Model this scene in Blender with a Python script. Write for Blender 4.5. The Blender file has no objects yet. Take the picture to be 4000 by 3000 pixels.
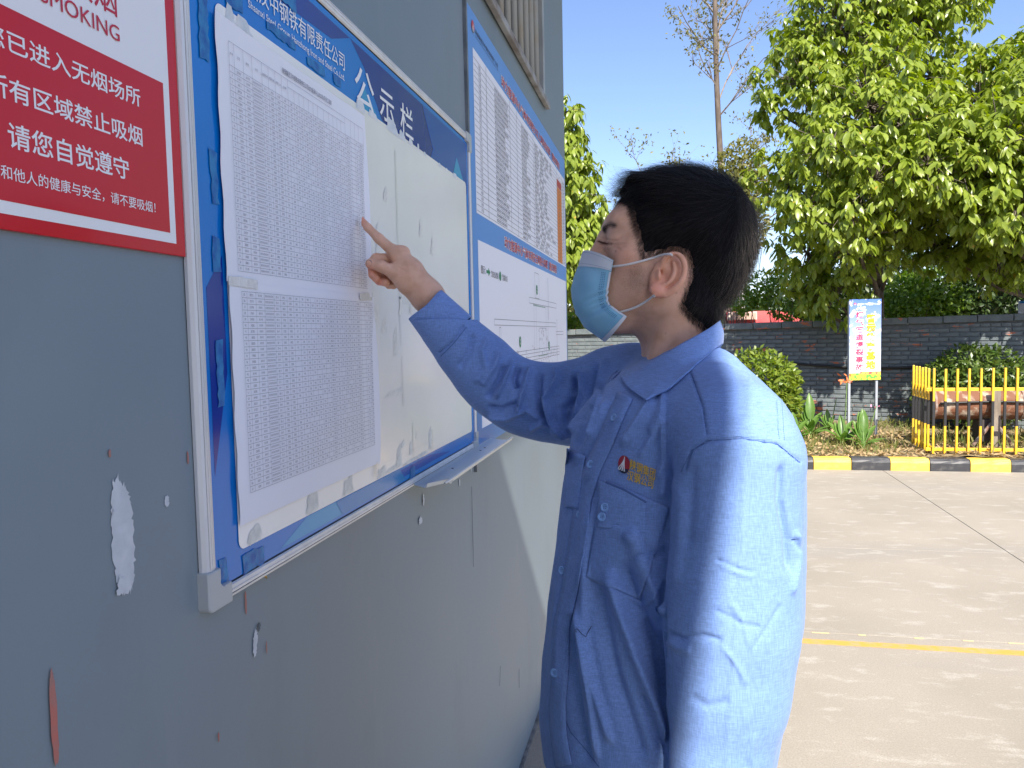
import bpy, math, random
import numpy as np
from mathutils import Vector, Matrix
random.seed(7); RNG = np.random.default_rng(11)
scene = bpy.context.scene
col = scene.collection

# ------------------------------------------------------------------ camera
CAM_POS = np.array([0.5275, 0.0, 1.54])
def _basis():
    v = np.array([611, 210, -3000.0]); v /= np.linalg.norm(v)          # wall direction (+Y) seen by the camera
    d = np.array([952.0, -45500.0, -3000.0]); d /= np.linalg.norm(d)   # straight down
    z = -d; z -= z.dot(v) * v; z /= np.linalg.norm(z)
    x = np.cross(v, z)
    return np.array([x, v, z])
CR = _basis()
cam_data = bpy.data.cameras.new('camera'); cam = bpy.data.objects.new('camera', cam_data); col.objects.link(cam)
cam_data.sensor_width = 36; cam_data.lens = 27.0; cam_data.clip_end = 2000; cam_data.clip_start = 0.02
m4 = Matrix.Identity(4)
for i in range(3):
    for j in range(3): m4[i][j] = CR[i][j]
    m4[i][3] = CAM_POS[i]
cam.matrix_world = m4
scene.camera = cam

# ------------------------------------------------------------------ sky and sun
SUN_DIR = np.array([-0.30, 1.0, -1.0]); SUN_DIR /= np.linalg.norm(SUN_DIR)   # light travels this way
world = bpy.data.worlds.new('World'); scene.world = world; world.use_nodes = True
wn = world.node_tree.nodes; wn.clear()
wo = wn.new('ShaderNodeOutputWorld'); wb = wn.new('ShaderNodeBackground'); ws = wn.new('ShaderNodeTexSky')
ws.sky_type = 'NISHITA'; ws.sun_disc = False
ws.sun_elevation = math.asin(-SUN_DIR[2])
ws.sun_rotation = math.atan2(-SUN_DIR[0], -SUN_DIR[1])
ws.air_density = 1.0; ws.dust_density = 1.2; ws.ozone_density = 4.0; ws.altitude = 400
wb.inputs['Strength'].default_value = 0.108
wm = wn.new('ShaderNodeMix'); wm.data_type = 'RGBA'; wm.blend_type = 'MULTIPLY'; wm.inputs[0].default_value = 1; wm.inputs[7].default_value = (1.03, .95, 1.0, 1)   # slightly hazier blue
world.node_tree.links.new(ws.outputs[0], wm.inputs[6]); world.node_tree.links.new(wm.outputs[2], wb.inputs[0]); world.node_tree.links.new(wb.outputs[0], wo.inputs[0])
sun_data = bpy.data.lights.new('sun', 'SUN'); sun_data.energy = 4.4; sun_data.angle = math.radians(0.5)
sun_data.color = (1.0, 0.93, 0.83)
sun = bpy.data.objects.new('sun', sun_data); col.objects.link(sun)
sun.rotation_euler = Vector(SUN_DIR.tolist()).to_track_quat('-Z', 'Y').to_euler(); sun.location = (3, -8, 9)
scene.view_settings.view_transform = 'Standard'; scene.view_settings.look = 'None'
scene.view_settings.gamma = 1.0; scene.view_settings.use_curve_mapping = False
scene.view_settings.exposure = 1.2
scene.cycles.max_bounces = 8; scene.cycles.transparent_max_bounces = 12
scene.cycles.use_denoising = True

# ------------------------------------------------------------------ geometry helpers
def ray(px, py): return CR @ np.array([(px - 2000) / 3000.0, (1500 - py) / 3000.0, -1.0])
def at(px, py, dep): return CAM_POS + dep * ray(px, py)
def on_wall(px, py, x=0.0):
    d = ray(px, py); return CAM_POS + d * ((x - CAM_POS[0]) / d[0])
def on_ground(px, py, z=0.0):
    d = ray(px, py); return CAM_POS + d * ((z - CAM_POS[2]) / d[2])
def on_y(px, py, y):
    d = ray(px, py); return CAM_POS + d * ((y - CAM_POS[1]) / d[1])
def project(P):
    q = (np.asarray(P) - CAM_POS) @ CR
    return 2000 - 3000 * q[..., 0] / q[..., 2], 1500 + 3000 * q[..., 1] / q[..., 2]
def nrm(v):
    v = np.asarray(v, float); return v / (np.linalg.norm(v) + 1e-12)

class MB:
    """collects shapes that become ONE mesh object"""
    def __init__(s): s.v = []; s.f = []; s.n = 0; s.mi = []; s.each_ = []
    def add(s, v, f, mi=0):
        v = np.asarray(v, float).reshape(-1, 3); s.each_.append((v, [tuple(int(i) for i in q) for q in f]))
        s.v.append(v); s.f += [tuple(int(i) + s.n for i in q) for q in f]; s.mi += [mi] * len(f); s.n += len(v); return s
    def box(s, lo, hi, mi=0):
        (a, b, c), (d, e, g) = lo, hi
        v = [(a,b,c),(d,b,c),(d,e,c),(a,e,c),(a,b,g),(d,b,g),(d,e,g),(a,e,g)]
        return s.add(v, [(0,3,2,1),(4,5,6,7),(0,1,5,4),(1,2,6,5),(2,3,7,6),(3,0,4,7)], mi)
    def obox(s, c, ax, ay, az, mi=0):
        """box from centre and three half-axis vectors"""
        c, ax, ay, az = map(np.asarray, (c, ax, ay, az))
        v = [c + i*ax + j*ay + k*az for k in (-1,1) for i, j in ((-1,-1),(1,-1),(1,1),(-1,1))]
        return s.add(v, [(0,3,2,1),(4,5,6,7),(0,1,5,4),(1,2,6,5),(2,3,7,6),(3,0,4,7)], mi)
    def tube(s, pts, rad, n=8, caps=True, mi=0, squash=None):
        pts = np.asarray(pts, float); m = len(pts)
        rad = np.ones(m) * rad if np.isscalar(rad) else np.asarray(rad, float)
        t = np.gradient(pts, axis=0); t /= np.linalg.norm(t, axis=1)[:, None] + 1e-12
        ref = np.array([0, 0, 1.0]) if abs(t[0][2]) < 0.9 else np.array([1.0, 0, 0])
        u = nrm(np.cross(t[0], ref)); V = []
        a = np.arange(n) * 2 * math.pi / n
        for i in range(m):
            u = nrm(u - u.dot(t[i]) * t[i]); w = np.cross(t[i], u)
            V.append(pts[i] + rad[i] * (np.cos(a)[:, None] * u + np.sin(a)[:, None] * w))
        F = []
        for i in range(m - 1):
            for j in range(n):
                k = (j + 1) % n; F.append((i*n+j, i*n+k, (i+1)*n+k, (i+1)*n+j))
        if caps: F.append(tuple(range(n))[::-1]); F.append(tuple((m-1)*n + j for j in range(n)))
        return s.add(np.concatenate(V), F, mi)
    def poly_prism(s, pts2, to3, n, thick, mi=0):
        """polygon given as 3D points `pts2`, extruded by n*thick"""
        p = np.asarray(pts2, float); q = p + np.asarray(n) * thick; k = len(p)
        F = [tuple(range(k))[::-1], tuple(range(k, 2*k))] + [(i, (i+1) % k, k + (i+1) % k, k + i) for i in range(k)]
        return s.add(np.concatenate([p, q]), F, mi)
    def grid(s, P, mi=0, closed_u=False):
        """P (m,n,3) surface"""
        P = np.asarray(P, float); m, n = P.shape[:2]; F = []
        for i in range(m - 1):
            for j in range(n if closed_u else n - 1):
                k = (j + 1) % n; F.append((i*n+j, i*n+k, (i+1)*n+k, (i+1)*n+j))
        return s.add(P.reshape(-1, 3), F, mi)
    def mesh(s, name):
        me = bpy.data.meshes.new(name)
        me.from_pydata(np.concatenate(s.v).tolist() if s.v else [], [], s.f)
        if any(s.mi): me.polygons.foreach_set('material_index', s.mi)
        return me
    def build(s, name, m, parent=None, smooth=False, bevel=0, **kw):
        return link(name, s.mesh(name), m, parent, smooth, bevel, **kw)

def put_each(mb, name, m, parent, **kw):
    """every piece collected in mb becomes a part of its own"""
    out = []
    for v, f in mb.each_:
        b = MB(); b.add(v, f); out.append(put(b.build(name, m, None, **kw), parent))
    return out
def link(name, me, m, parent=None, smooth=False, bevel=0, loc=None, **kw):
    o = bpy.data.objects.new(name, me); col.objects.link(o)
    for mm in (m if isinstance(m, (list, tuple)) else [m]):
        if mm is not None and len(me.materials) < 8 and not (me.users > 1 and len(me.materials)): me.materials.append(mm)
    if smooth: me.polygons.foreach_set('use_smooth', [True] * len(me.polygons))
    if bevel:
        b = o.modifiers.new('bevel', 'BEVEL'); b.width = bevel; b.segments = 2; b.limit_method = 'ANGLE'; b.angle_limit = math.radians(35)
    if parent is not None: o.parent = parent
    if loc is not None: o.location = loc
    return o
def tag(o, label=None, cat=None, group=None, kind=None):
    if label: o['label'] = label
    if cat: o['category'] = cat
    if group: o['group'] = group
    if kind: o['kind'] = kind
    return o
def empty(name, loc=(0, 0, 0), label=None, cat=None, group=None):
    o = bpy.data.objects.new(name, None); col.objects.link(o); o.location = loc; o.empty_display_size = 0.1
    return tag(o, label, cat, group)
def put(o, parent):
    """parent while vertices stay in world coordinates"""
    o.parent = parent; o.matrix_parent_inverse = Matrix.Translation(-Vector(parent.location)); return o

# ------------------------------------------------------------------ materials
def lin(r, g, b):
    f = lambda c: (c / 255 / 12.92) if c / 255 <= 0.04045 else ((c / 255 + 0.055) / 1.055) ** 2.4
    return (f(r), f(g), f(b))
def mat(name, c, rough=0.6, c2=None, scale=20, detail=4, mix=(0.35, 0.65), bump=0, bscale=80, metal=0, spec=0.5,
        sheen=0, coat=0, stretch=(1, 1, 1), sss=0, bdist=0.002, obj_random=0, coord='Object', transmission=0, rough2=None):
    m = bpy.data.materials.new(name); m.use_nodes = True; nt = m.node_tree; N = nt.nodes; L = nt.links
    b = N['Principled BSDF']; b.inputs['Roughness'].default_value = rough; b.inputs['Metallic'].default_value = metal
    b.inputs['Specular IOR Level'].default_value = spec; b.inputs['Coat Weight'].default_value = coat; b.inputs['Coat Roughness'].default_value = 0.08
    b.inputs['Sheen Weight'].default_value = sheen
    b.inputs['Base Color'].default_value = (*c, 1)
    if transmission: b.inputs['Transmission Weight'].default_value = transmission
    if sss:
        b.inputs['Subsurface Weight'].default_value = sss; b.inputs['Subsurface Radius'].default_value = (1.0, 0.35, 0.2); b.inputs['Subsurface Scale'].default_value = 0.006
    tc = N.new('ShaderNodeTexCoord'); mp = N.new('ShaderNodeMapping'); mp.inputs['Scale'].default_value = stretch
    L.new(tc.outputs[coord], mp.inputs[0])
    out = None
    if c2 is not None:
        n = N.new('ShaderNodeTexNoise'); n.inputs['Scale'].default_value = scale; n.inputs['Detail'].default_value = detail
        L.new(mp.outputs[0], n.inputs['Vector'])
        r = N.new('ShaderNodeMapRange'); r.inputs[1].default_value = mix[0]; r.inputs[2].default_value = mix[1]
        L.new(n.outputs[0], r.inputs[0])
        mx = N.new('ShaderNodeMix'); mx.data_type = 'RGBA'; mx.inputs[6].default_value = (*c, 1); mx.inputs[7].default_value = (*c2, 1)
        L.new(r.outputs[0], mx.inputs[0]); L.new(mx.outputs[2], b.inputs['Base Color']); out = mx
        if rough2 is not None:
            r2 = N.new('ShaderNodeMapRange'); r2.inputs[3].default_value = rough; r2.inputs[4].default_value = rough2
            L.new(r.outputs[0], r2.inputs[0]); L.new(r2.outputs[0], b.inputs['Roughness'])
    if obj_random:
        oi = N.new('ShaderNodeObjectInfo'); hs = N.new('ShaderNodeHueSaturation')
        r = N.new('ShaderNodeMapRange'); r.inputs[3].default_value = 1 - obj_random; r.inputs[4].default_value = 1 + obj_random
        L.new(oi.outputs['Random'], r.inputs[0]); L.new(r.outputs[0], hs.inputs['Value'])
        if out: L.new(out.outputs[2], hs.inputs['Color'])
        else: hs.inputs['Color'].default_value = (*c, 1)
        L.new(hs.outputs[0], b.inputs['Base Color'])
    if bump:
        n = N.new('ShaderNodeTexNoise'); n.inputs['Scale'].default_value = bscale; n.inputs['Detail'].default_value = 5
        L.new(mp.outputs[0], n.inputs['Vector'])
        bp = N.new('ShaderNodeBump'); bp.inputs['Strength'].default_value = bump; bp.inputs['Distance'].default_value = bdist
        L.new(n.outputs[0], bp.inputs['Height']); L.new(bp.outputs[0], b.inputs['Normal'])
    return m

# ------------------------------------------------------------------ implicit surfaces (numpy)
def smin(a, b, k):
    h = np.maximum(k - np.abs(a - b), 0) / k; return np.minimum(a, b) - h * h * k * 0.25
def smax(a, b, k): return -smin(-a, -b, k)
def sd_ell(P, c, r, R=None):
    q = P - np.asarray(c, np.float32)
    if R is not None: q = q @ np.asarray(R, np.float32)
    r = np.asarray(r, np.float32)
    k0 = np.sqrt(((q / r) ** 2).sum(-1)); k1 = np.sqrt(((q / (r * r)) ** 2).sum(-1))
    return k0 * (k0 - 1) / (k1 + 1e-9)
def sd_cap(P, a, b, ra, rb=None):
    rb = ra if rb is None else rb
    a = np.asarray(a, np.float32); b = np.asarray(b, np.float32); ba = b - a; pa = P - a
    h = np.clip((pa @ ba) / (ba @ ba), 0, 1)
    return np.sqrt(((pa - h[..., None] * ba) ** 2).sum(-1)) - (ra + (rb - ra) * h)
def sd_chain(P, pts, rads, k=0.004):
    d = None
    for i in range(len(pts) - 1):
        e = sd_cap(P, pts[i], pts[i+1], rads[i], rads[i+1]); d = e if d is None else smin(d, e, k)
    return d
def surface_nets(fn, lo, hi, h):
    """naive surface nets of fn<0 in the box lo..hi; returns verts, quads"""
    lo = np.asarray(lo, np.float32); n = np.ceil((np.asarray(hi) - lo) / h).astype(int) + 1
    ax = [lo[i] + h * np.arange(n[i], dtype=np.float32) for i in range(3)]
    D = np.empty(n, np.float32)
    step = max(1, int(400000 / (n[1] * n[2])))
    for i in range(0, n[0], step):
        g = np.stack(np.meshgrid(ax[0][i:i+step], ax[1], ax[2], indexing='ij'), -1)
        D[i:i+step] = fn(g.reshape(-1, 3)).reshape(g.shape[:3])
    S = D < 0
    c = [D[a:n[0]-1+a, b:n[1]-1+b, d:n[2]-1+d] for a in (0,1) for b in (0,1) for d in (0,1)]
    cs = sum((q < 0).astype(np.int8) for q in c); act = (cs > 0) & (cs < 8)
    idx = np.argwhere(act); vid = -np.ones(act.shape, int); vid[act] = np.arange(len(idx))
    corners = np.array([(a, b, d) for a in (0,1) for b in (0,1) for d in (0,1)])
    vals = np.stack([q[act] for q in c], 1)
    acc = np.zeros((len(idx), 3)); cnt = np.zeros(len(idx))
    for i in range(8):
        for j in range(i + 1, 8):
            if np.abs(corners[i] - corners[j]).sum() != 1: continue
            a, b = vals[:, i], vals[:, j]; m = (a < 0) != (b < 0)
            t = np.where(m, a / (a - b + 1e-20), 0)
            acc += m[:, None] * (corners[i] + t[:, None] * (corners[j] - corners[i])); cnt += m
    V = lo + h * (idx + acc / cnt[:, None])
    F = []
    for axis in range(3):
        o = [0, 0, 0]; o[axis] = 1
        A = S[:n[0]-o[0], :n[1]-o[1], :n[2]-o[2]]; B = S[o[0]:, o[1]:, o[2]:]
        e = np.argwhere(A != B); u, w = [(1, 2), (2, 0), (0, 1)][axis]
        e = e[(e[:, u] > 0) & (e[:, w] > 0) & (e[:, u] < n[u]-1) & (e[:, w] < n[w]-1)]
        du = np.zeros(3, int); du[u] = 1; dw = np.zeros(3, int); dw[w] = 1
        q = [vid[tuple(x.T)] for x in (e, e - du, e - du - dw, e - dw)]
        q = np.stack(q, 1); flip = ~A[tuple(e.T)]
        q[flip] = q[flip][:, ::-1]; F.append(q)
    F = np.concatenate(F); F = F[(F >= 0).all(1)]
    return V.astype(np.float64), F[:, ::-1] if False else F
def np_mesh(name, V, F):
    me = bpy.data.meshes.new(name); V = np.asarray(V, np.float32); F = np.asarray(F, np.int32); k = F.shape[1]
    me.vertices.add(len(V)); me.vertices.foreach_set('co', V.ravel())
    me.loops.add(F.size); me.loops.foreach_set('vertex_index', F.ravel())
    me.polygons.add(len(F)); me.polygons.foreach_set('loop_start', np.arange(0, F.size, k)); me.polygons.foreach_set('loop_total', np.full(len(F), k))
    me.polygons.foreach_set('use_smooth', np.ones(len(F), bool))
    me.update(calc_edges=True); me.validate(); return me
def vnormals(V, F):
    n = np.cross(V[F[:, 2]] - V[F[:, 0]], V[F[:, 3]] - V[F[:, 1]]); N = np.zeros_like(V)
    for i in range(4): np.add.at(N, F[:, i], n)
    return N / (np.linalg.norm(N, axis=1)[:, None] + 1e-12)
def seg_dist(x, y, pts):
    """distance and parameter of 2D points to a polyline"""
    best = np.full(x.shape, 1e9); tt = np.zeros(x.shape); side = np.zeros(x.shape)
    L = np.cumsum([0] + [math.dist(pts[i], pts[i+1]) for i in range(len(pts)-1)])
    for i in range(len(pts) - 1):
        ax, ay = pts[i]; bx, by = pts[i+1]; dx, dy = bx - ax, by - ay; l2 = dx*dx + dy*dy
        h = np.clip(((x-ax)*dx + (y-ay)*dy) / l2, 0, 1)
        d = np.hypot(x - ax - h*dx, y - ay - h*dy); m = d < best
        best = np.where(m, d, best); tt = np.where(m, (L[i] + h * (L[i+1]-L[i])) / L[-1], tt)
        side = np.where(m, np.sign((x-ax)*dy - (y-ay)*dx), side)
    return best, tt, side
# ================================================================== ground
def node_ground():
    m = bpy.data.materials.new('yard_concrete'); m.use_nodes = True; nt = m.node_tree; N = nt.nodes; L = nt.links
    b = N['Principled BSDF']; b.inputs['Roughness'].default_value = 0.88; b.inputs['Specular IOR Level'].default_value = 0.25
    tc = N.new('ShaderNodeTexCoord')
    def noise(scale, detail, sx=1, sy=1, rough=0.5, off=0):
        mp = N.new('ShaderNodeMapping'); mp.inputs['Scale'].default_value = (sx, sy, 1); mp.inputs['Location'].default_value = (off, off * 1.7, 0)
        n = N.new('ShaderNodeTexNoise'); n.inputs['Scale'].default_value = scale; n.inputs['Detail'].default_value = detail; n.inputs['Roughness'].default_value = rough
        L.new(tc.outputs['Object'], mp.inputs[0]); L.new(mp.outputs[0], n.inputs['Vector']); return n.outputs[0]
    def ramp(src, a, c, lo=0, hi=1):
        r = N.new('ShaderNodeMapRange'); r.inputs[1].default_value = a; r.inputs[2].default_value = c; r.inputs[3].default_value = lo; r.inputs[4].default_value = hi
        L.new(src, r.inputs[0]); return r.outputs[0]
    def mixc(fac, A, B):
        x = N.new('ShaderNodeMix'); x.data_type = 'RGBA'
        L.new(fac, x.inputs[0])
        for k, s in ((6, A), (7, B)):
            if isinstance(s, tuple): x.inputs[k].default_value = (*s, 1)
            else: L.new(s, x.inputs[k])
        return x.outputs[2]
    c = mixc(ramp(noise(1.2, 4, 1, 1), .35, .65), (.30, .268, .215), (.36, .32, .26))
    c = mixc(ramp(noise(.5, 5, .35, 2.2, off=3), .52, .62, 0, .55), c, (.29, .27, .235))       # damp, tyre-dark bands along the road
    c = mixc(ramp(noise(5, 8, 1, 2.2, .65), .54, .66, 0, .85), c, (.43, .40, .34))              # pale scuffs
    c = mixc(ramp(noise(150, 3, 1, 1, .7), .42, .72, 0, .8), c, (.23, .21, .18))
    c = mixc(ramp(noise(70, 3, 1, 1, .7, 5), .6, .8, 0, .8), c, (.47, .44, .39))
    v = N.new('ShaderNodeTexVoronoi'); v.inputs['Scale'].default_value = 7; L.new(tc.outputs['Object'], v.inputs['Vector'])
    c = mixc(ramp(v.outputs['Distance'], .02, .04, .35, 0), c, (.20, .19, .17))
    L.new(c, b.inputs['Base Color'])
    bp = N.new('ShaderNodeBump'); bp.inputs['Strength'].default_value = 0.5; bp.inputs['Distance'].default_value = 0.004
    L.new(noise(130, 6, 1, 1, .7), bp.inputs['Height']); L.new(bp.outputs[0], b.inputs['Normal'])
    return m
M_ground = node_ground()
KERB_Y = 8.74
# concrete slabs, each with its own edges, on a base sheet that reaches the horizon
base = MB(); S = 900
base.add([(-S, -S, -.012), (S, -S, -.012), (S, S, -.012), (-S, S, -.012)], [(0, 1, 2, 3)])
M_joint = mat('joint_dirt', (.14, .125, .10), .95, c2=(.20, .18, .15), scale=30)
M_dirt = mat('far_ground', (.15, .13, .08), .95, c2=(.08, .11, .04), scale=.4)
tag(base.build('ground', M_dirt), kind='structure')
yard = empty('yard'); tag(yard, kind='structure')
yd = MB(); yd.add([(-30, -30, -.008), (40, -30, -.008), (40, KERB_Y + .1, -.008), (-30, KERB_Y + .1, -.008)], [(0, 1, 2, 3)])
yd.build('joint_bed', M_joint, yard)
xs = [-13, -9.2, -5.4, -1.8, 2.76, 7.2, 11.7, 16.2, 20.7, 26]; ys = [-14, -9.5, -5, -.5, 4.02, 5.62, KERB_Y - .005]
for i in range(len(xs) - 1):
    for j in range(len(ys) - 1):
        g = .0028
        b = MB(); b.box((xs[i] + g, ys[j] + g * .6, -.007), (xs[i+1] - g, ys[j+1] - g * .6, 0))
        b.build('slab', M_ground, yard, bevel=.002)
M_line = mat('line_paint', (.60, .31, .06), .7, c2=(.45, .31, .16), scale=22, detail=8, mix=(.42, .7))
ln = MB(); ln.box((.30, 3.865, .001), (26, 3.918, .004)); tag(ln.build('road_marking', M_line), kind='structure')
ln = MB()
for k in range(26):
    x0 = 1.0 + k * .22 + random.random() * .1; ln.box((x0, 4.005 + random.random() * .003, .001), (x0 + random.uniform(.03, .17), 4.014, .003))
tag(ln.build('road_marking', mat('old_line_paint', (.66, .50, .25), .8)), kind='structure')

# kerb: painted stones
M_ky = mat('kerb_yellow', (.78, .50, .07), .55, c2=(.62, .43, .12), scale=14, detail=8, mix=(.45, .8), bump=.3, bscale=60)
M_kb = mat('kerb_black', (.035, .036, .04), .5, c2=(.09, .09, .085), scale=16, detail=8, mix=(.5, .8), bump=.3, bscale=60)
kerb = empty('kerb', (2.5, KERB_Y, 0)); tag(kerb, kind='structure')
x = -6.03; k = 0
def kerb_mesh(w, h, dy):
    prof = [(0, -.1), (0, h - .045), (.008, h - .02), (.03, h), (.15, h), (.15, -.1)]
    P = []
    nx = 5
    for i in range(nx):
        t = i / (nx - 1)
        P.append([(t * w, y + (random.uniform(-1, 1) * .0025), z + (random.uniform(-1, 1) * .003 if z > 0 else 0)) for y, z in prof])
    b = MB(); b.grid(np.array(P)); n = len(prof)
    b.add([p for p in P[0]], [tuple(range(n))]); b.add([p for p in P[-1]], [tuple(range(n))[::-1]]); return b
kx = [on_ground(p, 1841)[0] for p in (3187, 3342, 3483, 3642, 3787, 3944)]
pitch = (kx[-1] - kx[0]) / 5
x = kx[0] - 22 * pitch; k = 0
while x < 14:
    kb = kerb_mesh(pitch - .008, .125 + random.uniform(-.004, .004), 0)
    o = kb.build('kerb_stone', M_ky if k % 2 == 0 else M_kb, None); o.location = (x, KERB_Y + random.uniform(-.003, .003), 0); put(o, kerb)
    x += pitch; k += 1

# planting bed behind the kerb: lumpy soil up to and beyond the brick wall
def bed_z(x, y): return .105 + .025 * np.sin(x * 1.9 + 1) * np.sin(y * 2.3) + .012 * np.sin(x * 7.1) * np.sin(y * 6.3 + 2) + np.clip(y - 9.2, 0, 3) * .02
gx = np.linspace(-8, 16, 160); gy = np.concatenate([np.linspace(KERB_Y + .145, 14, 60), np.linspace(14.4, 60, 20)])
X, Y = np.meshgrid(gx, gy, indexing='ij'); Z = bed_z(X, Y) + RNG.normal(0, .006, X.shape)
b = MB(); b.grid(np.stack([X, Y, Z], -1))
M_soil = mat('bed_soil', (.17, .125, .07), .95, c2=(.30, .24, .13), scale=9, detail=10, mix=(.35, .6), bump=1, bscale=60, bdist=.02)
tag(b.build('planting_bed', M_soil, smooth=True), kind='structure')

# ================================================================== building
M_wall = None
def node_wall():
    m = mat('wall_paint', (.175, .225, .262), .46, c2=(.20, .25, .285), scale=2.2, detail=6, bump=.25, bscale=34, bdist=.0015, spec=.45, rough2=.55)
    nt = m.node_tree; N = nt.nodes; L = nt.links; b = N['Principled BSDF']; src = b.inputs['Base Color'].links[0].from_socket
    tc = N.new('ShaderNodeTexCoord')
    def layer(src, col, scale, st, a, c, amt, detail=6):
        mp = N.new('ShaderNodeMapping'); mp.inputs['Scale'].default_value = st; n = N.new('ShaderNodeTexNoise'); n.inputs['Scale'].default_value = scale
        n.inputs['Detail'].default_value = detail; n.inputs['Roughness'].default_value = .65
        L.new(tc.outputs['Object'], mp.inputs[0]); L.new(mp.outputs[0], n.inputs['Vector'])
        r = N.new('ShaderNodeMapRange'); r.inputs[1].default_value = a; r.inputs[2].default_value = c; r.inputs[4].default_value = amt; L.new(n.outputs[0], r.inputs[0])
        x = N.new('ShaderNodeMix'); x.data_type = 'RGBA'; x.inputs[7].default_value = (*col, 1); L.new(r.outputs[0], x.inputs[0]); L.new(src, x.inputs[6]); return x.outputs[2]
    src = layer(src, (.26, .29, .31), 9, (1, 1, .12), .58, .75, .35)       # faint run marks
    src = layer(src, (.10, .11, .115), 55, (1, 1, .25), .70, .78, .65)     # small dark scratches
    src = layer(src, (.14, .165, .185), 3.5, (1, 1, .5), .55, .75, .35)
    src = layer(src, (.62, .64, .65), 130, (1, 1, .6), .77, .80, .8, 3)    # pin-head paint losses
    L.new(src, b.inputs['Base Color']); return m
M_wall = node_wall()
M_roof = mat('eave_concrete', (.42, .42, .40), .8, c2=(.30, .30, .29), scale=3)
BX = -6.0; BY1 = 4.08; WIN = (1.93, 3.41, 2.55, 3.45)     # window opening y0,y1,z0,z1
HW = 1.166 + .70 / .30
bld = empty('building', (0, 0, 0), 'grey painted building whose wall carries the notice boards and a barred window', 'building')
def wall_sheet():
    b = MB(); y0, y1, z0, z1 = WIN; dp = -.16
    # outer wall as a lightly uneven plastered sheet around the opening
    ys = np.unique(np.concatenate([np.linspace(-2, y0, 40), np.linspace(y0, y1, 14), np.linspace(y1, BY1, 8)]))
    zs = np.unique(np.concatenate([np.linspace(-.1, z0, 34), np.linspace(z0, z1, 12), np.linspace(z1, HW, 3)]))
    def wav(y, z): return .0006 * math.sin(y * 5.1 + z * 2.2) + .0005 * math.sin(z * 7.3 - y * 3.1)
    P = [[(wav(y, z) if (y < BY1 - .01) else 0, y, z) for z in zs] for y in ys]; n = len(zs)
    F = []
    for i in range(len(ys) - 1):
        for j in range(n - 1):
            if ys[i] >= y0 - 1e-6 and ys[i+1] <= y1 + 1e-6 and zs[j] >= z0 - 1e-6 and zs[j+1] <= z1 + 1e-6: continue
            F.append((i*n+j, (i+1)*n+j, (i+1)*n+j+1, i*n+j+1))
    b.add(np.array(P).reshape(-1, 3), F)
    e = .0035
    b.add([(e,y0,z0),(e,y1,z0),(dp,y1,z0),(dp,y0,z0)], [(0,1,2,3)]); b.add([(e,y0,z1),(e,y1,z1),(dp,y1,z1),(dp,y0,z1)], [(3,2,1,0)])
    b.add([(e,y0,z0),(e,y0,z1),(dp,y0,z1),(dp,y0,z0)], [(0,1,2,3)]); b.add([(e,y1,z0),(e,y1,z1),(dp,y1,z1),(dp,y1,z0)], [(3,2,1,0)])
    b.add([(0,BY1,-.1),(BX,BY1,-.1),(BX,BY1,HW),(0,BY1,HW)], [(0,1,2,3)])
    b.add([(BX,BY1,-.1),(BX,-2,-.1),(BX,-2,HW),(BX,BY1,HW)], [(0,1,2,3)])
    return b
put(wall_sheet().build('wall', M_wall, smooth=True), bld)
b = MB(); b.box((BX, -1.99, HW), (.70, BY1 + .05, HW + .14)); put(b.build('eave', M_roof), bld)
# unseen block with roof and door, added behind the photographer to shade the boards
b = MB(); pr = [(BX, -.1), (1.385, -.1), (1.385, 3.86), (1.50, 4.48), (1.60, 5.0), (1.62, 5.50), (BX, 5.50)]   # upper edge flared to shape the shadow line
b.poly_prism([(x, -2.0, z) for x, z in pr], None, (0, -1, 0), 5.0); wg = put(b.build('shade_block', mat('shade_block_paint', (.62, .63, .62), .8), None), bld)  # added block is pale so that it bounces light back
b = MB(); b.box((BX - .2, -7.2, 5.50), (1.62, -2.0, 5.502 + .02)); b.build('roof_sheet', M_roof, wg)
b = MB(); b.box((1.386, -5.2, 0), (1.43, -4.2, 2.1)); b.build('door', mat('door_grey', (.22, .25, .27), .5), wg)
# ground line crack and thin dirt skirt
b = MB(); b.box((0.001, -2, -.01), (.012, BY1, .012)); put(b.build('skirting', mat('skirt_dirt', (.10, .10, .095), .95, c2=(.2, .2, .19), scale=25)), bld)

# window: recess, dark interior, frame, round vertical bars, horizontal tie bar, sill
y0, y1, z0, z1 = WIN
win = empty('window', (0, (y0 + y1) / 2, z0)); win.parent = bld; win.location = (0, (y0 + y1) / 2, z0)
def wput(o): o.parent = win; o.location = (0, -(y0 + y1) / 2, -z0); return o
M_glass = mat('window_glass', (.02, .025, .03), .08, spec=.8)
M_bar = mat('bar_metal', (.30, .325, .335), .45, c2=(.30, .27, .22), scale=9, detail=6, mix=(.45, .8), metal=.25)
M_frame = mat('grey_frame', (.36, .39, .40), .5, c2=(.28, .30, .31), scale=8)
b = MB(); b.add([(-.15,y0,z0),(-.15,y1,z0),(-.15,y1,z1),(-.15,y0,z1)], [(0,1,2,3)]); wput(b.build('pane', M_glass))
b = MB(); t = .035
for lo, hi in (((-.04,y0,z0),(.006,y0+t,z1)), ((-.04,y1-t,z0),(.006,y1,z1)), ((-.04,y0+t,z0),(.006,y1-t,z0+t)), ((-.04,y0+t,z1-t),(.006,y1-t,z1))): b.box(lo, hi)
wput(b.build('frame', M_frame, bevel=.003))
b = MB(); b.box((.004, y0 - .03, z0 - .028), (.024, y1 + .02, z0 - .002)); wput(b.build('sill', mat('sill_rusty', (.16, .13, .11), .8, c2=(.33, .34, .34), scale=7), bevel=.003))
M_rust = mat('rust_bar', (.22, .11, .07), .8, c2=(.30, .28, .26), scale=12)
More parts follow.
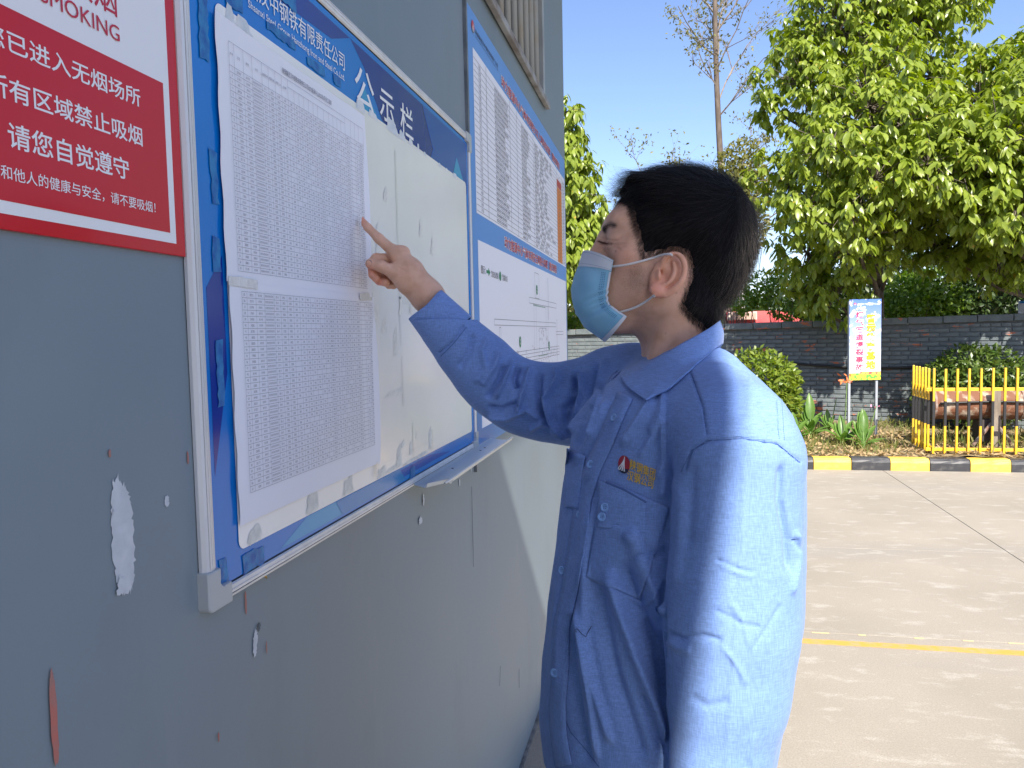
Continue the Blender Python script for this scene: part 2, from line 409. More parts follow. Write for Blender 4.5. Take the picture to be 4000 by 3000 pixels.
b = MB(); b.box((-.050, y0 + t, 2.955), (-.030, y1 - t, 2.995)); wput(b.build('tie_bar', M_rust))
yy = 3.325
while yy > y0 + .06:
    b = MB(); b.tube([(-.022, yy, z0 + t), (-.022, yy + random.uniform(-.002, .002), 3.1), (-.022, yy, z1 - t)], .0165, 12); wput(b.build('bar', M_bar, smooth=True)); yy -= .121
# paint losses and marks on the wall
M_chip = mat('bare_plaster', (.56, .60, .64), .8, c2=(.48, .52, .56), scale=60, bump=.3)
M_red = mat('red_paint_mark', (.46, .14, .11), .7, c2=(.32, .18, .16), scale=50)
M_dk = mat('scratch_dark', (.11, .135, .155), .9)
def blob(px, py, w, h, rough, seed, m, name='paint_chip', lean=0, n=34, thick=.0002):
    r = random.Random(seed); c = on_wall(px, py); y, z = c[1], c[2]; P = []
    for i in range(n):
        a = 2 * math.pi * i / n; ex = 1 + rough * r.uniform(-1, 1)
        dy = math.copysign(abs(math.cos(a)) ** .7, math.cos(a)) * w / 2 * ex; dz = math.copysign(abs(math.sin(a)) ** .8, math.sin(a)) * h / 2 * (1 + rough * .5 * r.uniform(-1, 1))
        P.append((.0011 + seed * .00006, y + dy + lean * dz, z + dz))
    b = MB(); b.poly_prism(P, None, (1, 0, 0), thick); put(b.build(name, m), bld)
blob(478, 2110, .030, .110, .16, 1, M_chip, n=90); blob(452, 1935, .013, .035, .5, 2, M_chip); blob(480, 1975, .016, .028, .5, 3, M_chip); blob(466, 2285, .012, .018, .5, 21, M_chip)
blob(648, 1958, .007, .012, .3, 4, M_chip); blob(993, 2513, .010, .034, .35, 5, M_chip, lean=.12); blob(1652, 1952, .010, .026, .3, 6, M_chip)
blob(1640, 2033, .022, .016, .5, 7, M_chip); blob(1760, 1865, .042, .026, .45, 8, M_chip); blob(1838, 1815, .012, .040, .5, 9, M_chip); blob(1793, 1886, .012, .018, .4, 10, M_chip)
blob(204, 2805, .0075, .084, .15, 11, M_red, 'red_mark'); blob(955, 2355, .004, .028, .3, 12, M_red, 'red_mark'); blob(728, 1790, .003, .014, .3, 13, M_red, 'red_mark')
blob(422, 1772, .003, .008, .4, 14, M_red, 'red_mark'); blob(848, 2880, .002, .012, .4, 15, M_red, 'red_mark'); blob(1036, 2530, .002, .016, .4, 16, M_red, 'red_mark')
for (px, py, w, h, ln, sd) in ((1843, 2060, .0018, .19, .0, 18), (1006, 2448, .006, .01, .2, 19), (2025, 2650, .0016, .06, .1, 23), (1950, 2640, .0014, .05, .3, 25)):
    blob(px, py, w, h, .5, sd, M_dk, 'scratch', lean=ln, thick=.0006)
# ================================================================== flat print helpers (real thin geometry on the boards)
_dg = None
def text_mesh(s, bold=0.0, shear=0.0):
    c = bpy.data.curves.new('txt', 'FONT'); c.body = s; c.size = 1; c.offset = bold; c.resolution_u = 3; c.shear = shear
    o = bpy.data.objects.new('txt', c); col.objects.link(o); bpy.context.view_layer.update()
    me = bpy.data.meshes.new_from_object(o.evaluated_get(bpy.context.evaluated_depsgraph_get()))
    bpy.data.objects.remove(o); bpy.data.curves.remove(c)
    n = len(me.vertices); co = np.empty(n * 3, np.float32); me.vertices.foreach_get('co', co); co = co.reshape(-1, 3)
    F = [tuple(p.vertices) for p in me.polygons]; bpy.data.meshes.remove(me); return co, F
def wall_text(mb, s, y0, y1, z0, z1, x, bold=0.0, slope=0.0, mi=0, shear=0.0):
    """text fitted to y0..y1, z0..z1 on a plane of constant x (read from +x: y grows to the right)"""
    co, F = text_mesh(s, bold, shear); lo = co.min(0); hi = co.max(0)
    u = (co[:, 0] - lo[0]) / (hi[0] - lo[0]); v = (co[:, 1] - lo[1]) / (hi[1] - lo[1])
    mb.add(np.stack([np.full(len(u), x), y0 + u * (y1 - y0), z0 + v * (z1 - z0) + slope * u], 1), F, mi)
def wrect(mb, y0, y1, z0, z1, x, mi=0): mb.add([(x,y0,z0),(x,y1,z0),(x,y1,z1),(x,y0,z1)], [(0,1,2,3)], mi)
def wpoly(mb, P, x, mi=0): mb.add([(x, y, z) for y, z in P], [tuple(range(len(P)))], mi)
def rag(P, amp, step, seed, keep=()):
    """tear the outline of polygon P"""
    r = random.Random(seed); out = []
    for i in range(len(P)):
        a, b = P[i], P[(i+1) % len(P)]
        if i in keep: out.append(a); continue
        n = max(1, int(math.dist(a, b) / step))
        for k in range(n): t = k / n; out.append((a[0] + (b[0]-a[0])*t + r.uniform(-amp, amp), a[1] + (b[1]-a[1])*t + r.uniform(-amp, amp)))
    return out
DG = {'0':'abcdef','1':'bc','2':'abged','3':'abgcd','4':'fgbc','5':'afgcd','6':'afgedc','7':'abc','8':'abcdefg','9':'abcdfg','-':'g','.':'.','A':'abcefg'}
def digits(mb, s, y, z, h, x, mi=0, zf=None):
    """narrow printed figures as tiny strokes, centred on y,z"""
    w = h * .5; t = h * .12; adv = w * 1.35; y = y - adv * len(s) / 2
    sg = dict(a=(0,w,h-t,h), g=(0,w,h/2-t/2,h/2+t/2), d=(0,w,0,t), f=(0,t,h/2,h), b=(w-t,w,h/2,h), e=(0,t,0,h/2), c=(w-t,w,0,h/2)); sg['.'] = (w/2-t/2, w/2+t, 0, t*1.3)
    for ch in s:
        for k in DG.get(ch, 'abcdefg'):
            a, b_, c, d = sg[k]; dz = zf(y) if zf else 0
            wrect(mb, y + a, y + b_, z - h/2 + c + dz, z - h/2 + d + dz, x, mi)
        y += adv

# ================================================================== no-smoking sign
M_sred = mat('sign_red', lin(196, 12, 24), .3, spec=.4, coat=.12); M_swhite = mat('sign_white', (.78, .79, .80), .3, coat=.12)
M_scrim = mat('sign_crimson', lin(190, 20, 50), .3)
sg = empty('no_smoking_sign', (.002, .61, 1.63), 'red and white plastic no smoking sign with white Chinese lettering on the grey wall', 'sign')
Y0, Y1, Z0, Z1 = .457, .768, 1.632, 2.075
b = MB(); b.box((.003, Y0, Z0), (.0085, Y1, Z1)); put(b.build('panel', M_sred, bevel=.0008), sg)
b = MB(); wrect(b, Y0 + .0115, .7515, Z0 + .0125, Z1 - .0115, .0089); put_each(b, 'white_field', M_swhite, sg)
b = MB(); wrect(b, Y0 + .0215, .7415, 1.655, 1.8115, .0092); put(b.build('red_field', M_sred), sg)
b = MB()
wall_text(b, '禁止吸烟', .545, .676, 1.853, 1.885, .0093, .004)
wall_text(b, 'NO SMOKING', .540, .6775, 1.8305, 1.8450, .0097, .0)
put_each(b, 'lettering', M_scrim, sg)
b = MB()
wall_text(b, '您已进入无烟场所', .519, .7035, 1.7755, 1.7935, .0095, .010)
wall_text(b, '所有区域禁止吸烟', .519, .7035, 1.7365, 1.7555, .0095, .010)
wall_text(b, '请您自觉遵守', .5385, .681, 1.6985, 1.7195, .0095, .010)
wall_text(b, '为了您和他人的健康与安全，请不要吸烟！', .4925, .7185, 1.672, 1.6835, .0095, .004)
put_each(b, 'lettering', M_swhite, sg)
b = MB(); c = []
cy, cz = .607, 1.975
for k in range(32): c.append(k * 2 * math.pi / 32)
for k in range(32):
    a, d = c[k], c[(k+1) % 32]
    b.add([(.0095, cy + r*math.cos(t), cz + r*math.sin(t)) for r, t in ((.060, a), (.072, a), (.072, d), (.060, d))], [(0,1,2,3)])
wpoly(b, [(cy-.046,cz+.037),(cy-.037,cz+.046),(cy+.046,cz-.037),(cy+.037,cz-.046)], .0099); put(b.build('prohibition_ring', M_scrim), sg)
b = MB(); wrect(b, cy-.045, cy+.02, cz-.006, cz+.008, .0093); wrect(b, cy+.024, cy+.032, cz-.006, cz+.008, .0093); put_each(b, 'cigarette_symbol', mat('print_black', (.02, .02, .02), .4), sg)

# ================================================================== framed notice board
M_alu = mat('frame_aluminium', (.74, .75, .76), .38, c2=(.64, .65, .66), scale=30, metal=.15, stretch=(1, 1, .1))
M_aluw = mat('frame_lip', (.72, .72, .70), .4, metal=.3)
M_cap = mat('corner_plastic', (.42, .45, .46), .42, bump=.05)
M_blue = mat('print_blue', (.001, .165, .56), .22, coat=.12, c2=(.002, .19, .60), scale=3)
M_blue_d = mat('print_deep_blue', (.006, .03, .27), .2, coat=.15)
M_blue_m = mat('print_mid_blue', (.004, .075, .40), .2, coat=.15)
M_blue_l = mat('print_light_blue', (.02, .30, .60), .2, coat=.15)
M_white = mat('board_white', (.86, .865, .85), .25, coat=.25, c2=(.80, .815, .79), scale=3, spec=.5)
M_prt = mat('print_white', (.80, .82, .84), .4)
M_fade = mat('worn_print', (.42, .52, .62), .7, c2=(.70, .73, .74), scale=60, detail=6, mix=(.4, .6))
nb = empty('notice_board', (.0, 1.40, 1.235), 'large aluminium framed notice board with blue printed surround and white centre', 'notice board')
BY0, BYR, BZ0, BZ1 = .769, 2.033, 1.229, 2.070
XB = .016
b = MB(); b.box((.002, BY0 + .02, BZ0 + .02), (XB, BYR - .02, BZ1 - .02)); put(b.build('panel', M_blue), nb)
# blue artwork facets
X1 = XB + .0003; X2 = XB + .0006; X3 = XB + .0009; X4 = XB + .0012
b = MB(); wpoly(b, [(1.245, BZ1-.03), (1.305, 2.01), (1.385, 1.94), (1.97, 1.915), (1.99, BZ1-.03)], X1); wpoly(b, [(.90, BZ1-.03), (.93, 1.999), (1.17, 2.012), (1.245, BZ1-.03)], X1); wpoly(b, [(.80, 1.38), (.835, 1.50), (.835, 1.64), (.80, 1.60)], X1); put_each(b, 'deep_blue_facet', M_blue_d, nb)
b = MB(); wpoly(b, [(1.63, BZ1-.03), (1.70, 1.96), (1.66, 1.91), (1.999, 1.91), (1.999, BZ1-.03)], X2); wpoly(b, [(1.36, BZ0+.03), (1.40, 1.275), (1.62, 1.275), (1.78, BZ0+.03)], X2); put_each(b, 'mid_blue_facet', M_blue_m, nb)
b = MB(); wpoly(b, [(1.025, 1.279), (.945, BZ0+.025), (1.45, BZ0+.025), (1.42, 1.279)], X1); wpoly(b, [(1.255, 1.915), (1.30, 1.975), (1.42, 1.905)], X3); wpoly(b, [(1.86, 1.93), (1.90, 1.985), (1.99, 1.915)], X3); put_each(b, 'light_blue_facet', M_blue_l, nb)
b = MB(); wpoly(b, [(1.125, 1.2785), (1.146, BZ0+.025), (1.45, BZ0+.025), (1.42, 1.2785)], X2 + .00015); put_each(b, 'blue_facet', mat('print_cyan_blue', (.008, .20, .52), .2, coat=.15), nb)
# white centre with rounded corners
def rrect(y0, y1, z0, z1, r, n=6):
    P = []
    for cy, cz, a0 in ((y1-r, z0+r, -90), (y1-r, z1-r, 0), (y0+r, z1-r, 90), (y0+r, z0+r, 180)):
        for k in range(n + 1): a = math.radians(a0 + 90 * k / n); P.append((cy + r * math.cos(a), cz + r * math.sin(a)))
    return P
b = MB(); wpoly(b, rrect(.842, 1.985, 1.2805, 1.9375, .012), X4); put(b.build('white_centre', M_white, None), nb)
b = MB()
wall_text(b, '陕钢集团汉中钢铁有限责任公司', .836, 1.2165, 1.976, 2.004, X4, .004)
put_each(b, 'lettering', M_prt, nb)
b = MB(); wall_text(b, 'Shaanxi Steel Group Hanzhong Iron and Steel Co.,Ltd.', .918, 1.2145, 1.957, 1.9695, X4, .004); put_each(b, 'lettering', M_prt, nb)
b = MB(); wall_text(b, '公', 1.257, 1.345, 1.940, 2.005, X4, .008); put_each(b, 'lettering', M_prt, nb)
b = MB(); wall_text(b, '示', 1.372, 1.448, 1.944, 2.000, X4, .008); put_each(b, 'lettering', M_prt, nb)
b = MB(); wall_text(b, '栏', 1.484, 1.562, 1.942, 2.006, X4, .008); put_each(b, 'lettering', M_prt, nb)
# torn adhesive remains along the upper edge and on the white centre
M_torn = mat('torn_white_backing', (.70, .73, .74), .8, c2=(.52, .60, .66), scale=40, bump=.5, bscale=120)
b = MB()
for i, (y0, y1, z0, z1) in enumerate(((.862,.885,1.925,1.944),(.884,.925,1.925,1.940),(1.255,1.30,1.930,1.947),(1.40,1.47,1.930,1.955),(1.47,1.515,1.93,1.948),(1.53,1.56,1.932,1.945),(1.585,1.60,1.933,1.945),(1.63,1.645,1.933,1.94),(1.74,1.76,1.93,1.939),(1.80,1.815,1.932,1.94),(1.86,1.90,1.93,1.941),(1.31,1.36,1.932,1.944))):
    wpoly(b, rag([(y0, z0), (y1, z0), (y1 - .3*(y1-y0), z1), (y0 + .2*(y1-y0), z1)], .0022, .005, i + 50), X4 + .0004)
put_each(b, 'torn_backing', M_torn, nb)
M_blue_old = mat('scuffed_blue', (.01, .10, .36), .45, c2=(.03, .22, .48), scale=70, detail=6, bump=.6, bscale=150)
b = MB()
for i, (y0, y1, z0, z1) in enumerate(((.808,.826,1.86,1.99),(.866,.905,1.945,1.985),(.965,1.045,1.950,1.962),(1.08,1.14,1.942,1.955),(1.17,1.20,1.945,1.958),(.812,.826,1.46,1.54),(.818,.832,1.70,1.76),(.815,.830,1.62,1.66),(.85,.90,1.248,1.272),(.80,.815,1.25,1.28),(1.00,1.05,2.005,2.035),(1.48,1.51,1.247,1.27))):
    wpoly(b, rag([(y0, z0), (y1, z0), (y1, z1), (y0, z1)], .002, .008, i + 80), X4 + .0001)
put_each(b, 'scuffed_patch', M_blue_old, nb)
# glue smears and tape remnants on the white centre
M_glue = mat('glue_residue', (.62, .63, .59), .75, c2=(.72, .73, .68), scale=90, detail=8, mix=(.35, .6), bump=.8, bscale=220, bdist=.001)
M_tape = mat('old_tape_strip', (.80, .82, .80), .2, coat=.5, c2=(.76, .78, .76), scale=40)
glue = [(1.342,1.372,1.545,1.575),(1.40,1.43,1.500,1.56),(1.30,1.335,1.565,1.60),(1.35,1.46,1.425,1.437),(1.52,1.53,1.325,1.34),(1.43,1.45,1.318,1.334),(1.475,1.492,1.30,1.325),(1.605,1.628,1.29,1.34),(1.40,1.43,1.283,1.33),(1.30,1.345,1.282,1.30),(1.345,1.40,1.283,1.292),(1.43,1.60,1.2815,1.290),
        (1.15,1.19,1.282,1.312),(1.02,1.06,1.282,1.325),(.858,.895,1.282,1.305),(1.375,1.395,1.79,1.82),(1.58,1.60,1.75,1.79),(1.50,1.53,1.585,1.605),(1.60,1.615,1.54,1.56),(1.33,1.345,1.69,1.75),(1.66,1.68,1.72,1.76),(1.44,1.46,1.58,1.62)]
b = MB()
for i, (y0, y1, z0, z1) in enumerate(glue):
    a = (z1 - z0) * .25; P = [(y0, z0), (y1, z0 + a * .3), (y1 - .1 * (y1-y0), z1), (y0 + .25 * (y1-y0), z1 - a)]
    wpoly(b, rag(P, min(.003, (z1-z0) * .18), .006, i + 9), X4 + .0003 + .00003 * i)
put_each(b, 'glue_residue', M_glue, nb)
b = MB()
for y0, y1, z0, z1 in ((1.443,1.452,1.52,1.90),(1.30,1.66,1.3055,1.306),(1.445,1.62,1.603,1.617),(1.447,1.458,1.40,1.50),(1.62,1.64,1.283,1.33),(1.50,1.508,1.29,1.36)):
    wpoly(b, rag([(y0, z0), (y1, z0), (y1, z1), (y0, z1)], .0004, .03, 3), X4 + .0005)
put_each(b, 'tape_strip', M_tape, nb)
# frame rails: hollow aluminium section with grooves
def rail(name, p0, p1, outdir, w=.030):
    """p0->p1 along the rail (y,z); outdir = direction (y,z) pointing out of the board"""
    prof = [(0, .0105), (0, .0145), (.0025, .0190), (.006, .0205), (.0064, .0193), (.0072, .0193), (.0076, .0207), (.0110, .0207), (.0114, .0195), (.0122, .0195), (.0126, .0203), (.0165, .0197), (.0180, .0170)]
    b = MB(); P = []
    for p in (p0, p1): P.append([(x, p[0] - outdir[0] * u, p[1] - outdir[1] * u) for u, x in prof])
    b.grid(np.array(P)); return put(b.build(name, M_alu), nb)
rail('frame_rail', (BY0, BZ0 + .03), (BY0, BZ1 - .03), (-1, 0)); rail('frame_rail', (BYR, BZ1 - .03), (BYR, BZ0 + .03), (1, 0))
rail('frame_rail', (BY0 + .03, BZ1), (BYR - .03, BZ1), (0, 1)); rail('frame_rail', (BYR - .03, BZ0), (BY0 + .03, BZ0), (0, -1))
M_bk = mat('rail_groove_black', (.02, .02, .022), .6)
b = MB(); b.box((.0190, BY0 + .05, BZ0 + .0062), (.0199, BYR - .05, BZ0 + .0100)); put_each(b, 'groove_line', M_bk, nb)
b = MB()
for u in (.0068, .0118): b.box((.0190, BY0 + u - .0005, BZ0 + .05), (.0199, BY0 + u + .0006, BZ1 - .05))
put_each(b, 'groove_line', mat('rail_groove_grey', (.12, .12, .12), .6), nb)
b = MB(); b.box((.0160, BY0 + .0181, BZ0 + .03), (.0190, BY0 + .0195, BZ1 - .03)); b.box((.0160, BYR - .0195, BZ0 + .03), (.0190, BYR - .0181, BZ1 - .03)); put_each(b, 'inner_lip', M_aluw, nb)
# corner caps: L-shaped rounded plastic
def cap(cy, cz, sy, sz, L=.046, w=.0215, rr=.008):
    def outline(g):
        o = []
        pts = [(-g, L), (-g, rr - g), None, (rr - g, -g), (L, -g), (L, w + g), (w + .012, w + g), None, (w + g, w + .012), (w + g, L)]
        for i, p in enumerate(pts):
            if p is not None: o.append(p); continue
            if i == 2:
                for k in range(1, 6): a = math.radians(180 + 90 * k / 6); o.append((-g + rr + rr * math.cos(a), -g + rr + rr * math.sin(a)))
            else:
                for k in range(1, 5): a = math.radians(90 * k / 5); o.append((w + .012 + g*0 - .012 * math.sin(a), w + .012 - .012 * math.cos(a) + 0))
        return [(cy - sy * -u if False else cy + sy * u, cz + sz * v) for u, v in o]
    P = outline(.0018); b = MB(); n = len(P)
    inner = [(y + ((cy + sy * .02) - y) * .05, z + ((cz + sz * .02) - z) * .05) for y, z in P]
    rings = [[(x, y, z) for y, z in Q] for x, Q in ((.001, P), (.0215, P), (.0235, inner))]
    V = np.array(rings); F = []
    for i in range(2):
        for j in range(n): k = (j + 1) % n; F.append((i*n+j, i*n+k, (i+1)*n+k, (i+1)*n+j))
    F.append(tuple(2*n + j for j in range(n)))
    b.add(V.reshape(-1, 3), F); o = put(b.build('corner_cap', M_cap), nb)
    bm = o.modifiers.new('b', 'BEVEL'); bm.width = .002; bm.segments = 2; bm.limit_method = 'ANGLE'
cap(BY0, BZ0, 1, 1); cap(BYR, BZ0, -1, 1); cap(BY0, BZ1, 1, -1); cap(BYR, BZ1, -1, -1)
b = MB(); b.tube([(.012, .905, 1.232), (.014, .905, 1.228), (.014, .909, 1.225), (.012, .909, 1.229)], .0012, 6); put(b.build('hanger_hook', mat('brass_hook', (.5, .32, .08), .4, metal=.8)), nb)
# pen tray clipped on the lower rail, slightly askew
M_tray = mat('tray_metal', (.50, .56, .62), .35, metal=.5)
tr = empty('pen_tray', (.03, 1.83, 1.226), 'pale aluminium pen tray clipped under the lower right of the framed notice board', 'pen tray')
b = MB(); P = []
for y in (1.492, 1.56, 1.80, 2.10, 2.190):
    s = .35 if y < 1.5 else 1
    P.append([(.020, y, 1.2335), (.027, y, 1.2315), (.027 + .045 * s, y + (.10 if y < 1.5 else 0) * 0, 1.2275), (.027 + .056 * s, y, 1.229), (.028 + .056 * s, y, 1.236), (.030 + .056 * s, y, 1.236)])
b.grid(np.array(P)); o = put(b.build('shelf', M_tray), tr); sd = o.modifiers.new('s', 'SOLIDIFY'); sd.thickness = .0015; sd.offset = 0
b = MB(); b.tube([(.0845, 1.50, 1.2365), (.0860, 1.56, 1.2365), (.0860, 2.19, 1.2365)], .0028, 8); put(b.build('front_lip', M_aluw, smooth=True), tr)
b = MB()
for y in (1.97, 2.02, 1.70): b.tube([(.043, y, 1.2285), (.043, y, 1.2315)], .003, 8)
put_each(b, 'screw_hole', M_bk, tr)

# ================================================================== two taped pay sheets
M_paper = mat('sheet_paper', (.80, .82, .88), .6, c2=(.78, .80, .86), scale=5)
M_ink = mat('sheet_ink', (.20, .20, .24), .7); M_ink2 = mat('sheet_ink_blue', (.10, .17, .33), .7)
def sheet(name, y0, y1, z0, z1, label, rows, first, header, curl):
    root = empty(name, (.018, (y0+y1)/2, z0), label, 'paper sheet', 'pay sheets taped to the notice board')
    n, m = 26, 20; XP = X4 + (.0012 if header else .0020)
    def surf(u, v):
        y = y0 + (y1-y0)*u; z = z0 + (z1-z0)*v
        x = XP + .0008 * math.sin(u*7 + v*3) * math.sin(v*9 + 1) * .6 + .0007
        x += curl * max(0, (u - .93) / .07) ** 2 * .006 * (.5 + .5 * math.sin(v*4)) + .0012 * max(0, (.05 - u) / .05)
        return x, y, z
    P = [[surf(i/n, j/m) for j in range(m+1)] for i in range(n+1)]
    P = np.array(P)
    P[:, -1, 2] += .0007 * np.sin(np.arange(n+1) * .9); P[0, :, 1] += .0014 * np.sin(np.arange(m+1) * 1.3)
    b = MB(); b.grid(P); put(b.build('page', M_paper, smooth=True), root)
    # ruled table
    ty0, ty1 = y0 + .026, y1 - .012 if header else y1 - .006
    cw = [.6,1.1,1.1,1.3,.9,.95,.95,.95,.95,.8,.8,.8,.8,.8,1.1,1.0,.8,.8,.8,.9,1.2,.9,.9,1.1]; cs = np.cumsum([0] + cw); cs = ty0 + (ty1 - ty0) * cs / cs[-1]
    top = z1 - .026 if header else z1 - .012; bot = z0 + .014 if header else z0 + .036
    XI = XP + .0024; hh = .028 if header else 0; t = .00020
    zs = [top] + [top - hh - (top - hh - bot) * k / rows for k in range(rows + 1)] if header else [top - (top - bot) * k / rows for k in range(rows + 1)]
    g = MB()
    for z in zs: wrect(g, ty0, ty1, z - t, z + t, XI)
    if header: wrect(g, cs[8], cs[20], top - .010 - t, top - .010 + t, XI)
    for i, y in enumerate(cs): wrect(g, y - t, y + t, bot, top - (.010 if header and 8 < i < 20 else 0), XI + .00003)
    put(g.build('ruled_table', M_ink), root)
    g = MB(); r = random.Random(first); rz = zs[1:] if header else zs
    for k in range(rows):
        z = (rz[k] + rz[k+1]) / 2; h = (rz[k] - rz[k+1]) * .36
        for i in range(24):
            y = (cs[i] + cs[i+1]) / 2
            if i == 0: s = str(first + k)
            elif i == 1: s = '%05d' % r.randint(1000, 19999)
            elif i == 4: s = '0%d-%d' % (r.randint(3, 8), r.randint(1, 6))
            elif i in (5, 6): s = str(r.choice((2700, 2850, 2950, 2500)))
            elif i in (2, 3): continue
            elif i in (14, 20, 23): s = '%.2f' % r.uniform(100, 3900)
            elif i == 21: s = ''
            else: s = str(r.randint(0, 980)) if r.random() < .85 else ''
            digits(g, s, y, z, h, XI)
        for i, w in ((2, .45), (3, .85)):                       # small written entries: names and posts
            cwid = cs[i+1] - cs[i]; nn = 3 if i == 2 else 9
            for q in range(nn):
                yy = (cs[i] + cs[i+1]) / 2 + (q - (nn-1)/2) * cwid * w / nn; hw = cwid * w / nn * .30
                wrect(g, yy - hw, yy + hw, z + h*.35, z + h*.5, XI); wrect(g, yy - hw*.9, yy + hw*.9, z - h*.1, z + h*.05, XI)
                wrect(g, yy - hw*.2, yy + hw*.2, z - h*.55, z + h*.5, XI + .00002); wrect(g, yy - hw, yy - hw*.6, z - h*.5, z + h*.3, XI + .00001)
    put(g.build('table_figures', M_ink, None), root)
    if header:
        g = MB(); wall_text(g, '陕钢集团汉中钢铁有限责任公司动力能源中心2022年6月份工资表', .995, 1.152, 1.9025, 1.9105, XI, .006)
        for s, i in (('序号', 0), ('工号', 1), ('姓名', 2), ('岗位', 3), ('岗薪等级', 4), ('岗薪标准', 5), ('岗薪工资', 6), ('应出勤', 7)):
            yc = (cs[i] + cs[i+1]) / 2; w = min(.0034 * len(s), (cs[i+1] - cs[i]) * .8); wall_text(g, s, yc - w/2, yc + w/2, top - .0155, top - .0122, XI)
        put(g.build('heading', M_ink), root)
    return root
s1 = sheet('paper_sheet', .836, 1.289, 1.6095, 1.924, 'upper printed pay table sheet with ruled rows taped on the framed notice board', 33, 1, True, 1.0)
s2 = sheet('paper_sheet', .840, 1.301, 1.3115, 1.6108, 'lower printed pay table sheet with ruled rows, its bottom margin blank', 33, 35, False, 1.2)
M_ctape = mat('clear_tape', (.76, .76, .77), .15, coat=.6, c2=(.68, .68, .68), scale=50, bump=.6, bscale=130)
b = MB(); wpoly(b, rag([(.838, 1.604), (.905, 1.6035), (.905, 1.6155), (.838, 1.6165)], .0008, .012, 5), X4 + .0042); put(b.build('tape_piece', M_ctape), s1)
b = MB(); wpoly(b, rag([(1.235, 1.602), (1.294, 1.603), (1.296, 1.617), (1.236, 1.614)], .0012, .012, 6), X4 + .0044); put(b.build('tape_piece', M_ctape), s1)
b = MB(); wpoly(b, rag([(1.283, 1.29), (1.29, 1.288), (1.302, 1.335), (1.294, 1.338)], .0008, .01, 7), X4 + .0050); put(b.build('tape_piece', M_ctape), s2)

# ================================================================== safety board (second board)
M_b2 = mat('board_soft_blue', lin(88, 142, 208), .45, c2=lin(98, 150, 212), scale=2); M_b2w = mat('board2_white', (.80, .81, .88), .45)
M_b2e = mat('board_edge_blue', (.03, .16, .48), .3, c2=(.05, .22, .55), scale=5); M_org = mat('table_orange', lin(214, 124, 40), .5); M_rd2 = mat('table_red', lin(186, 56, 48), .5)
M_tr = mat('title_red', (.55, .06, .07), .5); M_gn = mat('map_green', (.02, .22, .10), .5); M_line2 = mat('map_line', (.16, .16, .18), .6)
sb = empty('safety_board', (0, 3.03, 1.225), 'soft blue safety risk board with table and site plan near barred window', 'information board')
A0, A1, C0, C1 = 2.042, 4.003, 1.222, 2.425; XS = .016
b = MB(); b.box((.004, A0, C0), (XS, A1, C1)); put(b.build('panel', M_b2, bevel=.001), sb)
b = MB(); b.box((.004, A0 - .014, C0 - .06), (.0175, A0 - .0005, C1 + .3)); put(b.build('edge_channel', mat('channel_dark', (.10, .12, .14), .5, c2=(.2, .22, .24), scale=12)), sb)
b = MB(); wrect(b, A0, A1, C0, 1.2725, XS + .0003); wrect(b, A0, 2.095, 1.2725, 1.33, XS + .0003); put_each(b, 'lower_band', M_b2e, sb)
b = MB(); wrect(b, 2.098, 3.992, 1.877, 2.325, XS + .0004); wrect(b, 2.105, 3.985, 1.2735, 1.8035, XS + .0004); put_each(b, 'white_field', M_b2w, sb)
XT = XS + .0009
b = MB(); rows = 26; t = .0012
for k in range(rows): z = 2.301 - (2.301 - 1.885) * k / (rows - 1); wrect(b, 2.102, 3.988, z - t/2, z + t/2, XT)
for y in (2.25, 2.59, 2.712, 3.05, 3.70, 3.875): wrect(b, y - .0012, y + .0012, 1.882, 2.322, XT + .0002)
put(b.build('ruled_table', M_line2), sb)
b = MB(); wrect(b, 3.712, 3.868, 1.882, 2.24, XT - .0002); put(b.build('orange_column', M_org), sb)
b = MB(); wrect(b, 3.712, 3.868, 2.242, 2.278, XT - .0002); put(b.build('red_cell', M_rd2), sb)
b = MB(); r = random.Random(5)
def scrib(mb, y0, y1, z, h, x):
    y = y0
    while y < y1 - .008:
        w = .013
        wrect(mb, y, y+w*.8, z+h*.3, z+h*.45, x); wrect(mb, y, y+w*.8, z-h*.45, z-h*.3, x); wrect(mb, y+w*.1, y+w*.22, z-h*.5, z+h*.5, x+.0001)
        if r.random() < .7: wrect(mb, y+w*.5, y+w*.62, z-h*.5, z+h*.5, x+.0001)
        if r.random() < .6: wrect(mb, y, y+w*.8, z-h*.05, z+h*.08, x+.0002)
        y += w
for k in range(rows - 1):
    z = 2.301 - .01664 * (k + .5); h = .0085
    digits(b, '%d-0%02d' % (2, k + 1), 2.172, z, h, XT)
    scrib(b, 2.36, 2.36 + r.choice((.16, .19, .21)), z, h, XT); scrib(b, 2.80, 2.80 + r.choice((.10, .14, .17)), z, h, XT)
    y = 3.08
    for q in range(r.choice((2, 3, 3, 4))): l = r.uniform(.05, .12); scrib(b, y, y + l, z, h, XT); y += l + .035
    scrib(b, 3.90, 3.96, z, h, XT)
    wrect(b, 3.78, 3.795, z - .003, z + .003, XT)
put(b.build('table_entries', M_line2), sb)
def outlined(s, y0, y1, z0, z1, x):
    b = MB(); wall_text(b, s, y0 - .005, y1 + .005, z0 - .002, z1 + .002, x, .04); o = put(b.build('title_outline', M_prt), sb); o['kind'] = 'stuff'
    b = MB(); wall_text(b, s, y0, y1, z0, z1, x + .0004, .014); put_each(b, 'title', M_tr, sb)
outlined('动力能源中心气体车间较大以上风险告知牌（重庆风险）', 2.47, 3.81, 2.333, 2.371, XT)
outlined('动力能源中心气体车间安全风险分布图（重庆风险）', 2.465, 3.66, 1.818, 1.858, XT)
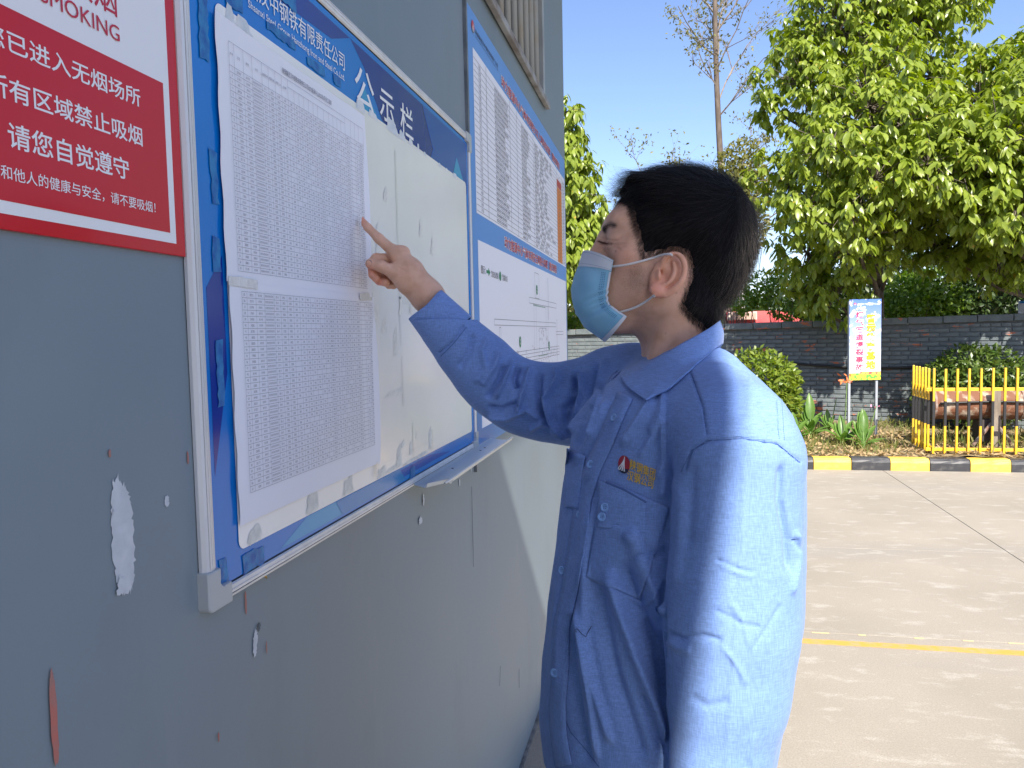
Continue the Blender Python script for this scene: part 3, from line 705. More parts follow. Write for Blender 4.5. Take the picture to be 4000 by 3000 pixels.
b = MB(); wall_text(b, '陕钢集团汉中钢铁有限责任公司', 2.13, 2.42, 2.372, 2.386, XT, .01); wall_text(b, 'Shaanxi Steel Group Hanzhong Iron and Steel Co.,Ltd', 2.13, 2.42, 2.362, 2.369, XT, 0); put_each(b, 'lettering', mat('print_navy', (.03, .04, .09), .5), sb)
def emblem(name, parent, O, U, V, r, mr, mw, mk, th=.0006, nf=None):
    """round emblem: red disc over a dark foot with white rays fanning from the top; O centre, U right, V up"""
    O, U, V = map(np.asarray, (O, U, V)); Nn = nrm(np.cross(U, V)) if nf is None else np.asarray(nf)
    def pt(u, v, h): return O + U * u * r + V * v * r + Nn * h
    def disc(a0, a1, mm, nm, h, rr=1.0):
        n = 24; A = [math.radians(a0 + (a1 - a0) * k / n) for k in range(n + 1)]
        b = MB(); b.add([pt(rr * math.cos(a), rr * math.sin(a), h) for a in A], [tuple(range(n + 1))]); return b.build(nm, mm)
    out = [disc(0, 360, mr, name, th), disc(205, 335, mk, name + '_base', th * 1.3)]
    b = MB()
    for k, e in enumerate((-.62, -.30, .02, .30)):
        pa = []; pb = []
        for t in np.linspace(0, 1, 7):
            u = .12 + (e * 1.15 - .12) * t ** 1.6; v = .86 - 1.62 * t; w = .02 + .055 * t
            s = math.sqrt(max(0, 1 - min(1, v*v))) * .97
            pa.append(pt(max(-s, u - w), v, th * 1.8)); pb.append(pt(min(s, u + w), v, th * 1.8))
        b.grid(np.array([pa, pb]))
    out.append(b.build(name + '_ray', mw))
    for o in out: put(o, parent)
    return out
emblem('logo', sb, (XT, 2.103, 2.381), (0, 1, 0), (0, 0, 1), .0165, M_tr, M_prt, M_ink)
# site plan
b = MB(); g = MB()
def L2(y0, z0, y1, z1, w=.0016, mb=None):
    mb = mb or b; d = np.array([y1-y0, z1-z0]); d = d / np.linalg.norm(d); nx = np.array([-d[1], d[0]]) * w / 2
    wpoly(mb, [(y0-nx[0], z0-nx[1]), (y1-nx[0], z1-nx[1]), (y1+nx[0], z1+nx[1]), (y0+nx[0], z0+nx[1])], XT)
def RB(y0, y1, z0, z1): L2(y0,z0,y1,z0); L2(y0,z1,y1,z1); L2(y0,z0,y0,z1); L2(y1,z0,y1,z1)
RB(3.03,3.13,1.68,1.78); RB(2.90,3.62,1.655,1.677); RB(2.29,3.60,1.567,1.585); RB(3.37,3.375,1.60,1.78); RB(2.36,2.38,1.36,1.56)
RB(2.35,3.70,1.462,1.475); RB(2.35,3.70,1.435,1.448); RB(3.00,3.05,1.38,1.655); RB(3.30,3.36,1.40,1.655); RB(3.12,3.30,1.475,1.56); RB(3.62,3.64,1.38,1.60); RB(3.60,3.85,1.53,1.545)
for k in range(46):
    y = r.uniform(2.5, 3.6); z = r.uniform(1.385, 1.50) if k % 3 else r.uniform(1.50, 1.56)
    if k % 3 == 0: y = r.uniform(3.1, 3.35)
    digits(b, str(r.randint(10, 99)) if r.random() < .6 else '88', y, z, .009, XT)
for k in range(22):
    y = 2.55 + .05 * k; z = 1.40 + .002 * k; L2(y, z, y, z + r.uniform(.02, .05)); L2(y, z, y + .02, z)
put(b.build('site_plan', M_line2), sb)
b = MB()
for cy, cz, rr in ((3.077, 1.7135, .020), (2.698, 1.5095, .020), (3.375, 1.483, .020), (2.386, 1.721, .015)):
    wpoly(b, [(cy + rr * math.cos(a), cz + rr * math.sin(a)) for a in np.linspace(0, 2*math.pi, 24, endpoint=False)], XT + .0004)
wpoly(b, [(2.20, 1.718), (2.225, 1.718), (2.225, 1.710), (2.25, 1.7225), (2.225, 1.735), (2.225, 1.727), (2.20, 1.727)], XT)
for k in range(12): L2(2.99 + .025*k, 1.650 - .0002*k, 3.008 + .025*k, 1.650, .004, b); L2(3.10 + .02*k, 1.445, 3.11 + .02*k, 1.446, .004, b)
put_each(b, 'plan_marker', M_gn, sb)
b = MB(); wall_text(b, '图示：', 2.135, 2.19, 1.712, 1.735, XT, .01); wall_text(b, '紧急安全疏散路线', 2.26, 2.36, 1.710, 1.730, XT, .01); wall_text(b, '紧急集合点', 2.415, 2.50, 1.710, 1.730, XT, .01)
for cy, cz in ((3.077, 1.7135), (2.698, 1.5095), (3.375, 1.483), (2.386, 1.721)): pass
put_each(b, 'lettering', M_line2, sb)
b = MB()
for cy, cz in ((3.077, 1.7135), (2.698, 1.5095), (3.375, 1.483)): wall_text(b, '紧急', cy-.011, cy+.011, cz+.001, cz+.010, XT+.0007, .01); wall_text(b, '集合点', cy-.014, cy+.014, cz-.010, cz-.001, XT+.0007, .01)
put_each(b, 'lettering', M_prt, sb)

for o_, dx_ in ((nb, .0085), (tr, .0085), (sb, .0085), (s1, .0085), (s2, .0085), (sg, .003)): o_.location.x -= dx_
# ================================================================== painted brick wall behind the planting bed
BWA = np.array([-2.6, 13.6]); BWB = np.array([8.6, 10.2]); bwd = (BWB - BWA) / np.linalg.norm(BWB - BWA); bwn = np.array([bwd[1], -bwd[0]]); BWL = float(np.linalg.norm(BWB - BWA))
bw = empty('brick_wall', (*(BWA + BWB) / 2, 0), 'low grey painted brick boundary wall with flaking red patches behind the trees', 'wall')
def brick_mat():
    m = mat('painted_brick', (.095, .115, .125), .75, c2=(.14, .165, .17), scale=9, detail=6, bump=.7, bscale=60, bdist=.006)
    nt = m.node_tree; N = nt.nodes; L = nt.links; b = N['Principled BSDF']; src = b.inputs['Base Color'].links[0].from_socket
    gp = N.new('ShaderNodeNewGeometry')
    def lay(src, col, sc, a, c, det=5, st=(1, 1, 1)):
        mp = N.new('ShaderNodeMapping'); mp.inputs['Scale'].default_value = st
        n = N.new('ShaderNodeTexNoise'); n.inputs['Scale'].default_value = sc; n.inputs['Detail'].default_value = det; n.inputs['Roughness'].default_value = .7
        L.new(gp.outputs['Position'], mp.inputs[0]); L.new(mp.outputs[0], n.inputs['Vector']); r = N.new('ShaderNodeMapRange'); r.inputs[1].default_value = a; r.inputs[2].default_value = c; L.new(n.outputs[0], r.inputs[0])
        x = N.new('ShaderNodeMix'); x.data_type = 'RGBA'; x.inputs[7].default_value = (*col, 1); L.new(r.outputs[0], x.inputs[0]); L.new(src, x.inputs[6]); return x.outputs[2]
    src = lay(src, (.42, .13, .06), 3.2, .60, .63, 8, (1, 1, 3)); src = lay(src, (.40, .38, .33), 11, .68, .74, 6)
    L.new(src, b.inputs['Base Color']); return m
M_brick = brick_mat(); M_mortar = mat('mortar_grey', (.08, .095, .10), .9, c2=(.12, .13, .135), scale=20)
def bwp(s, off, z): p = BWA + bwd * s + bwn * off; return (p[0], p[1], z)
def bw_box(mb, s0, s1, o0, o1, z0, z1, z1b=None):
    z1b = z1 if z1b is None else z1b
    v = [bwp(s0,o1,z0), bwp(s1,o1,z0), bwp(s1,o0,z0), bwp(s0,o0,z0), bwp(s0,o1,z1), bwp(s1,o1,z1b), bwp(s1,o0,z1b), bwp(s0,o0,z1)]
    mb.add(v, [(0,3,2,1),(4,5,6,7),(0,1,5,4),(1,2,6,5),(2,3,7,6),(3,0,4,7)])
def ztop(s): return 1.475 + .012 * s
b = MB(); bw_box(b, 0, BWL, -.24, -.008, -.1, ztop(0), ztop(BWL)); put(b.build('mortar_core', M_mortar), bw)
course = .0625; brick_specs = []
rowz = .06; k = 0
while rowz < ztop(0) + .12:
    s = -.12 * (k % 2) + .02 * math.sin(k * 3)
    while s < BWL:
        L_ = .24 if (k % 6 != 5) else .12
        if s > .02 and s + L_ < BWL and rowz + course < ztop(s): brick_specs.append((s, L_, rowz))
        s += L_
    rowz += course; k += 1
def bscore(q):
    p = np.array(bwp(q[0] + q[1]/2, 0, q[2])); px, py = project(p); dep = -((p - CAM_POS) @ CR)[2]
    vis = (2216 < px < 2440 and py < 1430) or (2850 < px < 3560) or (3560 <= px < 3990 and py < 1400)
    return (0 if vis else 50) + dep
brick_specs.sort(key=bscore)
rb = random.Random(4); variants = []
for v in range(8):
    b = MB(); j = lambda a: rb.uniform(-a, a); w = .232; h = course - .011
    P = []
    for (a, c) in ((0, 0), (w, 0), (w, h), (0, h)): P.append((a + j(.003), j(.002), c + j(.002)))
    inn = [(p[0] + (.006 if p[0] < w/2 else -.006), .010 + j(.0025), p[2] + (.006 if p[2] < h/2 else -.006)) for p in P]
    b.add(P + inn, [(0,1,5,4),(1,2,6,5),(2,3,7,6),(3,0,4,7),(4,5,6,7)]); variants.append(b.mesh('brick')); variants[-1].materials.append(M_brick)
ang = math.atan2(bwd[1], bwd[0])
for (s, L_, z) in brick_specs[:300]:
    o = bpy.data.objects.new('brick', variants[rb.randrange(8)]); col.objects.link(o)
    o.location = bwp(s + .005, -.008 + rb.uniform(0, .004), z); o.rotation_euler = (rb.uniform(-.01, .01), 0, ang); o.scale = (L_ / .24, -1, 1); put(o, bw)
b = MB()
for (s, L_, z) in brick_specs[300:]:
    e = rb.uniform(.004, .009); w = L_ - .010; h = course - .011
    q = [bwp(s+.005, -.008, z), bwp(s+.005+w, -.008, z), bwp(s+.005+w, -.008, z+h), bwp(s+.005, -.008, z+h)]
    i_ = [bwp(s+.011, -.002+e*.4, z+.006), bwp(s-.001+w, -.002+e*.4, z+.006), bwp(s-.001+w, -.002+e*.4, z+h-.006), bwp(s+.011, -.002+e*.4, z+h-.006)]
    b.add(q + i_, [(0,1,5,4),(1,2,6,5),(2,3,7,6),(3,0,4,7),(4,5,6,7)])
o = put(b.build('brick_courses', M_brick), bw); o['kind'] = 'stuff'
s = 0.0
while s < BWL - .1:
    L_ = .42 + rb.uniform(-.02, .02); b = MB(); bw_box(b, s + .004, min(BWL, s + L_ - .004), -.29, .05, ztop(s) + .002, ztop(s) + .095 + rb.uniform(-.006, .004)); put(b.build('coping_stone', M_brick, bevel=.008), bw); s += L_
# black hose sagging along the wall
M_hose = mat('black_hose', (.012, .012, .013), .5)
b = MB(); P = []
for t in np.linspace(0, 1, 70):
    s = t * BWL; z = 1.02 + .05 * math.sin(s * 1.5 + 1.6) + .03 * math.sin(s * .7); P.append(bwp(s, .035, z))
b.tube(P, .018, 8); tag(b.build('hose', M_hose, smooth=True), 'black hose sagging along the face of the low brick wall', 'hose')

# ================================================================== leaves
def leaf_mat(name, c, c2, rough=.38, trans=.35, yellow=None, spec=.5):
    m = bpy.data.materials.new(name); m.use_nodes = True; N = m.node_tree.nodes; L = m.node_tree.links; b = N['Principled BSDF']
    gp = N.new('ShaderNodeNewGeometry')
    n = N.new('ShaderNodeTexNoise'); n.inputs['Scale'].default_value = 9; n.inputs['Detail'].default_value = 2; L.new(gp.outputs['Position'], n.inputs['Vector'])
    r = N.new('ShaderNodeMapRange'); r.inputs[1].default_value = .35; r.inputs[2].default_value = .65; L.new(n.outputs[0], r.inputs[0])
    x = N.new('ShaderNodeMix'); x.data_type = 'RGBA'; x.inputs[6].default_value = (*c, 1); x.inputs[7].default_value = (*c2, 1); L.new(r.outputs[0], x.inputs[0]); out = x.outputs[2]
    if yellow:
        n2 = N.new('ShaderNodeTexNoise'); n2.inputs['Scale'].default_value = 14; n2.inputs['Detail'].default_value = 1; mp = N.new('ShaderNodeMapping'); mp.inputs['Location'].default_value = (7, 3, 1)
        L.new(gp.outputs['Position'], mp.inputs[0]); L.new(mp.outputs[0], n2.inputs['Vector'])
        r2 = N.new('ShaderNodeMapRange'); r2.inputs[1].default_value = .72; r2.inputs[2].default_value = .76; L.new(n2.outputs[0], r2.inputs[0])
        x2 = N.new('ShaderNodeMix'); x2.data_type = 'RGBA'; x2.inputs[7].default_value = (*yellow, 1); L.new(r2.outputs[0], x2.inputs[0]); L.new(out, x2.inputs[6]); out = x2.outputs[2]
    L.new(out, b.inputs['Base Color']); b.inputs['Roughness'].default_value = rough; b.inputs['Specular IOR Level'].default_value = spec
    t = N.new('ShaderNodeBsdfTranslucent'); hs = N.new('ShaderNodeHueSaturation'); hs.inputs['Value'].default_value = 1.9; hs.inputs['Saturation'].default_value = 1.15; L.new(out, hs.inputs['Color']); L.new(hs.outputs[0], t.inputs[0])
    ms = N.new('ShaderNodeMixShader'); ms.inputs[0].default_value = trans; L.new(b.outputs[0], ms.inputs[1]); L.new(t.outputs[0], ms.inputs[2]); L.new(ms.outputs[0], N['Material Output'].inputs[0])
    return m
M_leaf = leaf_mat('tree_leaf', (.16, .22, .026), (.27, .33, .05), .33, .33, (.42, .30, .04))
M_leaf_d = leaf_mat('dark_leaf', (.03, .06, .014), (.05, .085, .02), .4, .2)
M_leaf_b = leaf_mat('bright_leaf', (.10, .19, .02), (.17, .25, .03), .45, .35)
M_leaf_y = leaf_mat('olive_leaf', (.12, .13, .03), (.18, .17, .04), .5, .35, (.35, .16, .06))
M_bark = mat('bark', (.09, .07, .055), .9, c2=(.15, .125, .10), scale=18, detail=6, bump=1, bscale=40, bdist=.01, stretch=(1, 1, .3))
M_barkd = mat('bark_grey', (.16, .13, .10), .9, c2=(.24, .20, .16), scale=14, bump=.8, bscale=30, bdist=.01, stretch=(1, 1, .3))
def leaf_template(nl=4, width=.34, droop=.35, fold=.28):
    V = []; F = []
    for i in range(nl + 1):
        t = i / nl; w = width / 2 * math.sin(math.pi * min(1, t * .92 + .06)) ** .75 * (1.0 if t < .99 else .1)
        y = t; z = -droop * t * t
        V += [(-w, y, z + fold * w), (0, y, z), (w, y, z + fold * w)]
    for i in range(nl):
        a = i * 3; F += [(a, a+1, a+4, a+3), (a+1, a+2, a+5, a+4)]
    return np.array(V), np.array(F)
def orient(D, N):
    D = D / (np.linalg.norm(D, axis=1)[:, None] + 1e-9); X_ = np.cross(D, N); X_ /= np.linalg.norm(X_, axis=1)[:, None] + 1e-9; Z_ = np.cross(X_, D)
    return np.stack([X_, D, Z_], 2)                       # columns
def leaf_mesh(name, pos, R, size, tpl, m):
    V, F = tpl; n = len(pos)
    P = np.einsum('nij,vj->nvi', R * size[:, None, None], V) + pos[:, None]
    Fa = F[None] + (np.arange(n) * len(V))[:, None, None]
    me = np_mesh(name, P.reshape(-1, 3), Fa.reshape(-1, 4)); me.materials.append(m); return me
def leaf_things(parent, pos, R, size, tpl, m, n_obj, name='leaf', stuff='foliage'):
    """the leaves that show largest become parts, the rest one joined part"""
    px, py = project(pos); dep = -((pos - CAM_POS) @ CR)[:, 2]
    sc = np.where((px > 2230) & (px < 4000) & (py > 0) & (py < 3000), size / dep, 0); order = np.argsort(-sc)
    a, bb = order[:n_obj], order[n_obj:]
    vm = []
    if n_obj:
        me = np_mesh(name, tpl[0], tpl[1]); me.materials.append(m)
        for i in a:
            o = bpy.data.objects.new(name, me); col.objects.link(o)
            M = Matrix([[*(R[i][r] * size[i]), pos[i][r]] for r in range(3)] + [[0, 0, 0, 1]]); o.matrix_world = M; o.parent = parent; o.matrix_parent_inverse = Matrix.Translation(-Vector(parent.location))
    me = leaf_mesh(stuff, pos[bb], R[bb], size[bb], tpl, m); o = bpy.data.objects.new(stuff, me); col.objects.link(o); put(o, parent); o['kind'] = 'stuff'; return o
def tree(name, label, cat, base, top, lobes, n_clusters, leaves_per, lsize, tpl, m, seed, n_obj=0, bark=M_bark, r0=.08, whitewash=False, droop=.7, group=None, twig=.006):
    """lobes: (px, py, radius_px, depth); base: (px, py, depth) -> real positions"""
    r = np.random.default_rng(seed)
    B = np.array(base, float); root = empty(name, tuple(B), label, cat, group)
    L_ = [(at(px, py, dp), rp * dp / 3000) for px, py, rp, dp in lobes]
    T = np.array(top, float)
    pts = [B + (T - B) * t + np.array([math.sin(t * 5 + seed) * .06, math.cos(t * 4) * .04, 0]) * (0 < t < 1) for t in np.linspace(0, 1, 9)]
    b = MB(); b.tube(pts, np.linspace(r0, r0 * .35, 9), 10); put(b.build('trunk', bark, smooth=True), root)
    if whitewash:
        b = MB(); zz = np.linspace(0, 1, 5); b.tube([B + (T-B) * t * (1.05 / np.linalg.norm(T-B)) for t in zz], np.full(5, r0 + .004), 10); put(b.build('whitewash_band', mat('whitewash', (.62, .60, .55), .9, c2=(.35, .31, .25), scale=12, mix=(.45, .6)), smooth=True), root)
    br = MB(); C = []; O = []
    for c, rad in L_:
        # limb from the trunk to the lobe
        t = np.clip(((c - B) @ (T - B)) / ((T - B) @ (T - B)) - .12, .12, .97); s = B + (T - B) * t
        mid = (s + c) / 2 + np.array([0, 0, -.08]) + r.normal(0, .05, 3)
        br.tube([s, mid, c], [r0 * .42, r0 * .28, r0 * .14], 6)
        n = int(n_clusters * rad ** 2 / sum(q[1] ** 2 for q in L_))
        v = r.normal(size=(n, 3)); v /= np.linalg.norm(v, axis=1)[:, None]; rr = rad * np.where(r.random(n) < .72, r.uniform(.72, 1.15, n), r.uniform(.3, .8, n))
        q = c + v * rr[:, None] * np.array([1, 1, .95])
        for k in range(0, n, 3): br.tube([c, (c + q[k]) / 2 + r.normal(0, .04, 3), q[k]], [twig * 1.6, twig, twig * .5], 4, caps=False)
        C.append(q); O.append(v)
    o = put(br.build('branches', bark, smooth=True), root); o['kind'] = 'stuff'
    C = np.concatenate(C); O = np.concatenate(O)
    m_ = leaves_per; n = len(C)
    az = r.uniform(0, 2 * math.pi, (n, 1)) + np.arange(m_)[None] * 2 * math.pi / m_ + r.normal(0, .25, (n, m_))
    Dh = np.stack([np.cos(az), np.sin(az), np.zeros_like(az)], -1)
    D = Dh * r.uniform(.5, 1, (n, m_, 1)) + O[:, None] * .35 + np.array([0, 0, -1]) * droop * r.uniform(.3, 1.3, (n, m_, 1))
    pos = C[:, None] + D * .012 + r.normal(0, .02, (n, m_, 3)); D = D.reshape(-1, 3)
    N_ = np.array([0, 0, 1.0]) + O.repeat(m_, 0) * .5 + r.normal(0, .25, (n * m_, 3))
    R = orient(D, N_); size = lsize * r.uniform(.42, 1.22, n * m_)
    leaf_things(root, pos.reshape(-1, 3), R, size, tpl, m, n_obj)
    return root
TP = leaf_template(4, .42, .28, .25); TPs = leaf_template(2, .5, .2, .2)
d1 = 10.9
g1 = on_ground(3428, 1655, .12)
lob1 = [(3250,560,170,9.3),(3420,700,180,9.1),(3520,480,190,9.4),(3330,850,130,9.2),(3620,640,160,9.0),(3150,800,110,9.5),(3400,420,200,9.6),(3280,120,235,d1),(3560,40,240,d1+.2),(3150,320,185,d1-.2),(3400,330,250,d1-.5),(3640,300,190,d1+.3),(3090,710,165,d1-.1),(3330,680,250,d1-.7),(3150,985,140,d1-.2),(3330,960,190,d1-.7),(3140,1130,95,d1),(3500,640,200,d1-.4),(3480,900,150,d1-.6),(3260,1150,105,d1-.4),(3000,420,70,d1),(3380,-180,300,d1),(3650,-150,260,d1+.4),(3130,150,110,d1-.1)]
tree('broadleaf_tree', 'large glossy leaved tree with dark trunk rising behind the standing sign', 'tree', g1, at(3470, -100, d1), lob1, 3600, 8, .14, TP, M_leaf, 21, n_obj=300, r0=.085, whitewash=True, droop=.9)
d2 = 10.2
lob2 = [(4160,620,240,9.1),(4320,760,260,9.1),(4100,380,230,9.3),(4330,400,260,9.3),(3780,700,170,9.0),(3900,560,190,8.9),(3980,780,170,8.8),(4080,600,220,8.9),(3850,830,110,9.0),(3700,520,140,9.2),(3830,430,215,d2),(4010,300,190,d2),(3730,620,190,d2+.2),(3950,650,230,d2-.3),(3810,850,200,d2),(4030,930,200,d2-.2),(3900,1020,110,d2-.3),(3620,800,130,d2+.3),(3660,960,110,d2+.2),(4230,500,260,d2),(4250,900,260,d2),(4200,200,200,d2),(3720,1010,60,d2-.1)]
tree('broadleaf_tree', 'right hand glossy leaved tree spreading over the yellow fence', 'tree', on_ground(4130, 1680, .12), at(4090, 100, d2), lob2, 4200, 8, .14, TP, M_leaf, 22, n_obj=150, r0=.08, whitewash=True, droop=.9)
d3 = 13.0
lob3 = [(2200,440,70,d3),(2235,530,55,d3),(2230,640,80,d3),(2290,640,28,d3),(2260,760,85,d3),(2325,830,55,d3),(2250,900,110,d3),(2345,910,60,d3),(2240,1030,130,d3),(2340,1020,60,d3),(2130,700,200,d3),(2120,1000,220,d3)]
tree('broadleaf_tree', 'drooping leaved tree half hidden behind the building corner', 'tree', (-1.7, 14.2, .1), at(2150, 400, d3), lob3, 1100, 7, .17, TP, M_leaf, 23, n_obj=60, r0=.07, droop=1.3)
# bare tree far behind
M_barkt = mat('bark_brown', (.085, .065, .05), .9, c2=(.14, .11, .085), scale=14, bump=.8, bscale=30, bdist=.01, stretch=(1, 1, .3))
def bare_tree():
    r = random.Random(8); D_ = 19.0
    B = at(2840, 1262, D_); B[2] = 0; T = at(2795, -120, D_)
    root = empty('bare_tree', tuple(B), 'tall thin nearly leafless tree rising above the head of the man', 'tree')
    b = MB(); P = [B + (T - B) * t + np.array([math.sin(t * 6) * .05, 0, 0]) for t in np.linspace(0, 1, 12)]; b.tube(P, np.linspace(.105, .05, 12), 8); put(b.build('trunk', M_barkt, smooth=True), root)
    tw = MB(); tips = []
    def grow(p, d, L_, rad, lv):
        n = 4; q = [p]
        for i in range(n):
            d = nrm(d + np.array([r.gauss(0, .10), r.gauss(0, .10), r.gauss(.03, .07)])); q.append(q[-1] + d * L_ / n)
        tw.tube(q, np.linspace(rad, rad * .45, n + 1), 4, caps=False); tips.extend(q[2:])
        if lv < 3:
            for k in range(3 if lv < 2 else 3): grow(q[r.randrange(1, n + 1)], nrm(d + np.array([r.gauss(0, .55), r.gauss(0, .4), r.gauss(.1, .35)])), L_ * r.uniform(.4, .62), rad * .5, lv + 1)
    for k in range(22):
        t = r.uniform(.30, 1.0); a = r.uniform(0, 2 * math.pi); s = B + (T - B) * t
        grow(s, nrm(np.array([math.cos(a), math.sin(a) * .5, r.uniform(.5, 1.3)])), r.uniform(1.0, 2.0) * (1.25 - .4 * t), .024, 0)
    o = put(tw.build('branches', M_barkd), root); o['kind'] = 'stuff'
    tips = np.array(tips); rr = np.random.default_rng(2); low = (tips[:, 2] - B[2]) / (T - B)[2]
    w = np.clip(1.15 - low, .06, 1); sel = rr.random(len(tips)) < w * .95; tips = tips[sel]
    pos = (tips[:, None] + rr.normal(0, .09, (len(tips), 4, 3))).reshape(-1, 3); D = rr.normal(size=pos.shape) + [0, 0, -.5]
    me = leaf_mesh('foliage', pos, orient(D, rr.normal(size=pos.shape)), rr.uniform(.06, .11, len(pos)), TPs, M_leaf_y); o = bpy.data.objects.new('foliage', me); col.objects.link(o); put(o, root); o['kind'] = 'stuff'
bare_tree()
# shrubs and small trees behind the wall
def bush(name, label, cat, lobes, base, n, lsize, m, seed, tpl=TPs, group=None, kind=None, n_obj=0, shell=.8, stem=True):
    r = np.random.default_rng(seed); root = empty(name, tuple(base), label, cat, group)
    Ps = []; Os = []
    A = sum((q[2] * q[3]) ** 2 for q in lobes)
    st = MB()
    for px, py, rp, dp in lobes:
        c = at(px, py, dp); rad = rp * dp / 3000; k = int(n * (rp * dp) ** 2 / A)
        v = r.normal(size=(k, 3)); v /= np.linalg.norm(v, axis=1)[:, None]; q = c + v * rad * np.where(r.random(k) < shell, r.uniform(.85, 1.05, k), r.uniform(.3, .9, k))[:, None]
        q = q[q[:, 2] > .1]; v = v[:len(q)] if len(v) != len(q) else v
        Ps.append(q); Os.append((q - c) / rad)
        if stem:
            for j in range(5): e = c + r.normal(0, rad * .4, 3); s0 = np.array(base, float) + r.normal(0, .05, 3) * [1, 1, 0]; st.tube([s0, (s0 + e) / 2 + r.normal(0, .04, 3), e], [.012, .009, .004], 5, caps=False)
    P = np.concatenate(Ps); O = np.concatenate(Os); D = r.normal(size=P.shape) * .7 + O * .8 + [0, 0, .15]
    N_ = O + r.normal(0, .45, P.shape) + [0, 0, .5]
    leaf_things(root, P, orient(D, N_), lsize * r.uniform(.6, 1.25, len(P)), tpl, m, n_obj)
    if stem: o = put(st.build('stems', M_bark, smooth=True), root); o['kind'] = 'stuff'
    return root
bush('shrub', 'olive brown leaved shrub behind the low wall beside the building', 'shrub', [(2260, 1060, 110, 16), (2350, 1120, 90, 16), (2420, 1150, 80, 16), (2240, 1200, 80, 16)], (-2.0, 17, 0), 2600, .12, M_leaf_y, 31)
bush('shrub', 'yellow green bush crown showing behind the back of the hair', 'shrub', [(2900, 640, 85, 17), (2840, 740, 90, 17), (2930, 760, 80, 17), (2870, 900, 120, 17)], tuple(at(2880, 1240, 17) * [1, 1, 0]), 3800, .12, M_leaf_y, 32)
bush('shrub', 'bushy green shrub behind the wall above the red panel', 'shrub', [(2980, 1130, 70, 15), (3080, 1160, 90, 15), (2900, 1180, 45, 15), (3180, 1190, 80, 15)], tuple(at(3040, 1250, 15) * [1, 1, 0]), 2600, .10, M_leaf_b, 33)
bush('shrub', 'bright sunlit feathery shrub behind the wall right of the sign', 'shrub', [(3540, 1160, 90, 14), (3640, 1150, 95, 14), (3700, 1200, 80, 14), (3480, 1210, 60, 14)], tuple(at(3590, 1250, 14) * [1, 1, 0]), 3600, .10, M_leaf_b, 34)
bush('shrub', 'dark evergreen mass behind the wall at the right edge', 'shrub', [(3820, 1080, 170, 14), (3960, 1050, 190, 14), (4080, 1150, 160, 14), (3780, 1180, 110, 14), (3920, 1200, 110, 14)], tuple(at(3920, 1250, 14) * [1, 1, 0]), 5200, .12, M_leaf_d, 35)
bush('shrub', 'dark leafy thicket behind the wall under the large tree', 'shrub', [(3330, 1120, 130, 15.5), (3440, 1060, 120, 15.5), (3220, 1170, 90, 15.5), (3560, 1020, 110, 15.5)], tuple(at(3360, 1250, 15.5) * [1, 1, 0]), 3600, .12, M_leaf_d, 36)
bush('shrub', 'light green weeds topping the wall beneath the mask', 'shrub', [(2235, 1255, 24, 13.9), (2262, 1262, 22, 13.9), (2215, 1265, 20, 13.9)], tuple(at(2240, 1290, 13.9) * [1, 1, 0]), 260, .09, M_leaf_b, 37)
# far wood that closes the horizon
r = np.random.default_rng(9); P = []
for k in range(90):
    a = -20 + k * .72; c = np.array([a, 52 + r.uniform(-6, 8), 1.5]); rad = r.uniform(1.4, 2.6); v = r.normal(size=(90, 3)); v /= np.linalg.norm(v, axis=1)[:, None]; P.append(c + v * rad * [1.1, 1, .9])
P = np.concatenate(P); me = leaf_mesh('far_wood', P, orient(r.normal(size=P.shape), r.normal(size=P.shape)), r.uniform(.5, 1.0, len(P)), TPs, M_leaf_d); o = bpy.data.objects.new('far_wood', me); col.objects.link(o); tag(o, 'distant belt of trees closing the horizon', 'wood', kind='stuff')
# red and cream parapet and two pale posts far behind the wall
M_pk = mat('cream_panel', (.62, .50, .42), .7, c2=(.68, .42, .38), scale=3); M_rdp = mat('faded_red', (.55, .07, .08), .7, c2=(.68, .12, .12), scale=4)
pr_ = empty('display_wall', tuple(at(2960, 1240, 19) * [1, 1, 0]), 'cream and red low structure showing above the brick wall', 'structure')
def vbox(name, px0, px1, py0, py1, dp, m, parent, th=.15, z0=None, off=0):
    a = at(px0, py1, dp - off); c = at(px1, py0, dp - off); b = MB(); b.box((a[0], a[1], a[2] if z0 is None else z0), (c[0], a[1] + th, c[2])); return put(b.build(name, m, bevel=.01), parent)
vbox('red_body', 2838, 3130, 1212, 1260, 19, M_rdp, pr_, .5, 0); vbox('cream_panel', 2842, 2955, 1217, 1252, 19, M_pk, pr_, .05, off=.12); vbox('inner_panel', 2862, 2950, 1222, 1250, 19, mat('pink_stain', (.50, .33, .26), .8), pr_, .03, off=.2)
M_post = mat('pale_post', (.60, .58, .54), .7)
for px in (2886, 2904):
    b = MB(); e = at(px, 1120, 21); b.tube([(e[0], e[1], 0), (e[0], e[1], e[2])], .035, 8); tag(b.build('post', M_post), 'slim pale post behind the wall, %s of the pair' % ('left' if px == 2886 else 'right'), 'post', 'pale posts behind the wall')

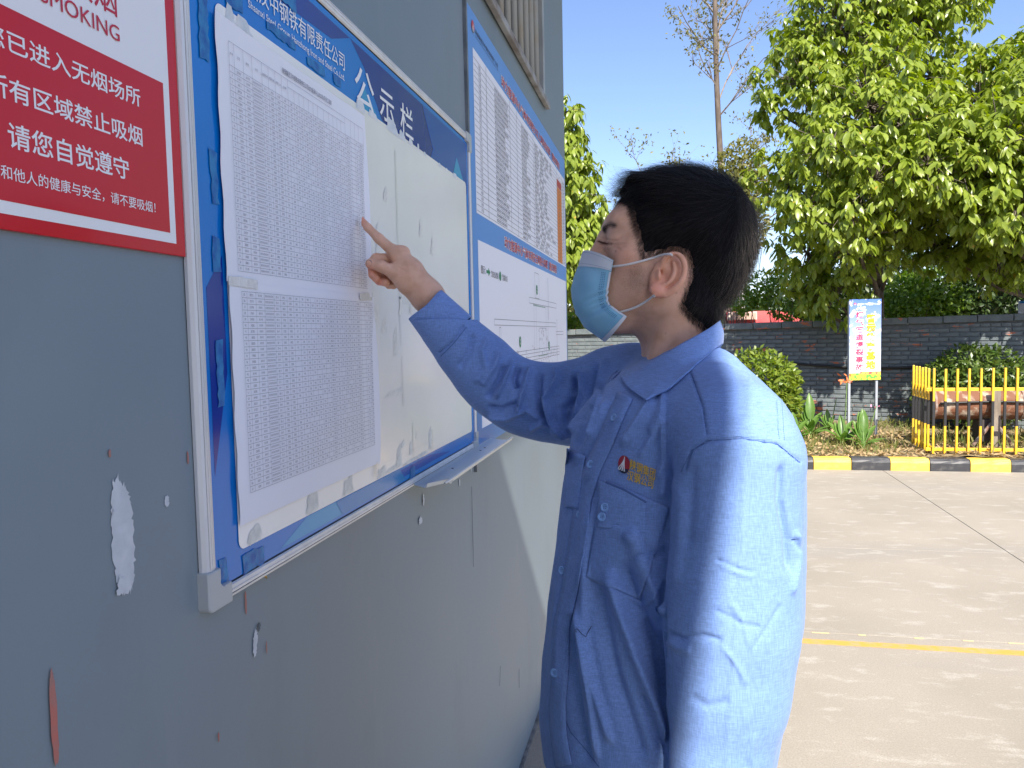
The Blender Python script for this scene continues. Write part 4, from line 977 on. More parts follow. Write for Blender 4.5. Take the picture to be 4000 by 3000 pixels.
# ================================================================== planting bed in front of the wall
bush('round_shrub', 'clipped round sunlit shrub beside the shoulder of the man', 'shrub', [(2960, 1520, 150, 9.7), (3020, 1600, 100, 9.7), (2900, 1600, 110, 9.7), (3040, 1500, 80, 9.8)], tuple(on_ground(2960, 1700, .12)), 5200, .075, leaf_mat('shrub_leaf', (.10, .17, .02), (.20, .24, .03), .35, .3), 41, tpl=TPs, n_obj=0)
bush('round_shrub', 'clipped dark green shrub inside the yellow fence', 'shrub', [(3790, 1470, 120, 10.1), (3880, 1470, 110, 10.1), (3690, 1500, 90, 10.1), (3960, 1500, 90, 10.1), (3800, 1540, 120, 10.1), (3640, 1540, 70, 10.1), (3900, 1560, 100, 10.1)], tuple(on_ground(3800, 1680, .12)), 6800, .07, leaf_mat('hedge_leaf', (.05, .10, .018), (.12, .17, .03), .35, .25, (.30, .26, .03)), 42, tpl=TPs)
# canna plants: every broad leaf is a part
def canna_leaf():
    V = []; F = []; nl = 8
    for i in range(nl + 1):
        t = i / nl; w = .17 * math.sin(math.pi * min(1, (t * .93 + .07) ** .85)) ** .8 * (1 if i < nl else .05); z = -.20 * t ** 2.2
        V += [(-w, t, z + .30 * w), (-w * .5, t, z + .10 * w), (0, t, z), (w * .5, t, z + .10 * w), (w, t, z + .30 * w)]
    for i in range(nl):
        for j in range(4): a = i * 5 + j; F.append((a, a+1, a+6, a+5))
    return np_mesh('leaf', np.array(V), np.array(F))
M_canna = leaf_mat('canna_leaf', (.10, .20, .035), (.14, .25, .05), .4, .35); CL = canna_leaf(); CL.materials.append(M_canna)
M_stalk = mat('green_stalk', (.12, .20, .05), .6)
r = random.Random(12)
def canna(px, py, label, leaves, lean=0, flower=None):
    base = on_ground(px, py, .11); root = empty('canna_plant', tuple(base), label, 'plant', 'broad leaved plants in front of the brick wall')
    b = MB()
    for k, (az, el, L_, h) in enumerate([(a_ + q * 37, e_ - q * 8, l_ * (.74 - .12 * q), h_ * (.8 - .25 * q)) for q in (0, 1) for a_, e_, l_, h_ in leaves]):
        a = math.radians(az); d = np.array([math.cos(a) * math.cos(math.radians(el)), math.sin(a) * math.cos(math.radians(el)), math.sin(math.radians(el))])
        p = base + np.array([d[0] * .03, d[1] * .03, h]); N_ = np.array([-d[0] * d[2], -d[1] * d[2], 1 - d[2] ** 2]) + np.array([0, -.9, 0]) * (.8 if el > 60 else .2)
        R = orient(d[None], nrm(N_)[None])[0] * L_
        o = bpy.data.objects.new('leaf', CL); col.objects.link(o); o.matrix_world = Matrix([[*R[i], p[i]] for i in range(3)] + [[0, 0, 0, 1]]); o.parent = root; o.matrix_parent_inverse = Matrix.Translation(-Vector(root.location))
        b.tube([base + [0, 0, -.03], base + [d[0] * .01, d[1] * .01, h * .5], p], [.012, .010, .006], 6)
    put(b.build('stalk', M_stalk, smooth=True), root)
    if flower: flower(base, root)
M_of = mat('orange_petal', (.62, .12, .03), .6, c2=(.72, .20, .05), scale=30); M_pf = mat('pink_petal', (.72, .25, .42), .6)
def spike(h, m, n, sz, dx):
    def f(base, root):
        b = MB(); top = base + np.array([dx, 0, h]); b.tube([base, (base + top) / 2 + [.01, 0, 0], top], .006, 5); put(b.build('flower_stem', M_stalk), root)
        for k in range(n):
            p = top + np.array([r.uniform(-.07, .07), r.uniform(-.03, .03), r.uniform(-.07, .05)]); V, F = TPs; d = nrm(np.array([r.gauss(0, 1), r.gauss(0, .6) - .4, r.gauss(0, .8)]))
            R = orient(d[None], nrm(np.array([r.gauss(0, 1), -1, r.gauss(0, 1)]))[None])[0] * sz * r.uniform(.7, 1.2); b = MB(); b.add(V @ R.T + p, F.tolist()); put(b.build('petal', m), root)
    return f
canna(3165, 1722, 'tall broad leaved plant with one upright pointed leaf beside the round shrub', [(90, 84, .46, .34), (150, 60, .36, .22), (30, 58, .36, .20), (200, 45, .33, .12), (340, 40, .33, .10), (270, 55, .33, .15), (120, 70, .38, .25)])
canna(3105, 1740, 'leftmost broad leaved plant partly behind the sleeve', [(170, 55, .36, .15), (20, 60, .34, .15), (100, 75, .38, .2), (250, 45, .3, .1), (330, 50, .3, .1)])
canna(3290, 1742, 'broad leaved plant under the left leg of the sign with orange flower', [(140, 55, .36, .12), (40, 58, .36, .12), (190, 40, .34, .1), (350, 42, .36, .1), (90, 74, .36, .16), (270, 50, .28, .08)], flower=spike(.82, M_of, 14, .055, .05))
canna(3372, 1750, 'broad leaved plant between the two legs of the sign', [(80, 84, .44, .18), (110, 78, .42, .16), (150, 55, .32, .1), (30, 55, .34, .1), (200, 30, .30, .06), (340, 30, .30, .06), (60, 80, .36, .24)], flower=spike(.50, M_pf, 4, .03, .14))
canna(3235, 1690, 'small broad leaved plant at the foot of the brick wall', [(140, 60, .26, .1), (40, 60, .26, .1), (90, 78, .3, .14), (270, 50, .24, .06)], flower=spike(.46, M_pf, 3, .028, .1))
# grass and leaf litter
r = np.random.default_rng(14); n = 9000
gx = r.uniform(.6, 7.5, n); gy = KERB_Y + .18 + r.beta(1.3, 1.3, n) * 2.6; keep = (np.sin(gx * 3.1 + gy * 2) + np.sin(gx * 1.3 - gy * 4.1) + r.normal(0, .6, n)) > -.1; gx, gy = gx[keep], gy[keep]; n = len(gx)
pos = np.stack([gx, gy, bed_z(gx, gy) - .005], 1); D = r.normal(0, .45, (n, 3)) + [0, 0, 1]; blade = leaf_template(3, .07, .35, .1)
me = leaf_mesh('grass', pos, orient(D, r.normal(size=(n, 3))), r.uniform(.05, .17, n), blade, leaf_mat('grass_blade', (.09, .14, .025), (.22, .20, .06), .6, .3)); o = bpy.data.objects.new('grass', me); col.objects.link(o); tag(o, 'short uneven grass in the planting bed', 'grass', kind='stuff')
n = 5200; gx = r.uniform(.6, 7.5, n); gy = KERB_Y + .16 + r.beta(1.1, 1.9, n) * 2.3
pos = np.stack([gx, gy, bed_z(gx, gy) + .012], 1); D = r.normal(size=(n, 3)) * [1, 1, .25]
me = leaf_mesh('leaf_litter', pos, orient(D, r.normal(0, .35, (n, 3)) + [0, 0, 1]), r.uniform(.03, .10, n), leaf_template(2, .42, -.2, .4), leaf_mat('dry_leaf', (.30, .20, .09), (.46, .35, .19), .8, .15)); o = bpy.data.objects.new('leaf_litter', me); col.objects.link(o); tag(o, 'dry fallen leaves scattered over the planting bed', 'leaves', kind='stuff')

# ================================================================== standing sign on two legs
sd = 9.75
def sgp(px, py): return at(px, py, sd)
A_ = sgp(3319, 1170); B_ = sgp(3443, 1166); Cc = sgp(3315, 1487)
W_ = float(np.linalg.norm((B_ - A_)[:2])); u_ = nrm(np.array([*(B_ - A_)[:2], 0])); H_ = A_[2] - Cc[2]; n_ = np.cross(u_, [0, 0, 1.0]); n_ = n_ if n_[1] < 0 else -n_
ss = empty('standing_sign', tuple((A_ + B_) / 2 * [1, 1, 0]), 'upright printed sign with yellow and red Chinese characters on two steel legs', 'sign')
def SP(u, v, h=0.0): return A_ + u_ * u * W_ - np.array([0, 0, 1.0]) * v * H_ + n_ * h
b = MB(); b.obox(SP(.5, .5, -.008), u_ * W_ / 2, n_ * .008, np.array([0, 0, H_ / 2])); put(b.build('panel', mat('sign_back', (.5, .52, .55), .4)), ss)
def sky_print():
    m = mat('sky_print', (.08, .20, .58), .35, coat=.3); nt = m.node_tree; N = nt.nodes; L = nt.links; bs = N['Principled BSDF']
    uv = N.new('ShaderNodeUVMap'); sp = N.new('ShaderNodeSeparateXYZ'); L.new(uv.outputs[0], sp.inputs[0])
    rp = N.new('ShaderNodeValToRGB'); e = rp.color_ramp.elements; e[0].position = 0; e[0].color = (.55, .60, .72, 1); e[1].position = 1; e[1].color = (.07, .17, .52, 1)
    k = e.new(.45); k.color = (.32, .40, .66, 1); L.new(sp.outputs[1], rp.inputs[0])
    n = N.new('ShaderNodeTexNoise'); n.inputs['Scale'].default_value = 4.5; n.inputs['Detail'].default_value = 6; mp = N.new('ShaderNodeMapping'); mp.inputs['Scale'].default_value = (1, 2.2, 1); L.new(uv.outputs[0], mp.inputs[0]); L.new(mp.outputs[0], n.inputs['Vector'])
    r_ = N.new('ShaderNodeMapRange'); r_.inputs[1].default_value = .54; r_.inputs[2].default_value = .60; L.new(n.outputs[0], r_.inputs[0])
    x = N.new('ShaderNodeMix'); x.data_type = 'RGBA'; x.inputs[7].default_value = (.80, .82, .88, 1); L.new(r_.outputs[0], x.inputs[0]); L.new(rp.outputs[0], x.inputs[6]); L.new(x.outputs[2], bs.inputs['Base Color']); return m
def quad_uv(name, u0, u1, v0, v1, h, m):
    me = bpy.data.meshes.new(name); me.from_pydata([tuple(SP(u0, v1, h)), tuple(SP(u1, v1, h)), tuple(SP(u1, v0, h)), tuple(SP(u0, v0, h))], [], [(0, 1, 2, 3)])
    uvl = me.uv_layers.new(name='UVMap')
    for i, c in enumerate(((0, 0), (1, 0), (1, 1), (0, 1))): uvl.data[i].uv = c
    return put(link(name, me, m), ss)
quad_uv('printed_sky', 0, 1, 0, .90, .0015, sky_print())
M_fl = mat('flower_print', (.75, .62, .05), .5, c2=(.10, .38, .06), scale=28, detail=3, mix=(.45, .55)); M_fl2 = mat('flower_print_red', (.70, .10, .08), .5, c2=(.75, .60, .10), scale=34, mix=(.4, .55))
quad_uv('printed_flowers', 0, 1, .915, 1, .0015, M_fl); quad_uv('printed_flowers', .35, 1, .895, .93, .0022, M_fl2); quad_uv('printed_road', 0, 1, .875, .897, .0020, mat('white_print', (.74, .74, .74), .5))
quad_uv('printed_building', 0, .55, .70, .875, .0018, mat('print_grey', (.38, .42, .50), .5, c2=(.66, .68, .72), scale=9, mix=(.4, .6)))
def sign_chars(s, uc, w, v0, v1, mo, mi, bo, bi):
    n = len(s)
    for i, ch in enumerate(s):
        va = v0 + (v1 - v0) * i / n; vb = v0 + (v1 - v0) * (i + .86) / n
        for nm, m, bd, h, g in (('character_outline', mo, bo, .0030, .012), ('character', mi, bi, .0040, 0)):
            co, F = text_mesh(ch, bd); lo = co.min(0); hi = co.max(0); u = (co[:, 0] - lo[0]) / max(1e-6, hi[0] - lo[0]); v = (co[:, 1] - lo[1]) / max(1e-6, hi[1] - lo[1])
            V = [SP(uc - w/2 - g + uu * (w + 2*g), vb + g*.4 - vv * (vb - va + g*.8), h) for uu, vv in zip(u, v)]; bb = MB(); bb.add(V, F); put(bb.build(nm, m), ss)
M_sy = mat('print_yellow', (.82, .68, .02), .4); M_syo = mat('print_olive', (.25, .20, .02), .5); M_sr = mat('print_crimson', (.62, .03, .10), .4); M_sw2 = mat('print_white2', (.82, .82, .84), .5)
sign_chars('煤气管道爆裂事故', .32, .25, .15, .89, M_sw2, M_sr, .06, .022); sign_chars('警示教育基地', .68, .29, .19, .88, M_syo, M_sy, .06, .03)
co, F = text_mesh('陕钢集团汉中钢铁有限责任公司', 0); lo = co.min(0); hi = co.max(0); b = MB(); b.add([SP(.25 + .65 * (x - lo[0]) / (hi[0]-lo[0]), .070 - .022 * (y - lo[1]) / (hi[1]-lo[1]), .003) for x, y, z in co], F); put(b.build('lettering', M_sw2), ss)
emblem('logo', ss, SP(.17, .058, .002), u_, (0, 0, 1), .017, M_sr, M_sw2, M_ink)
M_leg = mat('leg_steel', (.40, .43, .47), .45, metal=.3)
for u0 in (.03, .90):
    b = MB(); p = SP(u0, 1, -.03); b.obox((p[0], p[1], (A_[2] - .02) / 2), u_ * .014, n_ * .014, (0, 0, (A_[2] - .02) / 2)); put(b.build('leg', M_leg), ss)
# white notice panel at the right edge
wpn = empty('white_notice_panel', tuple(at(4040, 1400, 10.6) * [1, 1, 0]), 'white printed panel with a blue top edge at the far right', 'sign')
a0 = at(3976, 1420, 10.6); a1 = at(4160, 1172, 10.6); b = MB(); b.box((a0[0], a0[1], a0[2]), (a1[0], a0[1] + .03, a1[2])); put(b.build('panel', mat('panel_white', (.74, .74, .78), .4)), wpn)
b = MB(); b.box((a0[0], a0[1] - .002, a1[2] - .035), (a1[0], a0[1] - .0005, a1[2])); b.box((a0[0], a0[1] - .002, a0[2]), (a1[0], a0[1] - .0005, a0[2] + .04)); put(b.build('blue_edge', mat('panel_blue', (.01, .22, .62), .4)), wpn)
b = MB(); rr = random.Random(3)
for k in range(14): z = a1[2] - .12 - k * .05; x = a0[0] + .08; wd = rr.uniform(.1, .4); b.add([(x, a0[1]-.001, z), (x+wd, a0[1]-.001, z), (x+wd, a0[1]-.001, z+.02), (x, a0[1]-.001, z+.02)], [(0,1,2,3)])
put(b.build('print_lines', M_ink), wpn)
for x in (a0[0] + .05, a1[0] - .05): b = MB(); b.box((x - .02, a0[1] + .032, 0), (x + .02, a0[1] + .06, a1[2])); put(b.build('leg', M_leg), wpn)

# ================================================================== black and yellow fence round the rusty pipe
M_fy = mat('fence_yellow', (.72, .44, .015), .4, coat=.2, c2=(.60, .36, .03), scale=12); M_fk = mat('fence_black', (.02, .02, .022), .4)
fc = on_ground(3640, 1777, .12); fe = on_ground(4400, 1785, .12); fe[1] = fc[1] + .0; fb = on_ground(3541, 1727, .12); fs = on_ground(3626, 1771, .12); fs_dir = nrm((fb - fs) * [1, 1, 0])
fn = empty('safety_fence', tuple(fc), 'yellow and black barred metal fence around the rusty pipe', 'fence')
HF = .93; t_ = .0108; z_ = .135
def bar(p, dx, dy):
    p = np.array([p[0], p[1], z_]); hh = HF + random.uniform(-.006, .006)
    ob = MB(); ob.obox(p + [0, 0, hh/2], dx * t_, dy * t_, (0, 0, hh/2)); o = put(ob.build('bar', M_fy, bevel=.002), fn)
    ob = MB(); ob.obox(p + [0, 0, .44], dx * (t_ + .0012), dy * (t_ + .0012), (0, 0, .135)); put(ob.build('black_band', M_fk), o); return o
ex = np.array([1.0, 0, 0]); ey = np.array([0, 1.0, 0]); pit = .1165
for k in range(0, 26): bar(fc + ex * (pit * k + .01), ex, ey)
sn = np.array([-fs_dir[1], fs_dir[0], 0])
for k in range(1, 7): bar(fc + fs_dir * pit * (k + .25) * 1.02, fs_dir, sn)
for z in (.045, .70):
    b = MB(); c = fc + ex * 1.5; b.obox((c[0], c[1] + .026, z_ + z), ex * 1.56, ey * .0125, (0, 0, .0175)); put(b.build('rail', M_fy, bevel=.002), fn)
    b = MB(); c = fc + fs_dir * .42; b.obox((c[0] + .026, c[1], z_ + z), fs_dir * .42, sn * .0125, (0, 0, .0175)); put(b.build('rail', M_fy, bevel=.002), fn)
pp = empty('rusty_pipe', (fc[0] + 1.2, fc[1] + .62, .6), 'thick rusty insulated pipe lying on steel supports behind the yellow fence', 'pipe')
M_pipe = mat('flaking_rust', (.17, .07, .035), .8, c2=(.44, .37, .29), scale=9, detail=9, mix=(.50, .66), bump=.8, bscale=25, bdist=.01)
pc = at(3660, 1577, 9.15); R_ = .185
b = MB(); X0 = pc[0] - .08; P = []
nx = 40; A = np.linspace(0, 2*math.pi, 40, endpoint=False)
for i in range(nx): x = X0 + i * .09; P.append([(x, pc[1] + (R_ + .004*math.sin(i*2.1+a*3)) * math.cos(a), pc[2] + (R_ + .004*math.sin(i*1.3+a*2)) * math.sin(a)) for a in A])
b.grid(np.array(P), closed_u=True); put(b.build('pipe_shell', M_pipe, smooth=True), pp)
b = MB(); b.tube([(X0 - .004, pc[1], pc[2]), (X0 + .01, pc[1], pc[2])], R_ * .96, 32); put(b.build('end_plate', mat('pipe_dark', (.03, .022, .02), .8)), pp)
for x in (X0 + .02, X0 + .95, X0 + 2.1): b = MB(); b.tube([(x - .012, pc[1], pc[2]), (x + .012, pc[1], pc[2])], R_ + .008, 32); put(b.build('pipe_band', M_rust, smooth=False), pp)
b = MB(); b.tube([(X0 + .05 + t * 3.3, pc[1] - R_ - .02, pc[2] + .02 + .02 * math.sin(t * 9)) for t in np.linspace(0, 1, 30)], .013, 7); put(b.build('cable', M_hose, smooth=True), pp)
for sx in (.62, 2.6):
    x = X0 + sx; b = MB(); b.box((x - .04, pc[1] - R_ - .10, .1), (x + .04, pc[1] - R_ - .05, pc[2] + R_ + .02)); o = put(b.build('support_post', M_barkd, bevel=.004), pp)
    b = MB(); b.tube([(x, pc[1] - R_ - .02, .42), (x - .22, pc[1] - R_ - .0, .12)], .02, 6); b.tube([(x, pc[1] - R_ - .02, .42), (x + .22, pc[1] - R_ - .0, .12)], .02, 6); put(b.build('brace', M_rust), pp)
    b = MB(); b.box((x - .10, pc[1] - .15, .1), (x + .10, pc[1] + .15, pc[2] - R_ + .01)); put(b.build('saddle', mat('saddle_dark', (.06, .05, .045), .9)), pp)
# ================================================================== the man pointing at the sheet
def CM(px, py, z): return np.array([(px - 2000) / 3000 * z, (1500 - py) / 3000 * z, z])      # view-aligned metres
def W(V):
    V = np.asarray(V, float); return CAM_POS + V[..., :1] * CR[:, 0] + V[..., 1:2] * CR[:, 1] - V[..., 2:3] * CR[:, 2]
def WL(v): return np.asarray(v, float) @ CR.T * 1.0
def smoothstep(x): x = np.clip(x, 0, 1); return x * x * (3 - 2 * x)
def vnoise(P, freq, seed, oct=3):
    r = np.random.default_rng(seed); out = np.zeros(len(P)); amp = 1; f = freq
    for o in range(oct):
        for k in range(5):
            d = r.normal(size=3); d /= np.linalg.norm(d); w = r.normal(size=3); w /= np.linalg.norm(w)
            out += amp * .4 * np.sin(f * (P @ d) + 1.3 * np.sin(f * .6 * (P @ w) + r.uniform(0, 6)) + r.uniform(0, 6))
        amp *= .5; f *= 2.1
    return out
man = empty('person', tuple(on_ground(2640, 4000)[:2]) + (0.0,), 'man in pale blue work shirt and blue surgical mask pointing at the sheet', 'person')
man.location = W(CM(2560, 1500, 1.08))[0] * 0 + 0 if False else tuple(W(CM(2600, 1500, 1.07))[:2]) + (0.0,)
def skin_mat():
    m = mat('skin', (.72, .43, .295), .5, c2=(.62, .35, .225), scale=60, detail=7, mix=(.42, .72), bump=.4, bscale=420, bdist=.0006, sss=.12, spec=.4)
    nt = m.node_tree; N = nt.nodes; L = nt.links; b = N['Principled BSDF']; src = b.inputs['Base Color'].links[0].from_socket
    at_ = N.new('ShaderNodeAttribute'); at_.attribute_name = 'tint'
    x = N.new('ShaderNodeMix'); x.data_type = 'RGBA'; x.blend_type = 'MULTIPLY'; x.inputs[0].default_value = 1
    L.new(src, x.inputs[6]); L.new(at_.outputs['Color'], x.inputs[7]); L.new(x.outputs[2], b.inputs['Base Color']); return m
M_skin = skin_mat()

# ---------------------------------------------------------------- head
ZM = 1.10; K = ZM / 3000
def E_(px, py, rx, ry, rz, dz=0.0, rot=0.0):
    c = CM(px, py, ZM); c[2] += dz; a = math.radians(rot)
    R = np.array([[math.cos(a), -math.sin(a), 0], [math.sin(a), math.cos(a), 0], [0, 0, 1]])
    return c, (rx * K, ry * K, rz), R
def head_sdf(P):
    A = lambda *a: sd_ell(P, *E_(*a)[:2], E_(*a)[2])
    d = A(2668, 912, 252, 205, .0745, 0, 8)                    # cranium
    d = smin(d, A(2530, 905, 158, 150, .0650, 0, 0), .03)       # forehead
    d = smin(d, A(2455, 1060, 118, 170, .0560, 0, 0), .03)      # face
    d = smin(d, A(2520, 1175, 150, 105, .0540, 0, -12), .035)   # jaw
    d = smin(d, A(2400, 1235, 62, 66, .028, 0, 0), .03)         # chin
    d = smin(d, A(2330+30, 1120, 46, 100, .030, 0, 0), .02)     # mouth
    d = smin(d, A(2690, 1100, 120, 170, .058, 0, 0), .04)       # occiput base
    for s in (-1, 1):
        d = smin(d, A(2455, 1030, 62, 44, .018, s * .047, -10), .022)   # cheekbone
        d = smin(d, A(2560, 1150, 70, 62, .014, s * .050, -20), .03)    # angle of jaw
        d = smin(d, A(2402, 884, 36, 20, .020, s * .028, -25), .022)    # brow
        d = smax(d, -sd_ell(P, *E_(2346, 955, 30, 27, .017, s * .036)[:2]), .016)   # eye socket
        d = smin(d, sd_ell(P, *E_(2394, 957, 34, 32, .0120, s * .034)[:2]), .012)  # closed-down eyeball with lids
    n0, n1 = CM(2356, 930, ZM), CM(2290, 1075, ZM)
    d = smin(d, sd_cap(P, n0, n1, .0075, .0125), .012)
    a, b = CM(2636, 1120, ZM + .004), CM(2668, 1560, ZM + .01)
    d = smin(d, sd_cap(P, a, b, .0530, .0550), .03)             # neck
    for s in (-1, 1):
        d = smin(d, sd_cap(P, CM(2690, 1120, ZM + s * .052), CM(2530, 1500, ZM + s * .022), .013, .011), .02)   # neck muscle
    return d
V1, F1 = surface_nets(head_sdf, CM(2215, 1560, ZM) * [1, 1, 0] + [0, 0, ZM - .105], CM(2960, 680, ZM) * [1, 1, 0] + [0, 0, ZM + .105], .0022)
N1 = vnormals(V1, F1)
def cpx(V): return 2000 + 3000 * V[:, 0] / V[:, 2], 1500 - 3000 * V[:, 1] / V[:, 2]
x, y = cpx(V1); near = (V1[:, 2] < ZM)
disp = np.zeros(len(V1))
def crease(pts, w, a, x=x, y=y, ok=near):
    d, t, s = seg_dist(x, y, pts); return np.where(ok, a * np.exp(-(d / w) ** 2) * np.sqrt(np.clip(np.sin(np.pi * np.clip(t, .04, .96)), 0, 1)), 0)
# squinting eye: lid slit, folds and crow's feet
disp += crease([(2338, 940), (2352, 950), (2372, 953), (2392, 951)], 4.5, -.0030)
disp += crease([(2342, 930), (2362, 934), (2384, 940), (2410, 938), (2436, 920)], 4, -.0026)
disp += crease([(2388, 953), (2412, 956), (2446, 948)], 4, -.0024) + crease([(2376, 960), (2400, 964), (2430, 978)], 4, -.0020)
disp += crease([(2350, 965), (2362, 985), (2372, 1000)], 4, -.0009) + crease([(2345, 943), (2366, 944), (2390, 946)], 5, .0014) + crease([(2348, 960), (2370, 963), (2390, 961)], 6, .0014)
disp += crease([(2420, 962), (2452, 966)], 3.5, -.0013) + crease([(2436, 934), (2462, 908)], 3.5, -.0013) + crease([(2352, 968), (2366, 990), (2380, 1004)], 4, -.0013)
disp += crease([(2500, 1200), (2470, 1280), (2455, 1340)], 26, -.0014)
V1 += N1 * disp[:, None]
# ear: built on its own fine grid, rooted in the side of the head
EZ = ZM - .0765
def EP(px, py, dz=0): return CM(px - 10, py + 3, EZ - dz)
def resample(pts, rads, n):
    pts = np.asarray(pts, float); m = len(pts); t = np.linspace(0, m - 1, n); i = np.clip(t.astype(int), 0, m - 2); f = (t - i)[:, None]
    g_ = lambda k: pts[np.clip(k, 0, m - 1)]
    p0, p1, p2, p3 = g_(i - 1), g_(i), g_(i + 1), g_(i + 2)
    q = .5 * ((2 * p1) + (-p0 + p2) * f + (2*p0 - 5*p1 + 4*p2 - p3) * f**2 + (-p0 + 3*p1 - 3*p2 + p3) * f**3)
    return [tuple(v) for v in q], list(np.interp(t, np.arange(m), rads))
def ear_sdf(P):
    base = sd_ell(P, EP(2612, 1075, -.001), (58*.34e-3, 92*.34e-3, .0075), np.array([[math.cos(-.42), -math.sin(-.42), 0], [math.sin(-.42), math.cos(-.42), 0], [0, 0, 1]]))
    helix = [(2597, 1042, .001), (2604, 1010, .006), (2630, 992, .010), (2660, 994, .012), (2679, 1016, .013), (2684, 1048, .013), (2677, 1082, .012), (2661, 1108, .011), (2638, 1130, .009), (2610, 1146, .006)]
    hq, hr = resample(helix, [.0030, .0032, .0034, .0036, .0035, .0035, .0037, .0040, .0044, .0050], 22); hp = [EP(*q) for q in hq]; d = smin(base, sd_chain(P, hp, hr, .0015), .004)
    cut = sd_ell(P, EP(2624, 1050, .0125), (27*.34e-3, 62*.34e-3, .0085), np.array([[math.cos(-.38), -math.sin(-.38), 0], [math.sin(-.38), math.cos(-.38), 0], [0, 0, 1]]))
    d = smax(d, -cut, .003)
    anti = [(2640, 1022, .0065), (2646, 1050, .0080), (2639, 1078, .0085), (2620, 1100, .0080), (2602, 1112, .0070)]
    aq, ar = resample(anti, [.0022, .0030, .0034, .0032, .0028], 14); d = smin(d, sd_chain(P, [EP(*q) for q in aq], ar, .0015), .003)
    d = smax(d, -sd_ell(P, EP(2606, 1068, .009), (19*.34e-3, 30*.34e-3, .0085)), .003)             # concha
    d = smax(d, -sd_ell(P, EP(2592, 1062, .004), (9*.34e-3, 12*.34e-3, .0080)), .002)
    d = smin(d, sd_ell(P, EP(2583, 1072, .0055), (10*.34e-3, 19*.34e-3, .0042)), .004)               # tragus
    lobe = sd_ell(P, EP(2576, 1132, .0055), (31*.34e-3, 25*.34e-3, .0062), np.array([[math.cos(-.5), -math.sin(-.5), 0], [math.sin(-.5), math.cos(-.5), 0], [0, 0, 1]]))
    return smin(d, lobe, .006)
lo = EP(2520, 1180, .022); hi = EP(2712, 965, -.012); lo, hi = np.minimum(lo, hi), np.maximum(lo, hi)
V2, F2 = surface_nets(ear_sdf, lo, hi, .0010)
# pointing right hand
ZW = float(-(np.asarray(on_wall(1408, 855, .0165)) - CAM_POS) @ CR[:, 2])
def HP(px, py, dz=0): return CM(px, py, ZW + dz)
def hand_sdf(P):
    ch = lambda pts, r, k=.004: sd_chain(P, [HP(*q) for q in pts], r, k)
    d = ch([(1411, 858, .002), (1438, 890, -.004), (1480, 932, -.010), (1546, 990, -.014)], [.0056, .0068, .0082, .0105])
    palm = smin(ch([(1556, 1000, -.012), (1600, 1060, -.012), (1668, 1150, -.008)], [.0150, .0220, .0235], .01), ch([(1560, 1050, .004), (1610, 1110, .004), (1668, 1160, 0)], [.018, .021, .022], .01), .012)
    d = smin(d, palm, .010)
    d = smin(d, sd_ell(P, HP(1574, 982, -.014), (.0115, .0095, .009)), .008)                       # knuckle
    fore = ch([(1668, 1155, -.006), (1760, 1270, -.008), (1860, 1400, -.01)], [.0235, .0250, .028], .01); d = smin(d, fore, .02)
    thenar = ch([(1590, 1100, -.016), (1545, 1068, -.024)], [.0205, .0135], .01); d = smin(d, thenar, .010)
    thumb = ch([(1545, 1066, -.025), (1490, 1040, -.027), (1447, 1030, -.024)], [.0118, .0098, .0086], .004); d = smin(d, thumb, .004)
    mid = ch([(1540, 1012, .002), (1470, 1010, -.004), (1452, 1030, -.006), (1458, 1072, -.010), (1470, 1088, -.014)], [.0100, .0088, .0084, .0078, .0072], .003)
    ring = ch([(1560, 1030, .016), (1480, 1030, .012), (1466, 1052, .010), (1482, 1096, -.002), (1508, 1104, -.012)], [.0100, .0086, .0082, .0076, .0070], .003)
    pink = ch([(1580, 1055, .030), (1510, 1060, .028), (1502, 1085, .022), (1520, 1112, .006), (1538, 1116, -.004)], [.0090, .0078, .0074, .0068, .0062], .003)
    f = np.minimum(np.minimum(mid, ring), pink); d = smin(d, f, .0022)
    cr = sd_cap(P, HP(1507, 985, -.030), HP(1512, 1030, -.030), .0022); d = smax(d, -cr, .003)
    d = smax(d, -sd_cap(P, HP(1530, 1040, -.036), HP(1582, 1060, -.042), .0030, .0012), .005)
    return d
lo = HP(1385, 1330, -.06); hi = HP(1800, 825, .06); lo, hi = np.minimum(lo, hi), np.maximum(lo, hi)
lo[2] -= .0; V3, F3 = surface_nets(hand_sdf, lo, hi, .0014)
N3 = vnormals(V3, F3); x3, y3 = cpx(V3); d3 = np.zeros(len(V3)); ok3 = N3[:, 2] < .3
for pts, w, a in (([(1466, 918), (1478, 934)], 2.6, -.0009), ([(1500, 975), (1512, 982)], 3, -.0012), ([(1430, 872), (1437, 866)], 5, .0006), ([(1478, 915), (1500, 925)], 7, .0006), ([(1549, 1040), (1590, 1062)], 3.5, -.0012), ([(1428, 905), (1440, 896)], 2.4, -.0006)):
    d3 += crease(pts, w, a, x3, y3, ok3)
V3 += N3 * d3[:, None]
# near arm and hand that hang below the frame, torso core, legs: coarse skin surface hidden by the clothes
def low_sdf(P):
    d = sd_chain(P, [CM(2830, 2900, .89), CM(2800, 3200, .885), CM(2795, 3330, .88)], [.030, .024, .021], .01)
    d = smin(d, sd_ell(P, CM(2792, 3450, .88), (.016, .040, .037)), .012)
    for k, (dz, ln) in enumerate(((-.030, .066), (-.010, .078), (.010, .084), (.028, .076))):
        a = CM(2785, 3540, .88) + [0, 0, -dz]; d = smin(d, sd_chain(P, [a, a + [-.008, -ln * .5, 0], a + [.004, -ln, 0]], [.0095, .0088, .0072], .003), .006)
    a = CM(2770, 3400, .88); d = smin(d, sd_chain(P, [a, a + [-.028, -.035, -.012], a + [-.034, -.072, -.014]], [.013, .0105, .0085], .004), .008)
    return d
lo = CM(2650, 3900, .88) - [0, 0, .08]; hi = CM(2950, 2880, .88) + [.02, 0, .08]
